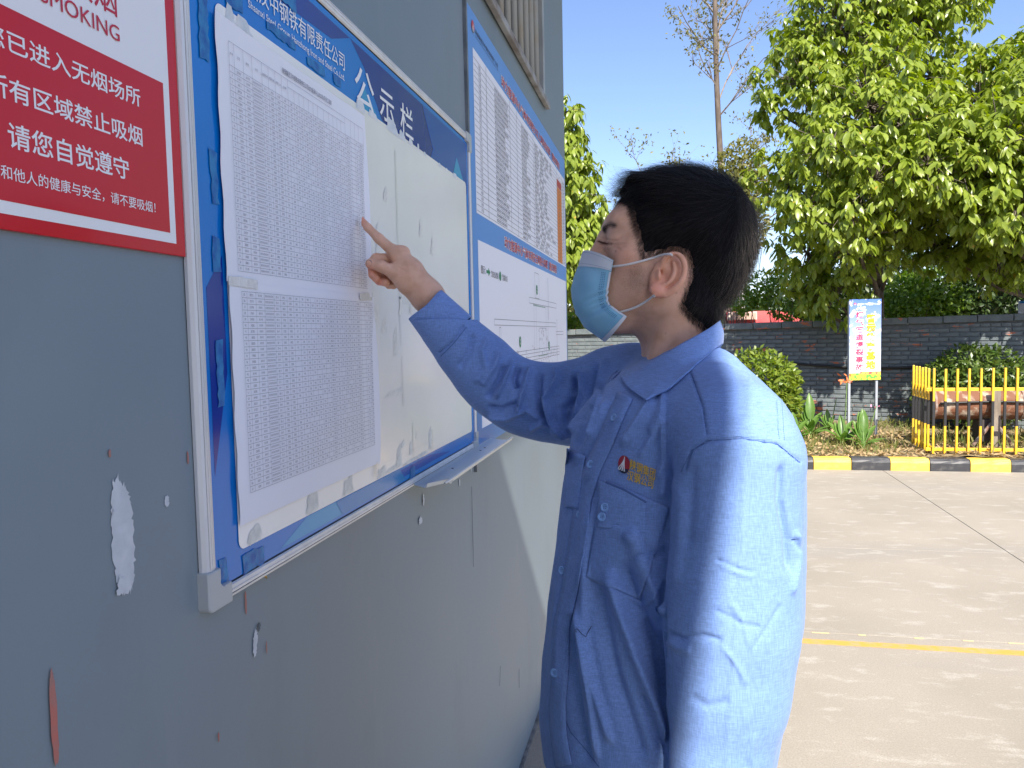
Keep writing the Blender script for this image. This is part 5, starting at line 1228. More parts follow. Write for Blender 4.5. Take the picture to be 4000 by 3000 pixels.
V4, F4 = surface_nets(low_sdf, lo, hi, .0035)
VV = np.concatenate([V1, V2, V3, V4]); FF = np.concatenate([F1, F2 + len(V1), F3 + len(V1) + len(V2), F4 + len(V1) + len(V2) + len(V3)])
n1, n2, n3, n4 = len(V1), len(V2), len(V3), len(V4)
def face_at(p, a0, a1):
    k = a0 + np.linalg.norm(VV[a0:a1] - p, axis=1).argmin(); return FF[(FF == k).any(1)][0]
def bridge(pa, pb, ra, rb, mids):
    """hidden inner strip that joins two islands so the figure is a single connected skin"""
    global VV, FF
    fa = face_at(pa, *ra); fb = face_at(pb, *rb); e = [fa[0], fa[1]]; q = []
    for m_ in mids:
        k = len(VV); VV = np.concatenate([VV, [m_, m_ + [0, .004, 0]]]); q.append([e[0], e[1], k + 1, k]); e = [k, k + 1]
    q.append([e[0], e[1], fb[1], fb[0]]); FF = np.concatenate([FF, np.array(q)])
neck_b = CM(2700, 1555, ZM)
bridge(EP(2612, 1075, -.008), EP(2612, 1075, -.008), (n1, n1 + n2), (0, n1), [])
bridge(CM(1850, 1400, 1.29), neck_b, (n1 + n2, n1 + n2 + n3), (0, n1), [CM(1930, 1490, 1.305), CM(2100, 1567, 1.30), CM(2330, 1560, 1.275), CM(2500, 1560, 1.18)])
bridge(CM(2830, 2900, .89), neck_b, (n1 + n2 + n3, n1 + n2 + n3 + n4), (0, n1), [CM(2850, 2490, .893), CM(2876, 2050, .898), CM(2890, 1640, .905), CM(2800, 1600, 1.0)])
me = np_mesh('body', W(VV), FF[:, ::-1])
X_, Y_ = cpx(VV); tint = np.ones((len(VV), 4)); n1, n2, n3 = len(V1), len(V2), len(V3)
def tp(mask, c, w): tint[:, :3] *= 1 - (w * mask)[:, None] * (1 - np.array(c))
g = lambda cx, cy, r: np.exp(-(((X_ - cx) ** 2 + (Y_ - cy) ** 2) / r ** 2))
isear = np.zeros(len(VV)); isear[n1:n1+n2] = 1; ishand = np.zeros(len(VV)); ishand[n1+n2:n1+n2+n3] = 1
tp(isear, (1.03, .92, .90), 1.0); tp(isear * g(2566, 1132, 40), (1.05, .86, .86), 1.0)
tp((1 - isear) * g(2440, 1010, 60), (1.05, .86, .86), .6); tp((1 - ishand - isear) * g(2560, 1050, 90), (1.1, 1.1, 1.02), .5)
for cx, cy in ((1405, 852), (1437, 1060), (1480, 1110)): tp(ishand * g(cx, cy, 28), (1.1, .72, .72), .9)
st = (1 - isear - ishand) * np.clip(g(2490, 1075, 42) + .5 * g(2480, 1110, 50) + .7 * g(2500, 1010, 26), 0, 1)
tp(st, (.66, .70, .78), .55)                                                     # shaved sideburn shadow
for cx, cy, r in ((2641, 1145, 3.0), (2478, 975, 3.2), (2522, 1430, 2.5), (2600, 1300, 2.2), (2405, 982, 4)): tp((1 - ishand) * g(cx, cy, r), (.45, .35, .35), .9)
brow = (1 - isear - ishand) * np.exp(-(seg_dist(X_, Y_, [(2364, 905), (2368, 882), (2384, 872), (2400, 880)])[0] / 9) ** 2); tp(brow, (.12, .12, .13), .75)
lash = (1 - isear - ishand) * np.exp(-(seg_dist(X_, Y_, [(2337, 940), (2352, 950), (2372, 953), (2390, 951)])[0] / 3.2) ** 2); tp(lash, (.12, .1, .1), .9)
ca = me.color_attributes.new('tint', 'FLOAT_COLOR', 'POINT'); ca.data.foreach_set('color', tint.astype(np.float32).ravel())
body = put(link('body', me, M_skin), man)
from mathutils.bvhtree import BVHTree
def bvh_of(V, F): return BVHTree.FromPolygons([tuple(v) for v in V.tolist()], [tuple(f) for f in F.tolist()])
def hit(bvh, px, py, off=0.0):
    d = np.array([(px - 2000) / 3000, (1500 - py) / 3000, 1.0]); dn = d / np.linalg.norm(d)
    loc, n, i, t = bvh.ray_cast(Vector((0, 0, 0)), Vector(dn.tolist()))
    if loc is None: return None, None
    n = np.array(n); n = -n if n @ dn > 0 else n
    return np.array(loc) + n * off, n
Bh = bvh_of(np.concatenate([V1, V2]), np.concatenate([F1, F2 + len(V1)])); Bhand = bvh_of(V3, F3)

# fingernails
M_nail = mat('nail', (.46, .27, .22), .25, coat=.3)
def nail(bvh, pts, nm='fingernail'):
    q = [hit(bvh, *p, .0005)[0] for p in pts]
    if any(v is None for v in q): return
    b = MB(); b.add(W(np.array(q)), [tuple(range(len(q)))]); o = put(b.build(nm, M_nail), body); so = o.modifiers.new('s', 'SOLIDIFY'); so.thickness = .0006; so.offset = 0
nail(Bhand, [(1432, 1020), (1440, 1015), (1449, 1016), (1454, 1024), (1450, 1036), (1441, 1046), (1435, 1044), (1431, 1032)])
nail(Bhand, [(1407, 846), (1412, 846), (1421, 852), (1424, 857), (1419, 858), (1411, 852)])
# eyelashes and brow hairs
M_hair = mat('hair_black', (.0055, .0055, .007), .46, spec=.30, c2=(.009, .0085, .010), scale=60)
def strand_mesh(name, roots, dirs_fn, m, parent, n=5, r0=.00022, seed=1):
    pass
def ribbons(name, S, rad, m, parent):
    """S: (k,n,3) strand points in view metres -> thin three-sided hairs in one mesh"""
    S = W(S); k, n = S.shape[:2]
    T = np.gradient(S, axis=1); T /= np.linalg.norm(T, axis=2)[..., None] + 1e-12
    ref = np.array([.31, .52, .79]); U = np.cross(T, ref); U /= np.linalg.norm(U, axis=2)[..., None] + 1e-12; Wd = np.cross(T, U)
    taper = np.linspace(1, .25, n)[None, :, None] * (rad if np.isscalar(rad) else rad[:, None, None])
    R = np.stack([S + taper * (math.cos(a) * U + math.sin(a) * Wd) for a in (0, 2.094, 4.189)], 2)
    idx = np.arange(k * n * 3).reshape(k, n, 3)
    F = np.concatenate([np.stack([idx[:, :-1, j], idx[:, :-1, (j+1) % 3], idx[:, 1:, (j+1) % 3], idx[:, 1:, j]], -1).reshape(-1, 4) for j in range(3)])
    me = np_mesh(name, R.reshape(-1, 3), F); o = put(link(name, me, m), parent); o['kind'] = 'stuff'; return o
rg = np.random.default_rng(3)
S = []
for k in range(560):
    t = rg.uniform() ** 1.3; bx, by = np.interp(t, [0, .5, 1], [2361, 2370, 2400]), np.interp(t, [0, .5, 1], [902, 884, 882]); bx += rg.normal(0, 4); by += rg.normal(0, 5)
    p, n = hit(Bh, bx, by, .0002)
    if p is None: continue
    dr = np.array([.35 - t * .9 + .9 * t * 2, .8 - t * .9, -.15]); dr = nrm(dr + rg.normal(0, .2, 3)); L_ = rg.uniform(.004, .008)
    S.append([p + dr * L_ * s + n * .0012 * math.sin(s * 2.5) for s in np.linspace(0, 1, 5)])
ribbons('eyebrow', np.array(S), .00011, M_hair, body)
S = []
for k in range(34):
    t = k / 33; p, n = hit(Bh, 2339 + 38 * t, 942 + 9 * t, .0002)
    if p is None: continue
    S.append([p + np.array([-.0065, -.0016, -.002]) * s + np.array([0, .002, 0]) * s * s for s in np.linspace(0, 1, 5)])
ribbons('eyelashes', np.array(S), .00012, M_hair, body)
# stubble at the sideburn
S = []
for k in range(700):
    px, py = rg.normal(2490, 26), rg.normal(1075, 34)
    if k % 4 == 0: px, py = rg.normal(2470, 50), rg.normal(1160, 60)
    if px < 2400 or px > 2560: continue
    p, n = hit(Bh, px, py, 0)
    if p is None: continue
    S.append([p + (n * .5 + np.array([-.2, -.8, 0]) + rg.normal(0, .2, 3)) * s for s in np.linspace(0, .0013, 3)])
ribbons('stubble', np.array(S), .00009, M_hair, body)

# ---------------------------------------------------------------- hair
def hair_vol(P):
    d = sd_ell(P, *E_(2690, 915, 272, 262, .088, 0, 10)[:2], E_(2690, 915, 272, 262, .088, 0, 10)[2])
    d = smin(d, sd_ell(P, *E_(2560, 790, 170, 108, .074, 0, 6)[:2]), .035)
    d = smin(d, sd_ell(P, *E_(2768, 1045, 126, 172, .066, 0, 0)[:2]), .04)
    d = smin(d, sd_ell(P, *E_(2440, 735, 60, 50, .055, 0, 0)[:2]), .02)
    return d
HL = [(2350, 700), (2420, 778), (2460, 800), (2466, 840), (2480, 890), (2494, 940), (2500, 990), (2514, 1006), (2548, 996), (2600, 985), (2640, 976), (2684, 990), (2694, 1040), (2688, 1090), (2670, 1146), (2654, 1190), (2676, 1225), (2716, 1262), (2760, 1300), (3100, 1300), (3100, 500), (2200, 500), (2200, 700)]
def inpoly(x, y, poly):
    c = np.zeros(x.shape, bool); j = len(poly) - 1
    for i in range(len(poly)):
        (xi, yi), (xj, yj) = poly[i], poly[j]
        c ^= ((yi > y) != (yj > y)) & (x < (xj - xi) * (y - yi) / (yj - yi + 1e-9) + xi); j = i
    return c
def hair_in(V):
    """hair-line test, mirrored about the middle plane of the head"""
    Z = np.where(V[:, 2] < ZM, V[:, 2], 2 * ZM - V[:, 2]); x = 2000 + 3000 * V[:, 0] / Z; y = 1500 - 3000 * V[:, 1] / Z
    return inpoly(x, y, HL), x, y
def hl_dist(x, y): return seg_dist(x, y, HL[1:19])[0]
def cap_sdf(P):
    """dark under-hair: between the skull and the hair volume, thinning toward the hair line"""
    ins, x, y = hair_in(P); d = hl_dist(x, y); d = np.where(ins, d, -d)
    hv = hair_vol(P) + .004; sk = head_sdf(P)
    d = d - 13; ins = ins & (d > 0)
    t = smoothstep(d / 110); side = sk - .0012
    return np.where(ins, np.minimum((1 - t) * side + t * hv, sk - .0004 - .0022 * np.clip(d / 60, 0, 1)), np.maximum(sk, .004) + np.abs(d) * 1e-4 + .002)
V5, F5 = surface_nets(cap_sdf, CM(2280, 1330, ZM) * [1, 1, 0] + [0, 0, ZM - .105], CM(3000, 600, ZM) * [1, 1, 0] + [0, 0, ZM + .105], .003)
M_cap = mat('hair_under', (.006, .0055, .006), .85, spec=.1)
hair = put(link('hair', np_mesh('hair', W(V5), F5[:, ::-1]), M_cap), man)
# strands: rooted over the under-hair, combed forward from the crown
N5 = vnormals(V5, F5); C5 = V5[F5].mean(1); A5 = np.linalg.norm(np.cross(V5[F5[:, 2]] - V5[F5[:, 0]], V5[F5[:, 3]] - V5[F5[:, 1]]), axis=1)
ins, hx, hy = hair_in(C5); vis = ins & (C5[:, 2] < ZM + .06)
nS = 15000; pick = rg.choice(np.where(vis)[0], nS, p=(A5 * vis)[vis.nonzero()[0]] / (A5 * vis).sum())
Q = V5[F5[pick]]; w = rg.dirichlet((1, 1, 1, 1), nS); R0 = (Q * w[..., None]).sum(1); NR = N5[F5[pick, 0]]
_, hx, hy = hair_in(R0); hd = hl_dist(hx, hy)
crown = CM(2900, 800, ZM - .01)
flow = R0 - crown; flow /= np.linalg.norm(flow, axis=1)[:, None] + 1e-9
fwd = np.array([-1.0, -.06, 0]); down = np.array([-.12, -1.0, 0])
ty = smoothstep((hy - 760) / 260)[:, None]; bk = smoothstep((hx - 2760) / 150)[:, None]
Dv = flow * .55 + fwd * (1 - ty) * (1 - bk) * 1.2 + (np.array([-.62, -.75, 0]) * (1 - bk) + down * bk) * ty * 1.3 + down * bk * .35
Dv += rg.normal(0, .13, Dv.shape); Dv -= (Dv * NR).sum(1)[:, None] * NR; Dv /= np.linalg.norm(Dv, axis=1)[:, None] + 1e-9
Ls = .006 + .022 * smoothstep(hd / 120) * (1 - .45 * ty[:, 0]); Ls *= rg.uniform(.6, 1.25, nS)
front = (hx < 2480) & (hy < 800); Ls = np.where(front, rg.uniform(.016, .034, nS), Ls)
lift = np.where(front, .26, .22) + np.abs(rg.normal(0, .14, nS)) + .18 * smoothstep((760 - hy) / 60) + .35 * (hd < 25) * 0
lift = lift + .22 * ty[:, 0]
lift = np.where((hx > 2870) & (hy < 900), lift + rg.uniform(0, .5, nS), lift)
s = np.linspace(0, 1, 6)[None, :, None]
curl = rg.normal(0, .12, (nS, 3))
ST = R0[:, None] - NR[:, None] * .0004 + Ls[:, None, None] * (s * Dv[:, None] + (lift[:, None, None] * s - (lift[:, None, None] * .55) * s ** 2) * NR[:, None] + curl[:, None] * s ** 2 + np.array([0, -.10, 0]) * s ** 2)
def hairline(nE, lo_d, hi_d, L0, L1, rd0, rd1, nm):
    """short hairs on the skin itself, thinning out at the hair line"""
    Fh = F1[:, :]; Ch = V1[Fh].mean(1); ii, x_, y_ = hair_in(Ch); dd = hl_dist(x_, y_); dd = np.where(ii, dd, -dd); w_ = ((dd > lo_d) & (dd < hi_d) & (Ch[:, 2] < ZM + .05)).astype(float) * np.clip((dd - lo_d) / 16, .15, 1)
    k = rg.choice(len(Fh), nE, p=w_ / w_.sum()); R_ = (V1[Fh[k]] * rg.dirichlet((1, 1, 1, 1), nE)[..., None]).sum(1); N_ = N1[Fh[k, 0]]
    _, x_, y_ = hair_in(R_); ty_ = smoothstep((y_ - 800) / 200)[:, None]; bk_ = smoothstep((x_ - 2600) / 60)[:, None]
    D_ = (1 - bk_) * ((1 - ty_) * np.array([-.95, -.15, 0]) + ty_ * np.array([-.5, -.85, 0])) + bk_ * np.array([.05, -1, 0]); D_ = D_ + rg.normal(0, .22, D_.shape)
    D_ -= (D_ * N_).sum(1)[:, None] * N_; D_ /= np.linalg.norm(D_, axis=1)[:, None]; l_ = rg.uniform(L0, L1, nE)[:, None, None]; q = np.linspace(0, 1, 5)[None, :, None]
    S_ = R_[:, None] + l_ * (q * D_[:, None] + (q * .28 - q * q * .12) * N_[:, None]); return ribbons(nm, S_, rg.uniform(rd0, rd1, nE), M_hair, hair)
hairline(7000, -5, 34, .004, .010, .00007, .00013, 'short_hairs'); hairline(900, -14, 6, .003, .006, .00006, .0001, 'short_hairs')
M_hair2 = mat('hair_sheen_fade', (.030, .024, .021), .45, spec=.45, c2=(.05, .04, .034), scale=60)  # paler strands: faded sides, with hair sheen put into the colour
sel = (rg.random(nS) < .10 + .42 * ty[:, 0]); rd = rg.uniform(.00007, .00016, nS)
ribbons('hair_strands', ST[~sel], rd[~sel], M_hair, hair); ribbons('hair_strands', ST[sel] + NR[sel][:, None] * .0006, rd[sel], M_hair2, hair)

# ---------------------------------------------------------------- surgical mask
M_mask = mat('mask_blue', (.19, .45, .64), .75, c2=(.24, .50, .68), scale=25, bump=.35, bscale=300, bdist=.0006, sheen=.2)
M_maskw = mat('mask_white', (.60, .66, .72), .7, bump=.2, bscale=400, bdist=.0004)
def curve(pts, t):
    pts = np.asarray(pts, float); L = np.concatenate([[0], np.cumsum(np.linalg.norm(np.diff(pts, axis=0), axis=1))]); L /= L[-1]
    return np.array([np.interp(t, L, pts[:, i]) for i in range(pts.shape[1])])
near_edge = [(2396, 1017), (2392, 1040), (2385, 1075), (2378, 1120), (2374, 1160), (2380, 1188), (2412, 1212), (2448, 1236)]
front_edge = [(2277, 984), (2262, 1032), (2243, 1080), (2233, 1130), (2236, 1175), (2250, 1225), (2285, 1278), (2363, 1334)]
nt_ = 44; nu = 34; grid = np.zeros((nt_, nu * 2 - 1, 3))
for i in range(nt_):
    t = i / (nt_ - 1); ne = curve(near_edge, t); fe = curve(front_edge, t)
    p, n = hit(Bh, ne[0] + 6, ne[1], .0022); zn = p[2] if p is not None else ZM - .05
    if i > nt_ * .7: zn = min(zn, ZM - .048)
    A_ = CM(ne[0], ne[1], zn - .001); B_ = CM(fe[0], fe[1], ZM)
    for j in range(nu):
        u = j / (nu - 1); a = u * math.pi / 2
        cu = math.sin(a) ** .92; cz = 1 - math.cos(a)
        P_ = A_ + (B_ - A_) * np.array([cu, cu, 0]); P_[2] = A_[2] + (B_[2] - A_[2]) * cz
        grid[i, j] = P_
        Q_ = P_.copy(); Q_[2] = 2 * ZM - P_[2]; grid[i, 2*nu-2-j] = Q_
# pleats radiating from the side seam
for i in range(nt_):
    for j in range(nu * 2 - 1):
        t = i / (nt_ - 1); u = min(j, 2*nu-2-j) / (nu - 1); w = 0
        for tc, am, sp in ((.46, .0024, .12), (.545, .0032, .07), (.625, .0030, -.01), (.70, .0024, -.08)):
            q = (t - (tc + sp * (u - .1) * 1.0)) / .017; w += am * (np.exp(-q*q*.8) - .7 * np.exp(-((q - 1.8) ** 2))) * np.exp(-u * 1.1) * (1 if u < .97 else .5)
        w += .0010 * math.sin(u * 9 + t * 5) * math.sin(t * 13) * (u > .05)
        nrm_ = np.array([-.5, 0, -.8 if j < nu else .8]); grid[i, j] += nrm_ * w
def mask_piece(nm, i0, i1, m, off=0, j0=0, j1=None):
    G = grid[i0:i1, j0:j1] if j1 else grid[i0:i1, j0:]
    me = MB(); me.grid(W(G + np.array([-off * .5, 0, -off])))
    o = me.build(nm, m, None, smooth=True); so = o.modifiers.new('s', 'SOLIDIFY'); so.thickness = .0009; so.offset = 0; return put(o, maskE)
maskE = empty('surgical_mask', tuple(W(CM(2330, 1150, 1.09))), 'pale blue pleated surgical mask with white ear loops on the face of the man', 'face mask')
mask_piece('mask_cloth', 0, nt_, M_mask)
G = grid[0:8, :nu]; 
b = MB(); b.grid(W(G + np.array([-.0006, 0, -.0012]))); o = put(b.build('nose_band', M_maskw, smooth=True), maskE)
b = MB(); b.grid(W(grid[-3:, :] + np.array([0, -.0006, -.0010]))); put(b.build('chin_band', M_maskw, smooth=True), maskE)
b = MB(); b.grid(W(grid[8:, :2] + np.array([0, 0, -.0010]))); put(b.build('side_band', M_maskw, smooth=True), maskE)
M_dot = mat('weld_mark', (.05, .20, .36), .7)
b = MB()
for i in range(9, nt_ - 5, 1):
    for j in (3, 4, 5):
        c = grid[i, j]; v = grid[i+1, j] - grid[i, j]; u = grid[i, j+1] - grid[i, j]; n = nrm(np.cross(u, v)); n = n if n[2] < 0 else -n
        c = c + u * .0 ; q = [c + u*.30*a + v*.2*b_ + n * .0012 for a, b_ in ((-1,-1),(1,-1),(1,1),(-1,1))]; b.add(W(np.array(q)), [(0,1,2,3)])
for i, jj in ((1, range(1, nu - 2)), (6, range(1, nu - 2)), (nt_ - 3, range(1, nu - 2))):
    for j in jj:
        c = grid[i, j]; v = grid[i+1, j] - grid[i, j]; u = grid[i, j+1] - grid[i, j]; n = nrm(np.cross(u, v)); n = n if n[2] < 0 else -n
        q = [c + u*.28*a + v*.09*b_ + n * .0022 for a, b_ in ((-1,-1),(1,-1),(1,1),(-1,1))]; b.add(W(np.array(q)), [(0,1,2,3)])
o = put(b.build('weld_marks', M_dot), maskE); o['kind'] = 'stuff'
b = MB()
for (cx, cy) in ((2386, 1035), (2420, 1222)):
    p = grid[int((cy - 1017) / 219 * (nt_ - 1) * .97), 1]
    b.tube(W(np.array([p + [-.004, .003, -.0022], p + [.002, .0, -.0024]])), .0045, 8)
M_loop = mat('ear_loop_white', (.72, .71, .69), .7, bump=.5, bscale=900, bdist=.0004)
def loop(pts, zoff=.0022):
    q = []
    for px, py in pts:
        p, n = hit(Bh, px, py, zoff); q.append(p if p is not None else None)
    q = [v for v in q if v is not None]; q = np.array(q)
    t = np.linspace(0, 1, 26); L = np.linspace(0, 1, len(q)); q = np.stack([np.interp(t, L, q[:, i]) for i in range(3)], 1)
    for _ in range(12): q[1:-1] = (q[:-2] + q[2:]) * .5 * .5 + q[1:-1] * .5
    q = np.concatenate([q, [q[-1] + [.002, 0, .006], q[-1] + [.004, 0, .016]]])
    b = MB(); b.tube(W(q), .00155, 8); put(b.build('ear_loop', M_loop, smooth=True), maskE)
loop([(2386, 1042), (2440, 1036), (2500, 1021), (2560, 1006), (2600, 996), (2622, 992)], .003)
loop([(2422, 1216), (2460, 1206), (2500, 1190), (2535, 1168), (2556, 1150)], .003)
# ---------------------------------------------------------------- shirt
fv = np.array([-math.cos(math.radians(20)), 0, -math.sin(math.radians(20))]); lv = np.array([math.sin(math.radians(20)), 0, -math.cos(math.radians(20))])
# torso profile: py, front px, back px (at the depth of the trunk), half width along the shoulder line (m)
TZ = 1.085
PROF = np.array([(1330, 2590, 2800, .040), (1370, 2560, 2840, .050), (1410, 2520, 2875, .065), (1450, 2460, 2910, .085), (1500, 2390, 2950, .115), (1560, 2320, 2990, .145), (1620, 2285, 3020, .165), (1700, 2262, 3045, .172), (1850, 2232, 3082, .168), (2000, 2205, 3100, .162),
                 (2200, 2178, 3102, .160), (2400, 2150, 3088, .162), (2600, 2132, 3040, .166), (2760, 2126, 3000, .168), (2840, 2120, 2980, .170), (3000, 2135, 2945, .170), (3300, 2160, 2990, .168)], float)
PY_ = (1500 - PROF[:, 0]) / 3000 * TZ; FX = (PROF[:, 1] - 2000) / 3000 * TZ; BXx = (PROF[:, 2] - 2000) / 3000 * TZ
o_ = np.argsort(PY_)
def torso_sdf(P):
    y = P[:, 1]; fx = np.interp(y, PY_[o_], FX[o_]); bx = np.interp(y, PY_[o_], BXx[o_]); a = np.interp(y, PY_[o_], PROF[o_, 3])
    cx = (fx + bx) / 2; hb = (bx - fx) / 2
    # silhouette half-extent across the view = sqrt((b cos)^2+(a sin)^2) -> solve b
    c20, s20 = math.cos(math.radians(20)), math.sin(math.radians(20)); b = np.sqrt(np.maximum((hb ** 2 - (a * s20) ** 2), .0016)) / c20
    qx = P[:, 0] - cx; qz = P[:, 2] - TZ
    u = qx * lv[0] + qz * lv[2]; v = qx * fv[0] + qz * fv[2]
    e = 2.35; k = (np.abs(u / a) ** e + np.abs(v / b) ** e) ** (1 / e)
    d = (k - 1) * np.minimum(a, b) * .95
    ymax = PY_.max(); ymin = (1500 - 3030) / 3000 * TZ
    return smax(smax(d, y - ymax + .012, .02), ymin - y, .012)
LA = [CM(2790, 1560, .975), CM(2862, 1690, .918), CM(2890, 1800, .90), CM(2876, 2050, .898), CM(2862, 2300, .895), CM(2850, 2490, .893), CM(2838, 2720, .89), CM(2812, 3000, .888), CM(2800, 3180, .886)]
LR = [.036, .058, .068, .0685, .070, .0712, .0635, .0515, .044]
RA = [CM(2470, 1490, 1.23), CM(2330, 1560, 1.275), CM(2230, 1580, 1.285), CM(2100, 1567, 1.30), CM(2010, 1545, 1.305), CM(1930, 1490, 1.305), CM(1870, 1420, 1.30), CM(1800, 1345, 1.293), CM(1730, 1262, 1.286), CM(1668, 1198, 1.282)]
RR = [.060, .066, .064, .057, .053, .0495, .046, .040, .0355, .0325]
def shirt_sdf(P):
    d = torso_sdf(P)
    d = smin(d, sd_cap(P, CM(2700, 1530, 1.09), CM(2830, 1580, .975), .040, .036), .045)
    d = smin(d, sd_cap(P, CM(2560, 1500, 1.15), CM(2400, 1490, 1.24), .045, .050), .05)
    d = smin(d, sd_chain(P, RA, RR, .03), .035)
    q_ = P.copy(); q_[:, 2] = .905 + (P[:, 2] - .905) / np.float32(.80); la = sd_chain(q_, [np.array([a_[0], a_[1], .905 + (a_[2] - .905) / .80]) for a_ in LA], LR, .03) * np.float32(.88)
    kk = np.interp(P[:, 1], [-.11, -.02], [.006, .045]).astype(np.float32)
    h = np.maximum(kk - np.abs(d - la), 0) / kk; d = np.minimum(d, la) - h * h * kk * .25
    # keep the near sleeve apart from the trunk by a tucked groove
    return d
lo = np.array([CM(1620, 0, 1.25)[0] - .02, CM(0, 3200, .95)[1] - .03, .79]); hi = np.array([CM(3200, 0, 1.1)[0] + .01, CM(0, 1240, 1.2)[1], 1.42])
VS, FS = surface_nets(shirt_sdf, lo, hi, .0052)
# drop the closed ends: wrist opening and neck opening
me_ = np_mesh('tmp', VS, FS); o_t = bpy.data.objects.new('tmp', me_); col.objects.link(o_t)
sm = o_t.modifiers.new('s', 'SUBSURF'); sm.levels = 1; bpy.context.view_layer.update()
m2 = bpy.data.meshes.new_from_object(o_t.evaluated_get(bpy.context.evaluated_depsgraph_get())); bpy.data.objects.remove(o_t)
n = len(m2.vertices); VS = np.empty(n * 3, np.float32); m2.vertices.foreach_get('co', VS); VS = VS.reshape(-1, 3).astype(float)
FS = np.empty(len(m2.polygons) * 4, np.int32); m2.loops.foreach_get('vertex_index', FS); FS = FS.reshape(-1, 4); bpy.data.meshes.remove(m2)
NS = vnormals(VS, FS)
view = VS / np.linalg.norm(VS, axis=1)[:, None]; facing = smoothstep((-(NS * view).sum(1) + .12) / .25)
X, Y = cpx(VS)
isarm = (VS[:, 2] > 1.19) & (X < 2330)
on_sleeve = (VS[:, 2] < .985) & (X > 2600)
D = np.zeros(n)
def fold(pts, w, a, ok=None, sharp=0.0, ends=.12):
    """ridge (a>0) or valley (a<0) along pts; sharp>0 gives a lapped fold: steep on the left side of the line"""
    global D
    if ok is rarm: w = w * .82
    d, t, sd = seg_dist(X, Y, pts)
    e = smoothstep(t / ends) * smoothstep((1 - t) / ends)
    f = np.exp(-(d / w) ** 2)
    if sharp:
        sgn = d * sd
        f = np.where(sgn > 0, np.exp(-(sgn / (w * sharp)) ** 2), np.exp(-(sgn / w) ** 2))
    m = facing * e * a * f * 1.35
    if ok is not None: m = m * ok
    if ok is sl: m = m * .62
    if ok is rarm: m = m * 1.5
    D = D + m
trunk = (~on_sleeve) & (VS[:, 2] < 1.32)
tr_ = trunk.astype(float); sl = on_sleeve.astype(float); rarm = ((VS[:, 2] > 1.15) & (X < 2420)).astype(float)
# --- trunk, broad diagonal folds falling from the chest to the lower back
fold([(2330, 1950), (2300, 2150), (2290, 2400), (2310, 2700), (2340, 3000)], 26, .006, tr_, .35)
fold([(2420, 2170), (2470, 2330), (2560, 2560), (2630, 2760)], 34, -.012, tr_, 0)
fold([(2380, 2200), (2420, 2350), (2490, 2560), (2600, 2840), (2640, 2960)], 30, .011, tr_, .35)
fold([(2330, 2250), (2350, 2420), (2400, 2650), (2480, 2880), (2520, 3000)], 26, -.007, tr_)
fold([(2260, 2350), (2290, 2500), (2330, 2700), (2400, 2920)], 24, .007, tr_, .4)
fold([(2470, 2050), (2530, 2230), (2600, 2420)], 26, .007, tr_, .4)
fold([(2230, 2450), (2232, 2600), (2260, 2800), (2300, 3000)], 22, -.006, tr_)
fold([(2190, 2250), (2175, 2450), (2165, 2700)], 18, .004, tr_)
# chest: drag lines from collar/armpit to pocket
fold([(2700, 1500), (2690, 1620), (2660, 1740), (2640, 1860)], 30, -.010, tr_, .5)
fold([(2560, 1560), (2520, 1640), (2440, 1740)], 22, .0035, tr_); fold([(2620, 1500), (2590, 1600), (2540, 1700)], 20, .0035, tr_)
fold([(2620, 1640), (2610, 1760), (2600, 1880), (2590, 1960)], 26, .006, tr_)
fold([(2380, 1560), (2330, 1700), (2260, 1820)], 18, .006, tr_, .35); fold([(2350, 1480), (2310, 1600), (2250, 1760)], 16, -.006, tr_)
fold([(2420, 1530), (2390, 1640), (2350, 1760)], 14, -.004, tr_)
fold([(2290, 1440), (2265, 1560), (2238, 1700)], 15, .007, None, .4); fold([(2330, 1410), (2300, 1530), (2262, 1660)], 13, -.006)
fold([(2370, 1390), (2345, 1480), (2300, 1600)], 13, .005); fold([(2250, 1440), (2225, 1560), (2215, 1660)], 13, -.006)
fold([(2640, 1560), (2560, 1700), (2500, 1800)], 15, .0035, tr_, .5); fold([(2700, 1600), (2640, 1760), (2560, 1880)], 15, .004, tr_, .5); fold([(2590, 1500), (2500, 1640), (2430, 1760)], 14, .003, tr_, .5)
fold([(2300, 1850), (2262, 2000), (2240, 2200)], 14, -.005, tr_); fold([(2330, 1500), (2350, 1600), (2320, 1720)], 14, .005, tr_, .4)
fold([(2600, 2240), (2560, 2330), (2500, 2380), (2400, 2300)], 14, .004, tr_, .4); fold([(2640, 2120), (2560, 2170), (2480, 2160)], 14, -.004, tr_); fold([(2560, 2100), (2460, 2100), (2400, 2060)], 10, .003, tr_)
fold([(2620, 2600), (2560, 2500), (2500, 2420)], 22, -.006, tr_); fold([(2610, 2960), (2560, 2860), (2500, 2700)], 20, -.007, tr_)
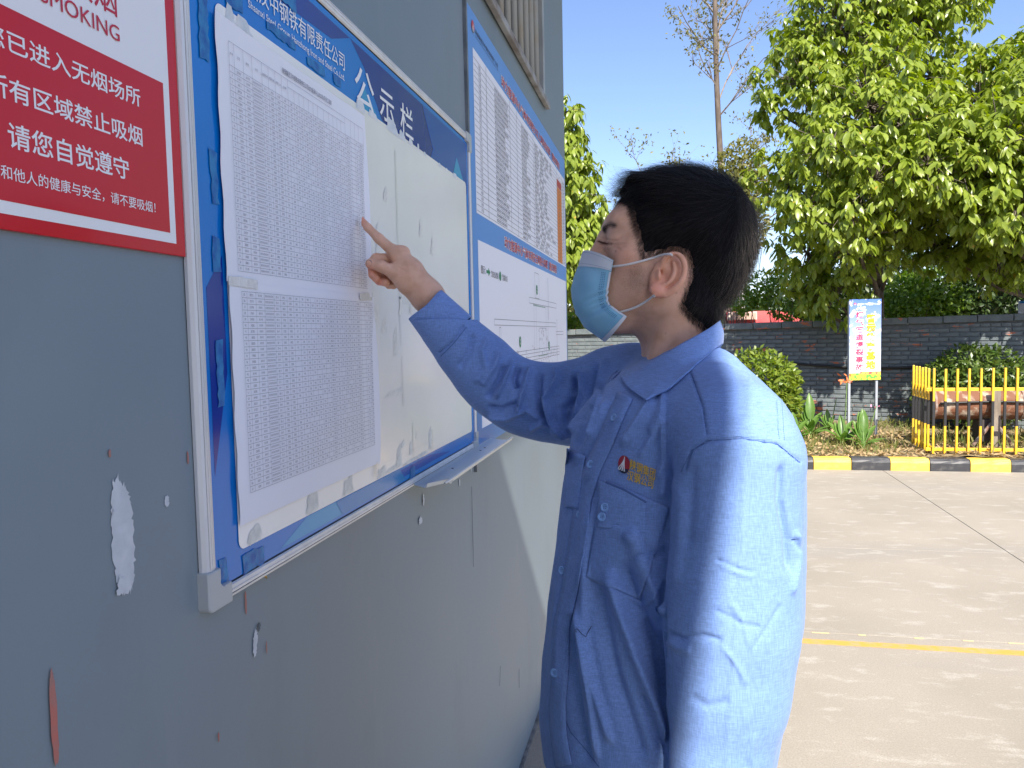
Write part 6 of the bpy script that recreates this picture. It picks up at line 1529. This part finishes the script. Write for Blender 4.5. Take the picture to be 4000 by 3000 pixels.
# --- raised sleeve
fold([(2170, 1425), (2185, 1490), (2130, 1560), (2150, 1640), (2230, 1720)], 16, .009, rarm, .35)
fold([(2110, 1440), (2100, 1520), (2110, 1600), (2160, 1690)], 15, -.008, rarm)
fold([(2075, 1430), (2050, 1520), (2020, 1620)], 14, .008, rarm, .4)
fold([(2030, 1425), (2010, 1480), (2020, 1520)], 12, -.009, rarm); fold([(2000, 1405), (1985, 1460), (1940, 1560)], 12, .007, rarm, .4)
fold([(1975, 1420), (1950, 1480), (1900, 1560)], 12, -.006, rarm); fold([(1950, 1370), (1930, 1430), (1880, 1510)], 14, .005, rarm)
fold([(2240, 1450), (2250, 1540), (2200, 1600), (2210, 1680)], 14, -.006, rarm); fold([(2280, 1450), (2290, 1560), (2255, 1650)], 14, .005, rarm)
fold([(1900, 1620), (1980, 1630), (2060, 1600), (2120, 1640)], 14, .006, rarm, .5); fold([(1900, 1590), (1960, 1600), (2030, 1570)], 12, -.005, rarm)
fold([(1905, 1310), (1880, 1370), (1900, 1440), (1850, 1500)], 13, .004, rarm); fold([(1850, 1300), (1835, 1370), (1790, 1440)], 14, -.003, rarm)
fold([(2060, 1680), (2120, 1650), (2180, 1700)], 12, .005, rarm)
fold([(1716, 1378), (1770, 1330), (1812, 1270)], 5, -.0022, rarm, 0, .02)                     # cuff edge step
# --- near sleeve: pressed crease, elbow break, drag wrinkles
fold([(2905, 1750), (2905, 2000), (2898, 2250), (2875, 2480), (2850, 2800), (2830, 3100)], 12, .0013, sl, .6)
fold([(2606, 2470), (2660, 2492), (2740, 2480), (2820, 2500)], 13, -.005, sl, .5, .05); fold([(2600, 2500), (2640, 2530), (2700, 2540)], 16, .004, sl)
fold([(2790, 2180), (2860, 2215), (2950, 2240)], 9, -.004, sl, .5); fold([(2800, 2195), (2870, 2232), (2948, 2254)], 8, .003, sl)
fold([(2780, 2380), (2850, 2410), (2900, 2440), (2980, 2450)], 8, -.003, sl); fold([(2840, 2340), (2900, 2420), (2935, 2550)], 8, .0028, sl)
fold([(2820, 2520), (2880, 2600), (2920, 2680)], 9, .0028, sl); fold([(3060, 2350), (2980, 2480), (2935, 2545)], 8, -.0026, sl)
fold([(2640, 1850), (2660, 1980), (2650, 2120), (2630, 2300)], 22, .004, sl); fold([(2700, 1800), (2700, 1950), (2680, 2150)], 24, -.003, sl)
fold([(3060, 1800), (3050, 1950), (3080, 2100), (3090, 2250)], 18, -.006, None, .5); fold([(3110, 2060), (3118, 2180), (3090, 2330)], 10, .004); fold([(3100, 2100), (3120, 2150)], 8, -.004)
fold([(2690, 2720), (2760, 2760), (2860, 2740)], 18, -.003, sl); fold([(2950, 2860), (2930, 2950), (2960, 3050)], 14, .003, sl)
fold([(2960, 1560), (2990, 1620), (3060, 1700)], 20, -.003); fold([(2870, 1400), (2900, 1520), (2890, 1640)], 28, -.003); 
fold([(2700, 1760), (2760, 1722), (2900, 1712), (3040, 1735), (3130, 1810)], 4.5, -.0022, None, 0, .02)   # drop-shoulder seam
fold([(2700, 1760), (2670, 1840)], 5, -.0024, None, 0, .02)
fold([(2686, 1430), (2715, 1500), (2745, 1590), (2762, 1700)], 4, -.0018, None, 0, .02)                    # yoke seam
fold([(3036, 1560), (3052, 1700)], 3.5, -.0014, None, 0, .02)
# sunk gap between near sleeve and trunk
fold([(2655, 1850), (2640, 2000), (2630, 2200), (2612, 2400), (2600, 2520), (2616, 2700), (2628, 3000)], 16, -.012, tr_, 0, .02)
VS = VS + NS * D[:, None]
# fine rumple everywhere, stretched along the limbs
rum = vnoise(VS * np.array([1.0, .55, 1.0]), 26, 4, 3) * .0016 + vnoise(VS * np.array([1.0, .7, 1.0]), 75, 8, 2) * .00035
VS = VS + NS * (rum * (1 - .5 * sl))[:, None]
# open the wrist: remove faces past the cuff plane and around the neck
wa = nrm(RA[-1] - RA[-2]); cF = VS[FS].mean(1)
keep = ((cF - RA[-1]) @ wa < .004) | (X[FS[:, 0]] > 1900)
nk = ((cF[:, 1] > CM(0, 1345, 1.1)[1]) & (np.hypot(cF[:, 0] - CM(2650, 0, 1.10)[0], (cF[:, 2] - 1.10)) < .060))
FS = FS[keep & ~nk]
def shirt_material():
    m = mat('shirt_blue', (.165, .275, .56), .85, c2=(.18, .295, .59), scale=14, detail=6, sheen=.12, spec=.2)
    nt = m.node_tree; N = nt.nodes; L = nt.links; b = N['Principled BSDF']
    tc = N.new('ShaderNodeTexCoord'); n0 = None
    last = None
    for k, (st, sc) in enumerate((((1, 1, 14), 260), ((9, 9, 1), 260))):
        mp = N.new('ShaderNodeMapping'); mp.inputs['Scale'].default_value = st; nz = N.new('ShaderNodeTexNoise'); nz.inputs['Scale'].default_value = sc / 3; nz.inputs['Detail'].default_value = 2
        L.new(tc.outputs['Object'], mp.inputs[0]); L.new(mp.outputs[0], nz.inputs['Vector'])
        if last is None: last = nz.outputs[0]
        else:
            ad = N.new('ShaderNodeMath'); ad.operation = 'ADD'; L.new(last, ad.inputs[0]); L.new(nz.outputs[0], ad.inputs[1]); last = ad.outputs[0]
    src = b.inputs['Base Color'].links[0].from_socket
    r = N.new('ShaderNodeMapRange'); r.inputs[1].default_value = .8; r.inputs[2].default_value = 1.25; r.inputs[3].default_value = .86; r.inputs[4].default_value = 1.16; L.new(last, r.inputs[0])
    x = N.new('ShaderNodeMix'); x.data_type = 'RGBA'; x.blend_type = 'MULTIPLY'; x.inputs[0].default_value = 1; L.new(src, x.inputs[6]); L.new(r.outputs[0], x.inputs[7]); L.new(x.outputs[2], b.inputs['Base Color'])
    bp = N.new('ShaderNodeBump'); bp.inputs['Strength'].default_value = .35; bp.inputs['Distance'].default_value = .0005; L.new(last, bp.inputs['Height']); L.new(bp.outputs[0], b.inputs['Normal'])
    return m
M_shirt = shirt_material()
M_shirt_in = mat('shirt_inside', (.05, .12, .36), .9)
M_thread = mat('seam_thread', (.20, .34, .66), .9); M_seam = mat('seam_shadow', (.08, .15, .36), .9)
shirt = put(link('shirt', np_mesh('shirt', W(VS), FS[:, ::-1]), [M_shirt, M_shirt_in]), man)
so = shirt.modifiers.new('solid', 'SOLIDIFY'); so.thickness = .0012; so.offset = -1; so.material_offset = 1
Bs = bvh_of(VS, FS)
def strip(name, pts, w, off, m, parent=shirt, closed=False, n=None, thick=.0008, seg=9):
    """ribbon laid on the shirt along image-guided points, w in px"""
    P = []; pts = [tuple(p) for p in pts]
    L = [0]; 
    for i in range(1, len(pts)): L.append(L[-1] + math.dist(pts[i], pts[i-1]))
    k = max(2, int(L[-1] / seg)); ts = np.linspace(0, L[-1], k + 1)
    xs = np.interp(ts, L, [p[0] for p in pts]); ys_ = np.interp(ts, L, [p[1] for p in pts]); tx = np.gradient(xs); ty = np.gradient(ys_); ln = np.hypot(tx, ty) + 1e-9
    for i in range(k + 1):
        row = []
        for s in (-1, -.33, .33, 1):
            p, nn = hit(Bs, xs[i] - ty[i] / ln[i] * w / 2 * s, ys_[i] + tx[i] / ln[i] * w / 2 * s, off)
            if p is None: row = None; break
            row.append(p)
        if row: P.append(row)
    if len(P) < 2: return None
    b = MB(); b.grid(W(np.array(P))); o = put(b.build(name, m, smooth=True), parent)
    if thick: s_ = o.modifiers.new('s', 'SOLIDIFY'); s_.thickness = thick; s_.offset = 0
    return o
def stitches(pts, parent=shirt, step=7.5, name='stitching'):
    b = MB(); L = [0]
    for i in range(1, len(pts)): L.append(L[-1] + math.dist(pts[i], pts[i-1]))
    s = 0
    while s + step * .6 < L[-1]:
        q = [(np.interp(t, L, [p[0] for p in pts]), np.interp(t, L, [p[1] for p in pts])) for t in (s, s + step * .6)]
        h = [hit(Bs, *v, .0009)[0] for v in q]
        if h[0] is not None and h[1] is not None and np.linalg.norm(h[0] - h[1]) < .02: b.tube(W(np.array(h)), .00028, 4)
        s += step
    if b.v: o = put(b.build(name, M_thread), parent); o['kind'] = 'stuff'; return o
def patch(name, P00, P10, P11, P01, off, m, nu=26, nv=26, parent=shirt, thick=.0012, bulge=0.0):
    """four-sided cloth patch over the shirt, corners in image px"""
    G = []
    for i in range(nu + 1):
        row = []
        for j in range(nv + 1):
            u, v = i / nu, j / nv
            px = (1-u)*(1-v)*P00[0] + u*(1-v)*P10[0] + u*v*P11[0] + (1-u)*v*P01[0]; py = (1-u)*(1-v)*P00[1] + u*(1-v)*P10[1] + u*v*P11[1] + (1-u)*v*P01[1]
            p, nn = hit(Bs, px, py, off + bulge * math.sin(math.pi * u) * math.sin(math.pi * min(1, v * 1.1)))
            row.append(p if p is not None else (row[-1] if row else CM(px, py, 1.0)))
        G.append(row)
    G = np.array(G)
    b = MB(); b.grid(W(G)); o = put(b.build(name, m, smooth=True), parent)
    s_ = o.modifiers.new('s', 'SOLIDIFY'); s_.thickness = thick; s_.offset = 0; return o
# placket, chest pocket, second pocket
PL = [(2446, 1545), (2415, 1610), (2370, 1720), (2318, 1830), (2282, 1950), (2258, 2100), (2230, 2300), (2196, 2450), (2192, 2600), (2180, 2760), (2186, 2880), (2205, 2990)]
strip('placket', PL, 62, .0016, M_shirt, thick=.0016)
stitches([(x + 27, y + 4) for x, y in PL]); stitches([(x - 27, y - 2) for x, y in PL])
patch('chest_pocket', (2366, 1876), (2618, 1982), (2500, 2345), (2290, 2255), .0020, M_shirt, bulge=.003)
patch('pocket_flap', (2352, 1880), (2530, 1950), (2520, 2078), (2345, 2060), .0046, M_shirt, bulge=.001)
stitches([(2368, 1890), (2612, 1994)]); stitches([(2345, 2050), (2520, 2070)]); stitches([(2604, 1990), (2540, 2200), (2492, 2330)]); stitches([(2380, 2085), (2530, 2110)])
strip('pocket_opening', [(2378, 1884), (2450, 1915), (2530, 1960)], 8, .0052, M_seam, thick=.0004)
patch('far_pocket', (2215, 1752), (2290, 1780), (2262, 1990), (2212, 1980), .0020, M_shirt, 10, 14, bulge=.001)
for pts in ([(2686, 1430), (2715, 1500), (2745, 1590), (2762, 1700)], [(2700, 1760), (2760, 1722), (2900, 1712), (3040, 1735), (3125, 1806)], [(2700, 1760), (2660, 1845)]):
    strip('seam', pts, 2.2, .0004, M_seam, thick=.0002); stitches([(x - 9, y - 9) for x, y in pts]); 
stitches([(3034, 1560), (3044, 1720)]); stitches([(3052, 1556), (3064, 1722)])
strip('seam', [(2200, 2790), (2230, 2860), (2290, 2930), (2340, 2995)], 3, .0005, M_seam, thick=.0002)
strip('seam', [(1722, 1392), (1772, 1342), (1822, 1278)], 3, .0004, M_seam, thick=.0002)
# buttons
M_btn = mat('button_blue', (.20, .38, .72), .22, coat=.5, transmission=.1); M_hole = mat('button_hole', (.05, .10, .25), .6)
def button(px, py, r=.0058, off=.0032):
    p, n = hit(Bs, px, py, off)
    if p is None: return
    n = nrm(n + np.array([0, .1, -.6])); u = nrm(np.cross(n, [0, 1, 0])); v = np.cross(n, u)
    prof = [(0, 0), (.45, 0), (.55, .0002), (.70, .0009), (.88, .0010), (1, .0004), (1, -.0014)]
    A = np.linspace(0, 2*math.pi, 20, endpoint=False)
    G = np.array([[p + r*q*(math.cos(a)*u + math.sin(a)*v) + n*h for a in A] for q, h in prof])
    b = MB(); b.grid(W(G), closed_u=True); bt = put(b.build('button', M_btn, smooth=True), shirt)
    b = MB()
    for a in (.8, 2.37, 3.94, 5.5):
        c = p + r*.26*(math.cos(a)*u + math.sin(a)*v) + n*.0003
        b.add(W(np.array([c + .0006*(math.cos(t)*u + math.sin(t)*v) for t in np.linspace(0, 2*math.pi, 8, endpoint=False)])), [tuple(range(8))])
    put(b.build('thread_holes', M_hole), bt)
for q in ((2407, 1634), (2314, 1815), (2273, 2012), (2202, 2208 + 20), (2172, 2627)): button(*q)
for q in ((2376, 1983), (2364, 2020)): button(*q, off=.0066)
# embroidered emblem and lettering on the chest
M_eg = mat('thread_gold', (.70, .46, .05), .6, bump=.6, bscale=900, bdist=.0003); M_er = mat('thread_red', (.32, .012, .03), .6, bump=.6, bscale=900, bdist=.0003)
M_ew = mat('thread_white', (.70, .72, .76), .6); M_en = mat('thread_navy', (.012, .016, .05), .6)
def on_shirt(co, F, ox, oy, ux, uy, vx, vy, off, name, m):
    P = []
    for x, y in co:
        p, nn = hit(Bs, ox + ux * x + vx * y, oy + uy * x + vy * y, off); P.append(p if p is not None else CM(ox + ux*x, oy + vy*y, .95))
    b = MB(); b.add(W(np.array(P)), F); o = put(b.build(name, m), shirt); s_ = o.modifiers.new('s', 'SOLIDIFY'); s_.thickness = .0006; s_.offset = 0; return o
def shirt_text(s, ox, oy, w, h, drop, name='embroidered_lettering'):
    co, F = text_mesh(s, 0); lo_ = co.min(0); hi_ = co.max(0); u = (co[:, 0] - lo_[0]) / (hi_[0] - lo_[0]); v = (co[:, 1] - lo_[1]) / (hi_[1] - lo_[1])
    on_shirt(np.stack([u, v], 1), F, ox, oy, w, drop, 4, -h, .0012, name, M_eg)
if 'text_mesh' in globals():
    shirt_text('陕钢集团', 2462, 1832, 98, 40, 42); shirt_text('汉钢公司', 2450, 1874, 102, 40, 36)
def disc(a0, a1, n=30, r=1.0): return [(r * math.cos(math.radians(a0 + (a1 - a0) * k / n)), r * math.sin(math.radians(a0 + (a1 - a0) * k / n))) for k in range(n + 1)]
on_shirt([(0, 0)] + disc(0, 360), [(0, k, k + 1) for k in range(1, 31)], 2440, 1815, 22, 8, 4, -34, .0012, 'emblem', M_er)
on_shirt([(0, -.45)] + disc(200, 340), [(0, k, k + 1) for k in range(1, 31)], 2440, 1815, 22, 8, 4, -34, .0017, 'emblem_foot', M_en)
P = []; F = []
for e in (-1.0, -.55, -.15, .25):
    for t in np.linspace(0, 1, 8):
        u = .05 + (e - .05) * t ** 1.7; v = .9 - 1.65 * t; w_ = .02 + .06 * t; s_ = math.sqrt(max(0, 1 - min(1, v*v))) * .97
        P += [(max(-s_, u - w_), v), (min(s_, u + w_), v)]
    o0 = len(P) - 16; F += [(o0 + 2*k, o0 + 2*k + 1, o0 + 2*k + 3, o0 + 2*k + 2) for k in range(7)]
on_shirt(P, F, 2440, 1815, 22, 8, 4, -34, .0022, 'emblem_rays', M_ew)
# loose thread on the front
b = MB(); q = [hit(Bs, *p, .001)[0] for p in ((2252, 2470), (2246, 2462), (2254, 2456), (2262, 2464), (2272, 2476), (2288, 2488), (2296, 2470), (2312, 2446))]
q = [v for v in q if v is not None]; b.tube(W(np.array(q)), .0004, 5); put(b.build('loose_thread', M_en, smooth=True), shirt)
# cuff: separate open ring of doubled cloth
ca_ = RA[-1]; cb_ = RA[-3]; ax = nrm(ca_ - cb_); uu = nrm(np.cross(ax, [0, 0, 1])); ww = np.cross(ax, uu)
G = []
for s in np.linspace(0, 1, 9):
    c = ca_ + ax * (.004) - ax * .066 * s; r = .0345 + .0072 * s
    G.append([c + (r * (1 + .06 * math.cos(2*a + .4))) * (math.cos(a) * uu * 1.02 + math.sin(a) * ww * .98) + ax * .0015 * math.sin(3*a) for a in np.linspace(0, 2*math.pi, 48, endpoint=False)])
b = MB(); b.grid(W(np.array(G)), closed_u=True); cf = put(b.build('cuff', [M_shirt, M_shirt_in], smooth=True), shirt); so = cf.modifiers.new('s', 'SOLIDIFY'); so.thickness = .0022; so.offset = -1; so.material_offset = 1
# collar: stand and folded leaf, drawn from guide points (px, py, depth)
def loft(rows, name, m, thick=.0018, nsub=36, parent=shirt, offs=None):
    G = []
    for r in rows:
        q, _ = resample([CM(*p) for p in r], [1] * len(r), nsub); G.append(q)
    G = np.array(G); m_ = len(G)
    # refine between rows
    H = []
    for t in np.linspace(0, m_ - 1, (m_ - 1) * 6 + 1):
        i = min(int(t), m_ - 2); f = t - i; g_ = lambda k: G[min(max(k, 0), m_ - 1)]
        p0, p1, p2, p3 = g_(i-1), g_(i), g_(i+1), g_(i+2)
        R_ = (.5 * ((2*p1) + (-p0 + p2)*f + (2*p0 - 5*p1 + 4*p2 - p3)*f**2 + (-p0 + 3*p1 - 3*p2 + p3)*f**3))
        if offs:
            of = np.interp(t, range(len(offs)), offs)
            for k_ in range(len(R_)):
                px_, py_ = 2000 + 3000*R_[k_][0]/R_[k_][2], 1500 - 3000*R_[k_][1]/R_[k_][2]; hp_, hn_ = hit(Bs, px_, py_)
                if hp_ is not None and R_[k_][2] > hp_[2] - of and hp_[2] < 1.09: R_[k_] = CM(px_, py_, hp_[2] - of)
            for _ in range(3): R_[1:-1, 2] = (R_[:-2, 2] + R_[2:, 2] + 2 * R_[1:-1, 2]) / 4
        H.append(R_)
    b = MB(); b.grid(W(np.array(H))); o = put(b.build(name, m, smooth=True), parent)
    s_ = o.modifiers.new('s', 'SOLIDIFY'); s_.thickness = thick; s_.offset = 0; return o
# near leaf: inner (fold) edge against the neck from back centre to the front, outer edge below
fold_e = [(2812, 1250, 1.10), (2800, 1262, 1.05), (2740, 1300, 1.024), (2660, 1345, 1.012), (2570, 1400, 1.022), (2500, 1440, 1.045), (2424, 1474, 1.075)]
mid_e = [(2824, 1300, 1.115), (2812, 1312, 1.055), (2750, 1365, 1.010), (2670, 1425, .990), (2590, 1470, .996), (2510, 1500, 1.025), (2455, 1515, 1.055)]
out_e = [(2822, 1345, 1.12), (2806, 1352, 1.06), (2735, 1412, 1.000), (2665, 1474, .976), (2610, 1520, .976), (2560, 1545, .990), (2522, 1563, 1.012)]
loft([fold_e, mid_e, out_e], 'collar_leaf', M_shirt, .0024, offs=[.006, .009, .0075])
stand = [(2820, 1345, 1.115), (2780, 1400, 1.045), (2680, 1450, 1.015), (2580, 1480, 1.025), (2500, 1500, 1.05), (2440, 1520, 1.075)]
top_ = [(2806, 1256, 1.105), (2780, 1290, 1.052), (2680, 1350, 1.020), (2580, 1405, 1.032), (2500, 1446, 1.052), (2420, 1480, 1.08)]
loft([top_, stand], 'collar_stand', M_shirt, .0016)
# far leaf, seen from inside beyond the throat
ff = [(2812, 1250, 1.10), (2790, 1262, 1.15), (2690, 1310, 1.182), (2560, 1370, 1.185), (2470, 1420, 1.165), (2400, 1472, 1.125), (2386, 1500, 1.10)]
fo = [(2822, 1345, 1.12), (2770, 1350, 1.18), (2650, 1380, 1.215), (2520, 1410, 1.22), (2430, 1440, 1.20), (2375, 1480, 1.155), (2382, 1520, 1.12)]
loft([ff, fo], 'collar_leaf', M_shirt, .0022)
st2 = [(2430, 1500, 1.115), (2395, 1498, 1.112), (2380, 1488, 1.12), (2384, 1470, 1.14), (2420, 1440, 1.16), (2480, 1420, 1.175)]
st3 = [(2440, 1560, 1.105), (2400, 1550, 1.105), (2386, 1540, 1.115), (2380, 1520, 1.14), (2400, 1500, 1.165), (2470, 1480, 1.185)]
loft([st2, st3], 'collar_stand', M_shirt, .0016)
# trousers and shoes: below the frame, so the figure stands on the ground
M_tr = mat('trousers_navy', (.02, .025, .045), .85, c2=(.03, .035, .055), scale=20, bump=.3); M_shoe = mat('shoe_black', (.015, .014, .014), .35)
fl = -(CAM_POS[2])
def Gd(X_, Z_, h):   # view-aligned X,Z at world height h
    base = CAM_POS + X_ * CR[:, 0] - Z_ * CR[:, 2]; y = (h - base[2]) / CR[2, 1]; return np.array([X_, y, Z_])
hipL, hipR = Gd(.235, .99, .93), Gd(.20, 1.17, .93)
feet = []
for hp_, dz in ((hipL, -.02), (hipR, .03)):
    kn = Gd(hp_[0] - .02, hp_[2] + dz, .50); an = Gd(hp_[0] + .0, hp_[2] + dz * 1.5, .09); feet.append(an)
def tro_sdf(P):
    d = sd_ell(P, (hipL + hipR) / 2 + [0, .0, 0], (.125, .13, .175))
    for hp_, an in zip((hipL, hipR), feet):
        kn = (hp_ + an) / 2 + [-.015, .02, 0]; d = smin(d, sd_chain(P, [hp_, kn, an + [0, -.01, 0]], [.098, .080, .068], .03), .03)
    return d
lo = np.minimum(hipL, feet[0]).copy(); lo = np.array([-.02, feet[0][1] - .1, .80]); hi = np.array([.40, hipL[1] + .16, 1.36])
VT, FT = surface_nets(tro_sdf, lo, hi, .0085); NT = vnormals(VT, FT); VT = VT + NT * (vnoise(VT * [1, .5, 1], 22, 5, 3) * .004)[:, None]
put(link('trousers', np_mesh('trousers', W(VT), FT[:, ::-1]), M_tr), man)
for an in feet:
    toe = an + np.array([-.19, -.05, -.05]); 
    def shoe_sdf(P, an=an, toe=toe):
        d = smin(sd_cap(P, an + [.03, -.045, 0], toe, .040, .034), sd_cap(P, an + [0, -.02, 0], an + [-.02, .02, 0], .045, .040), .03)
        return smax(d, -(P[:, 1] - (an[1] - .085)), .006)
    Vh, Fh = surface_nets(shoe_sdf, np.minimum(an, toe) - .08, np.maximum(an, toe) + .09, .005)
    put(link('shoe', np_mesh('shoe', W(Vh), Fh[:, ::-1]), M_shoe), man)
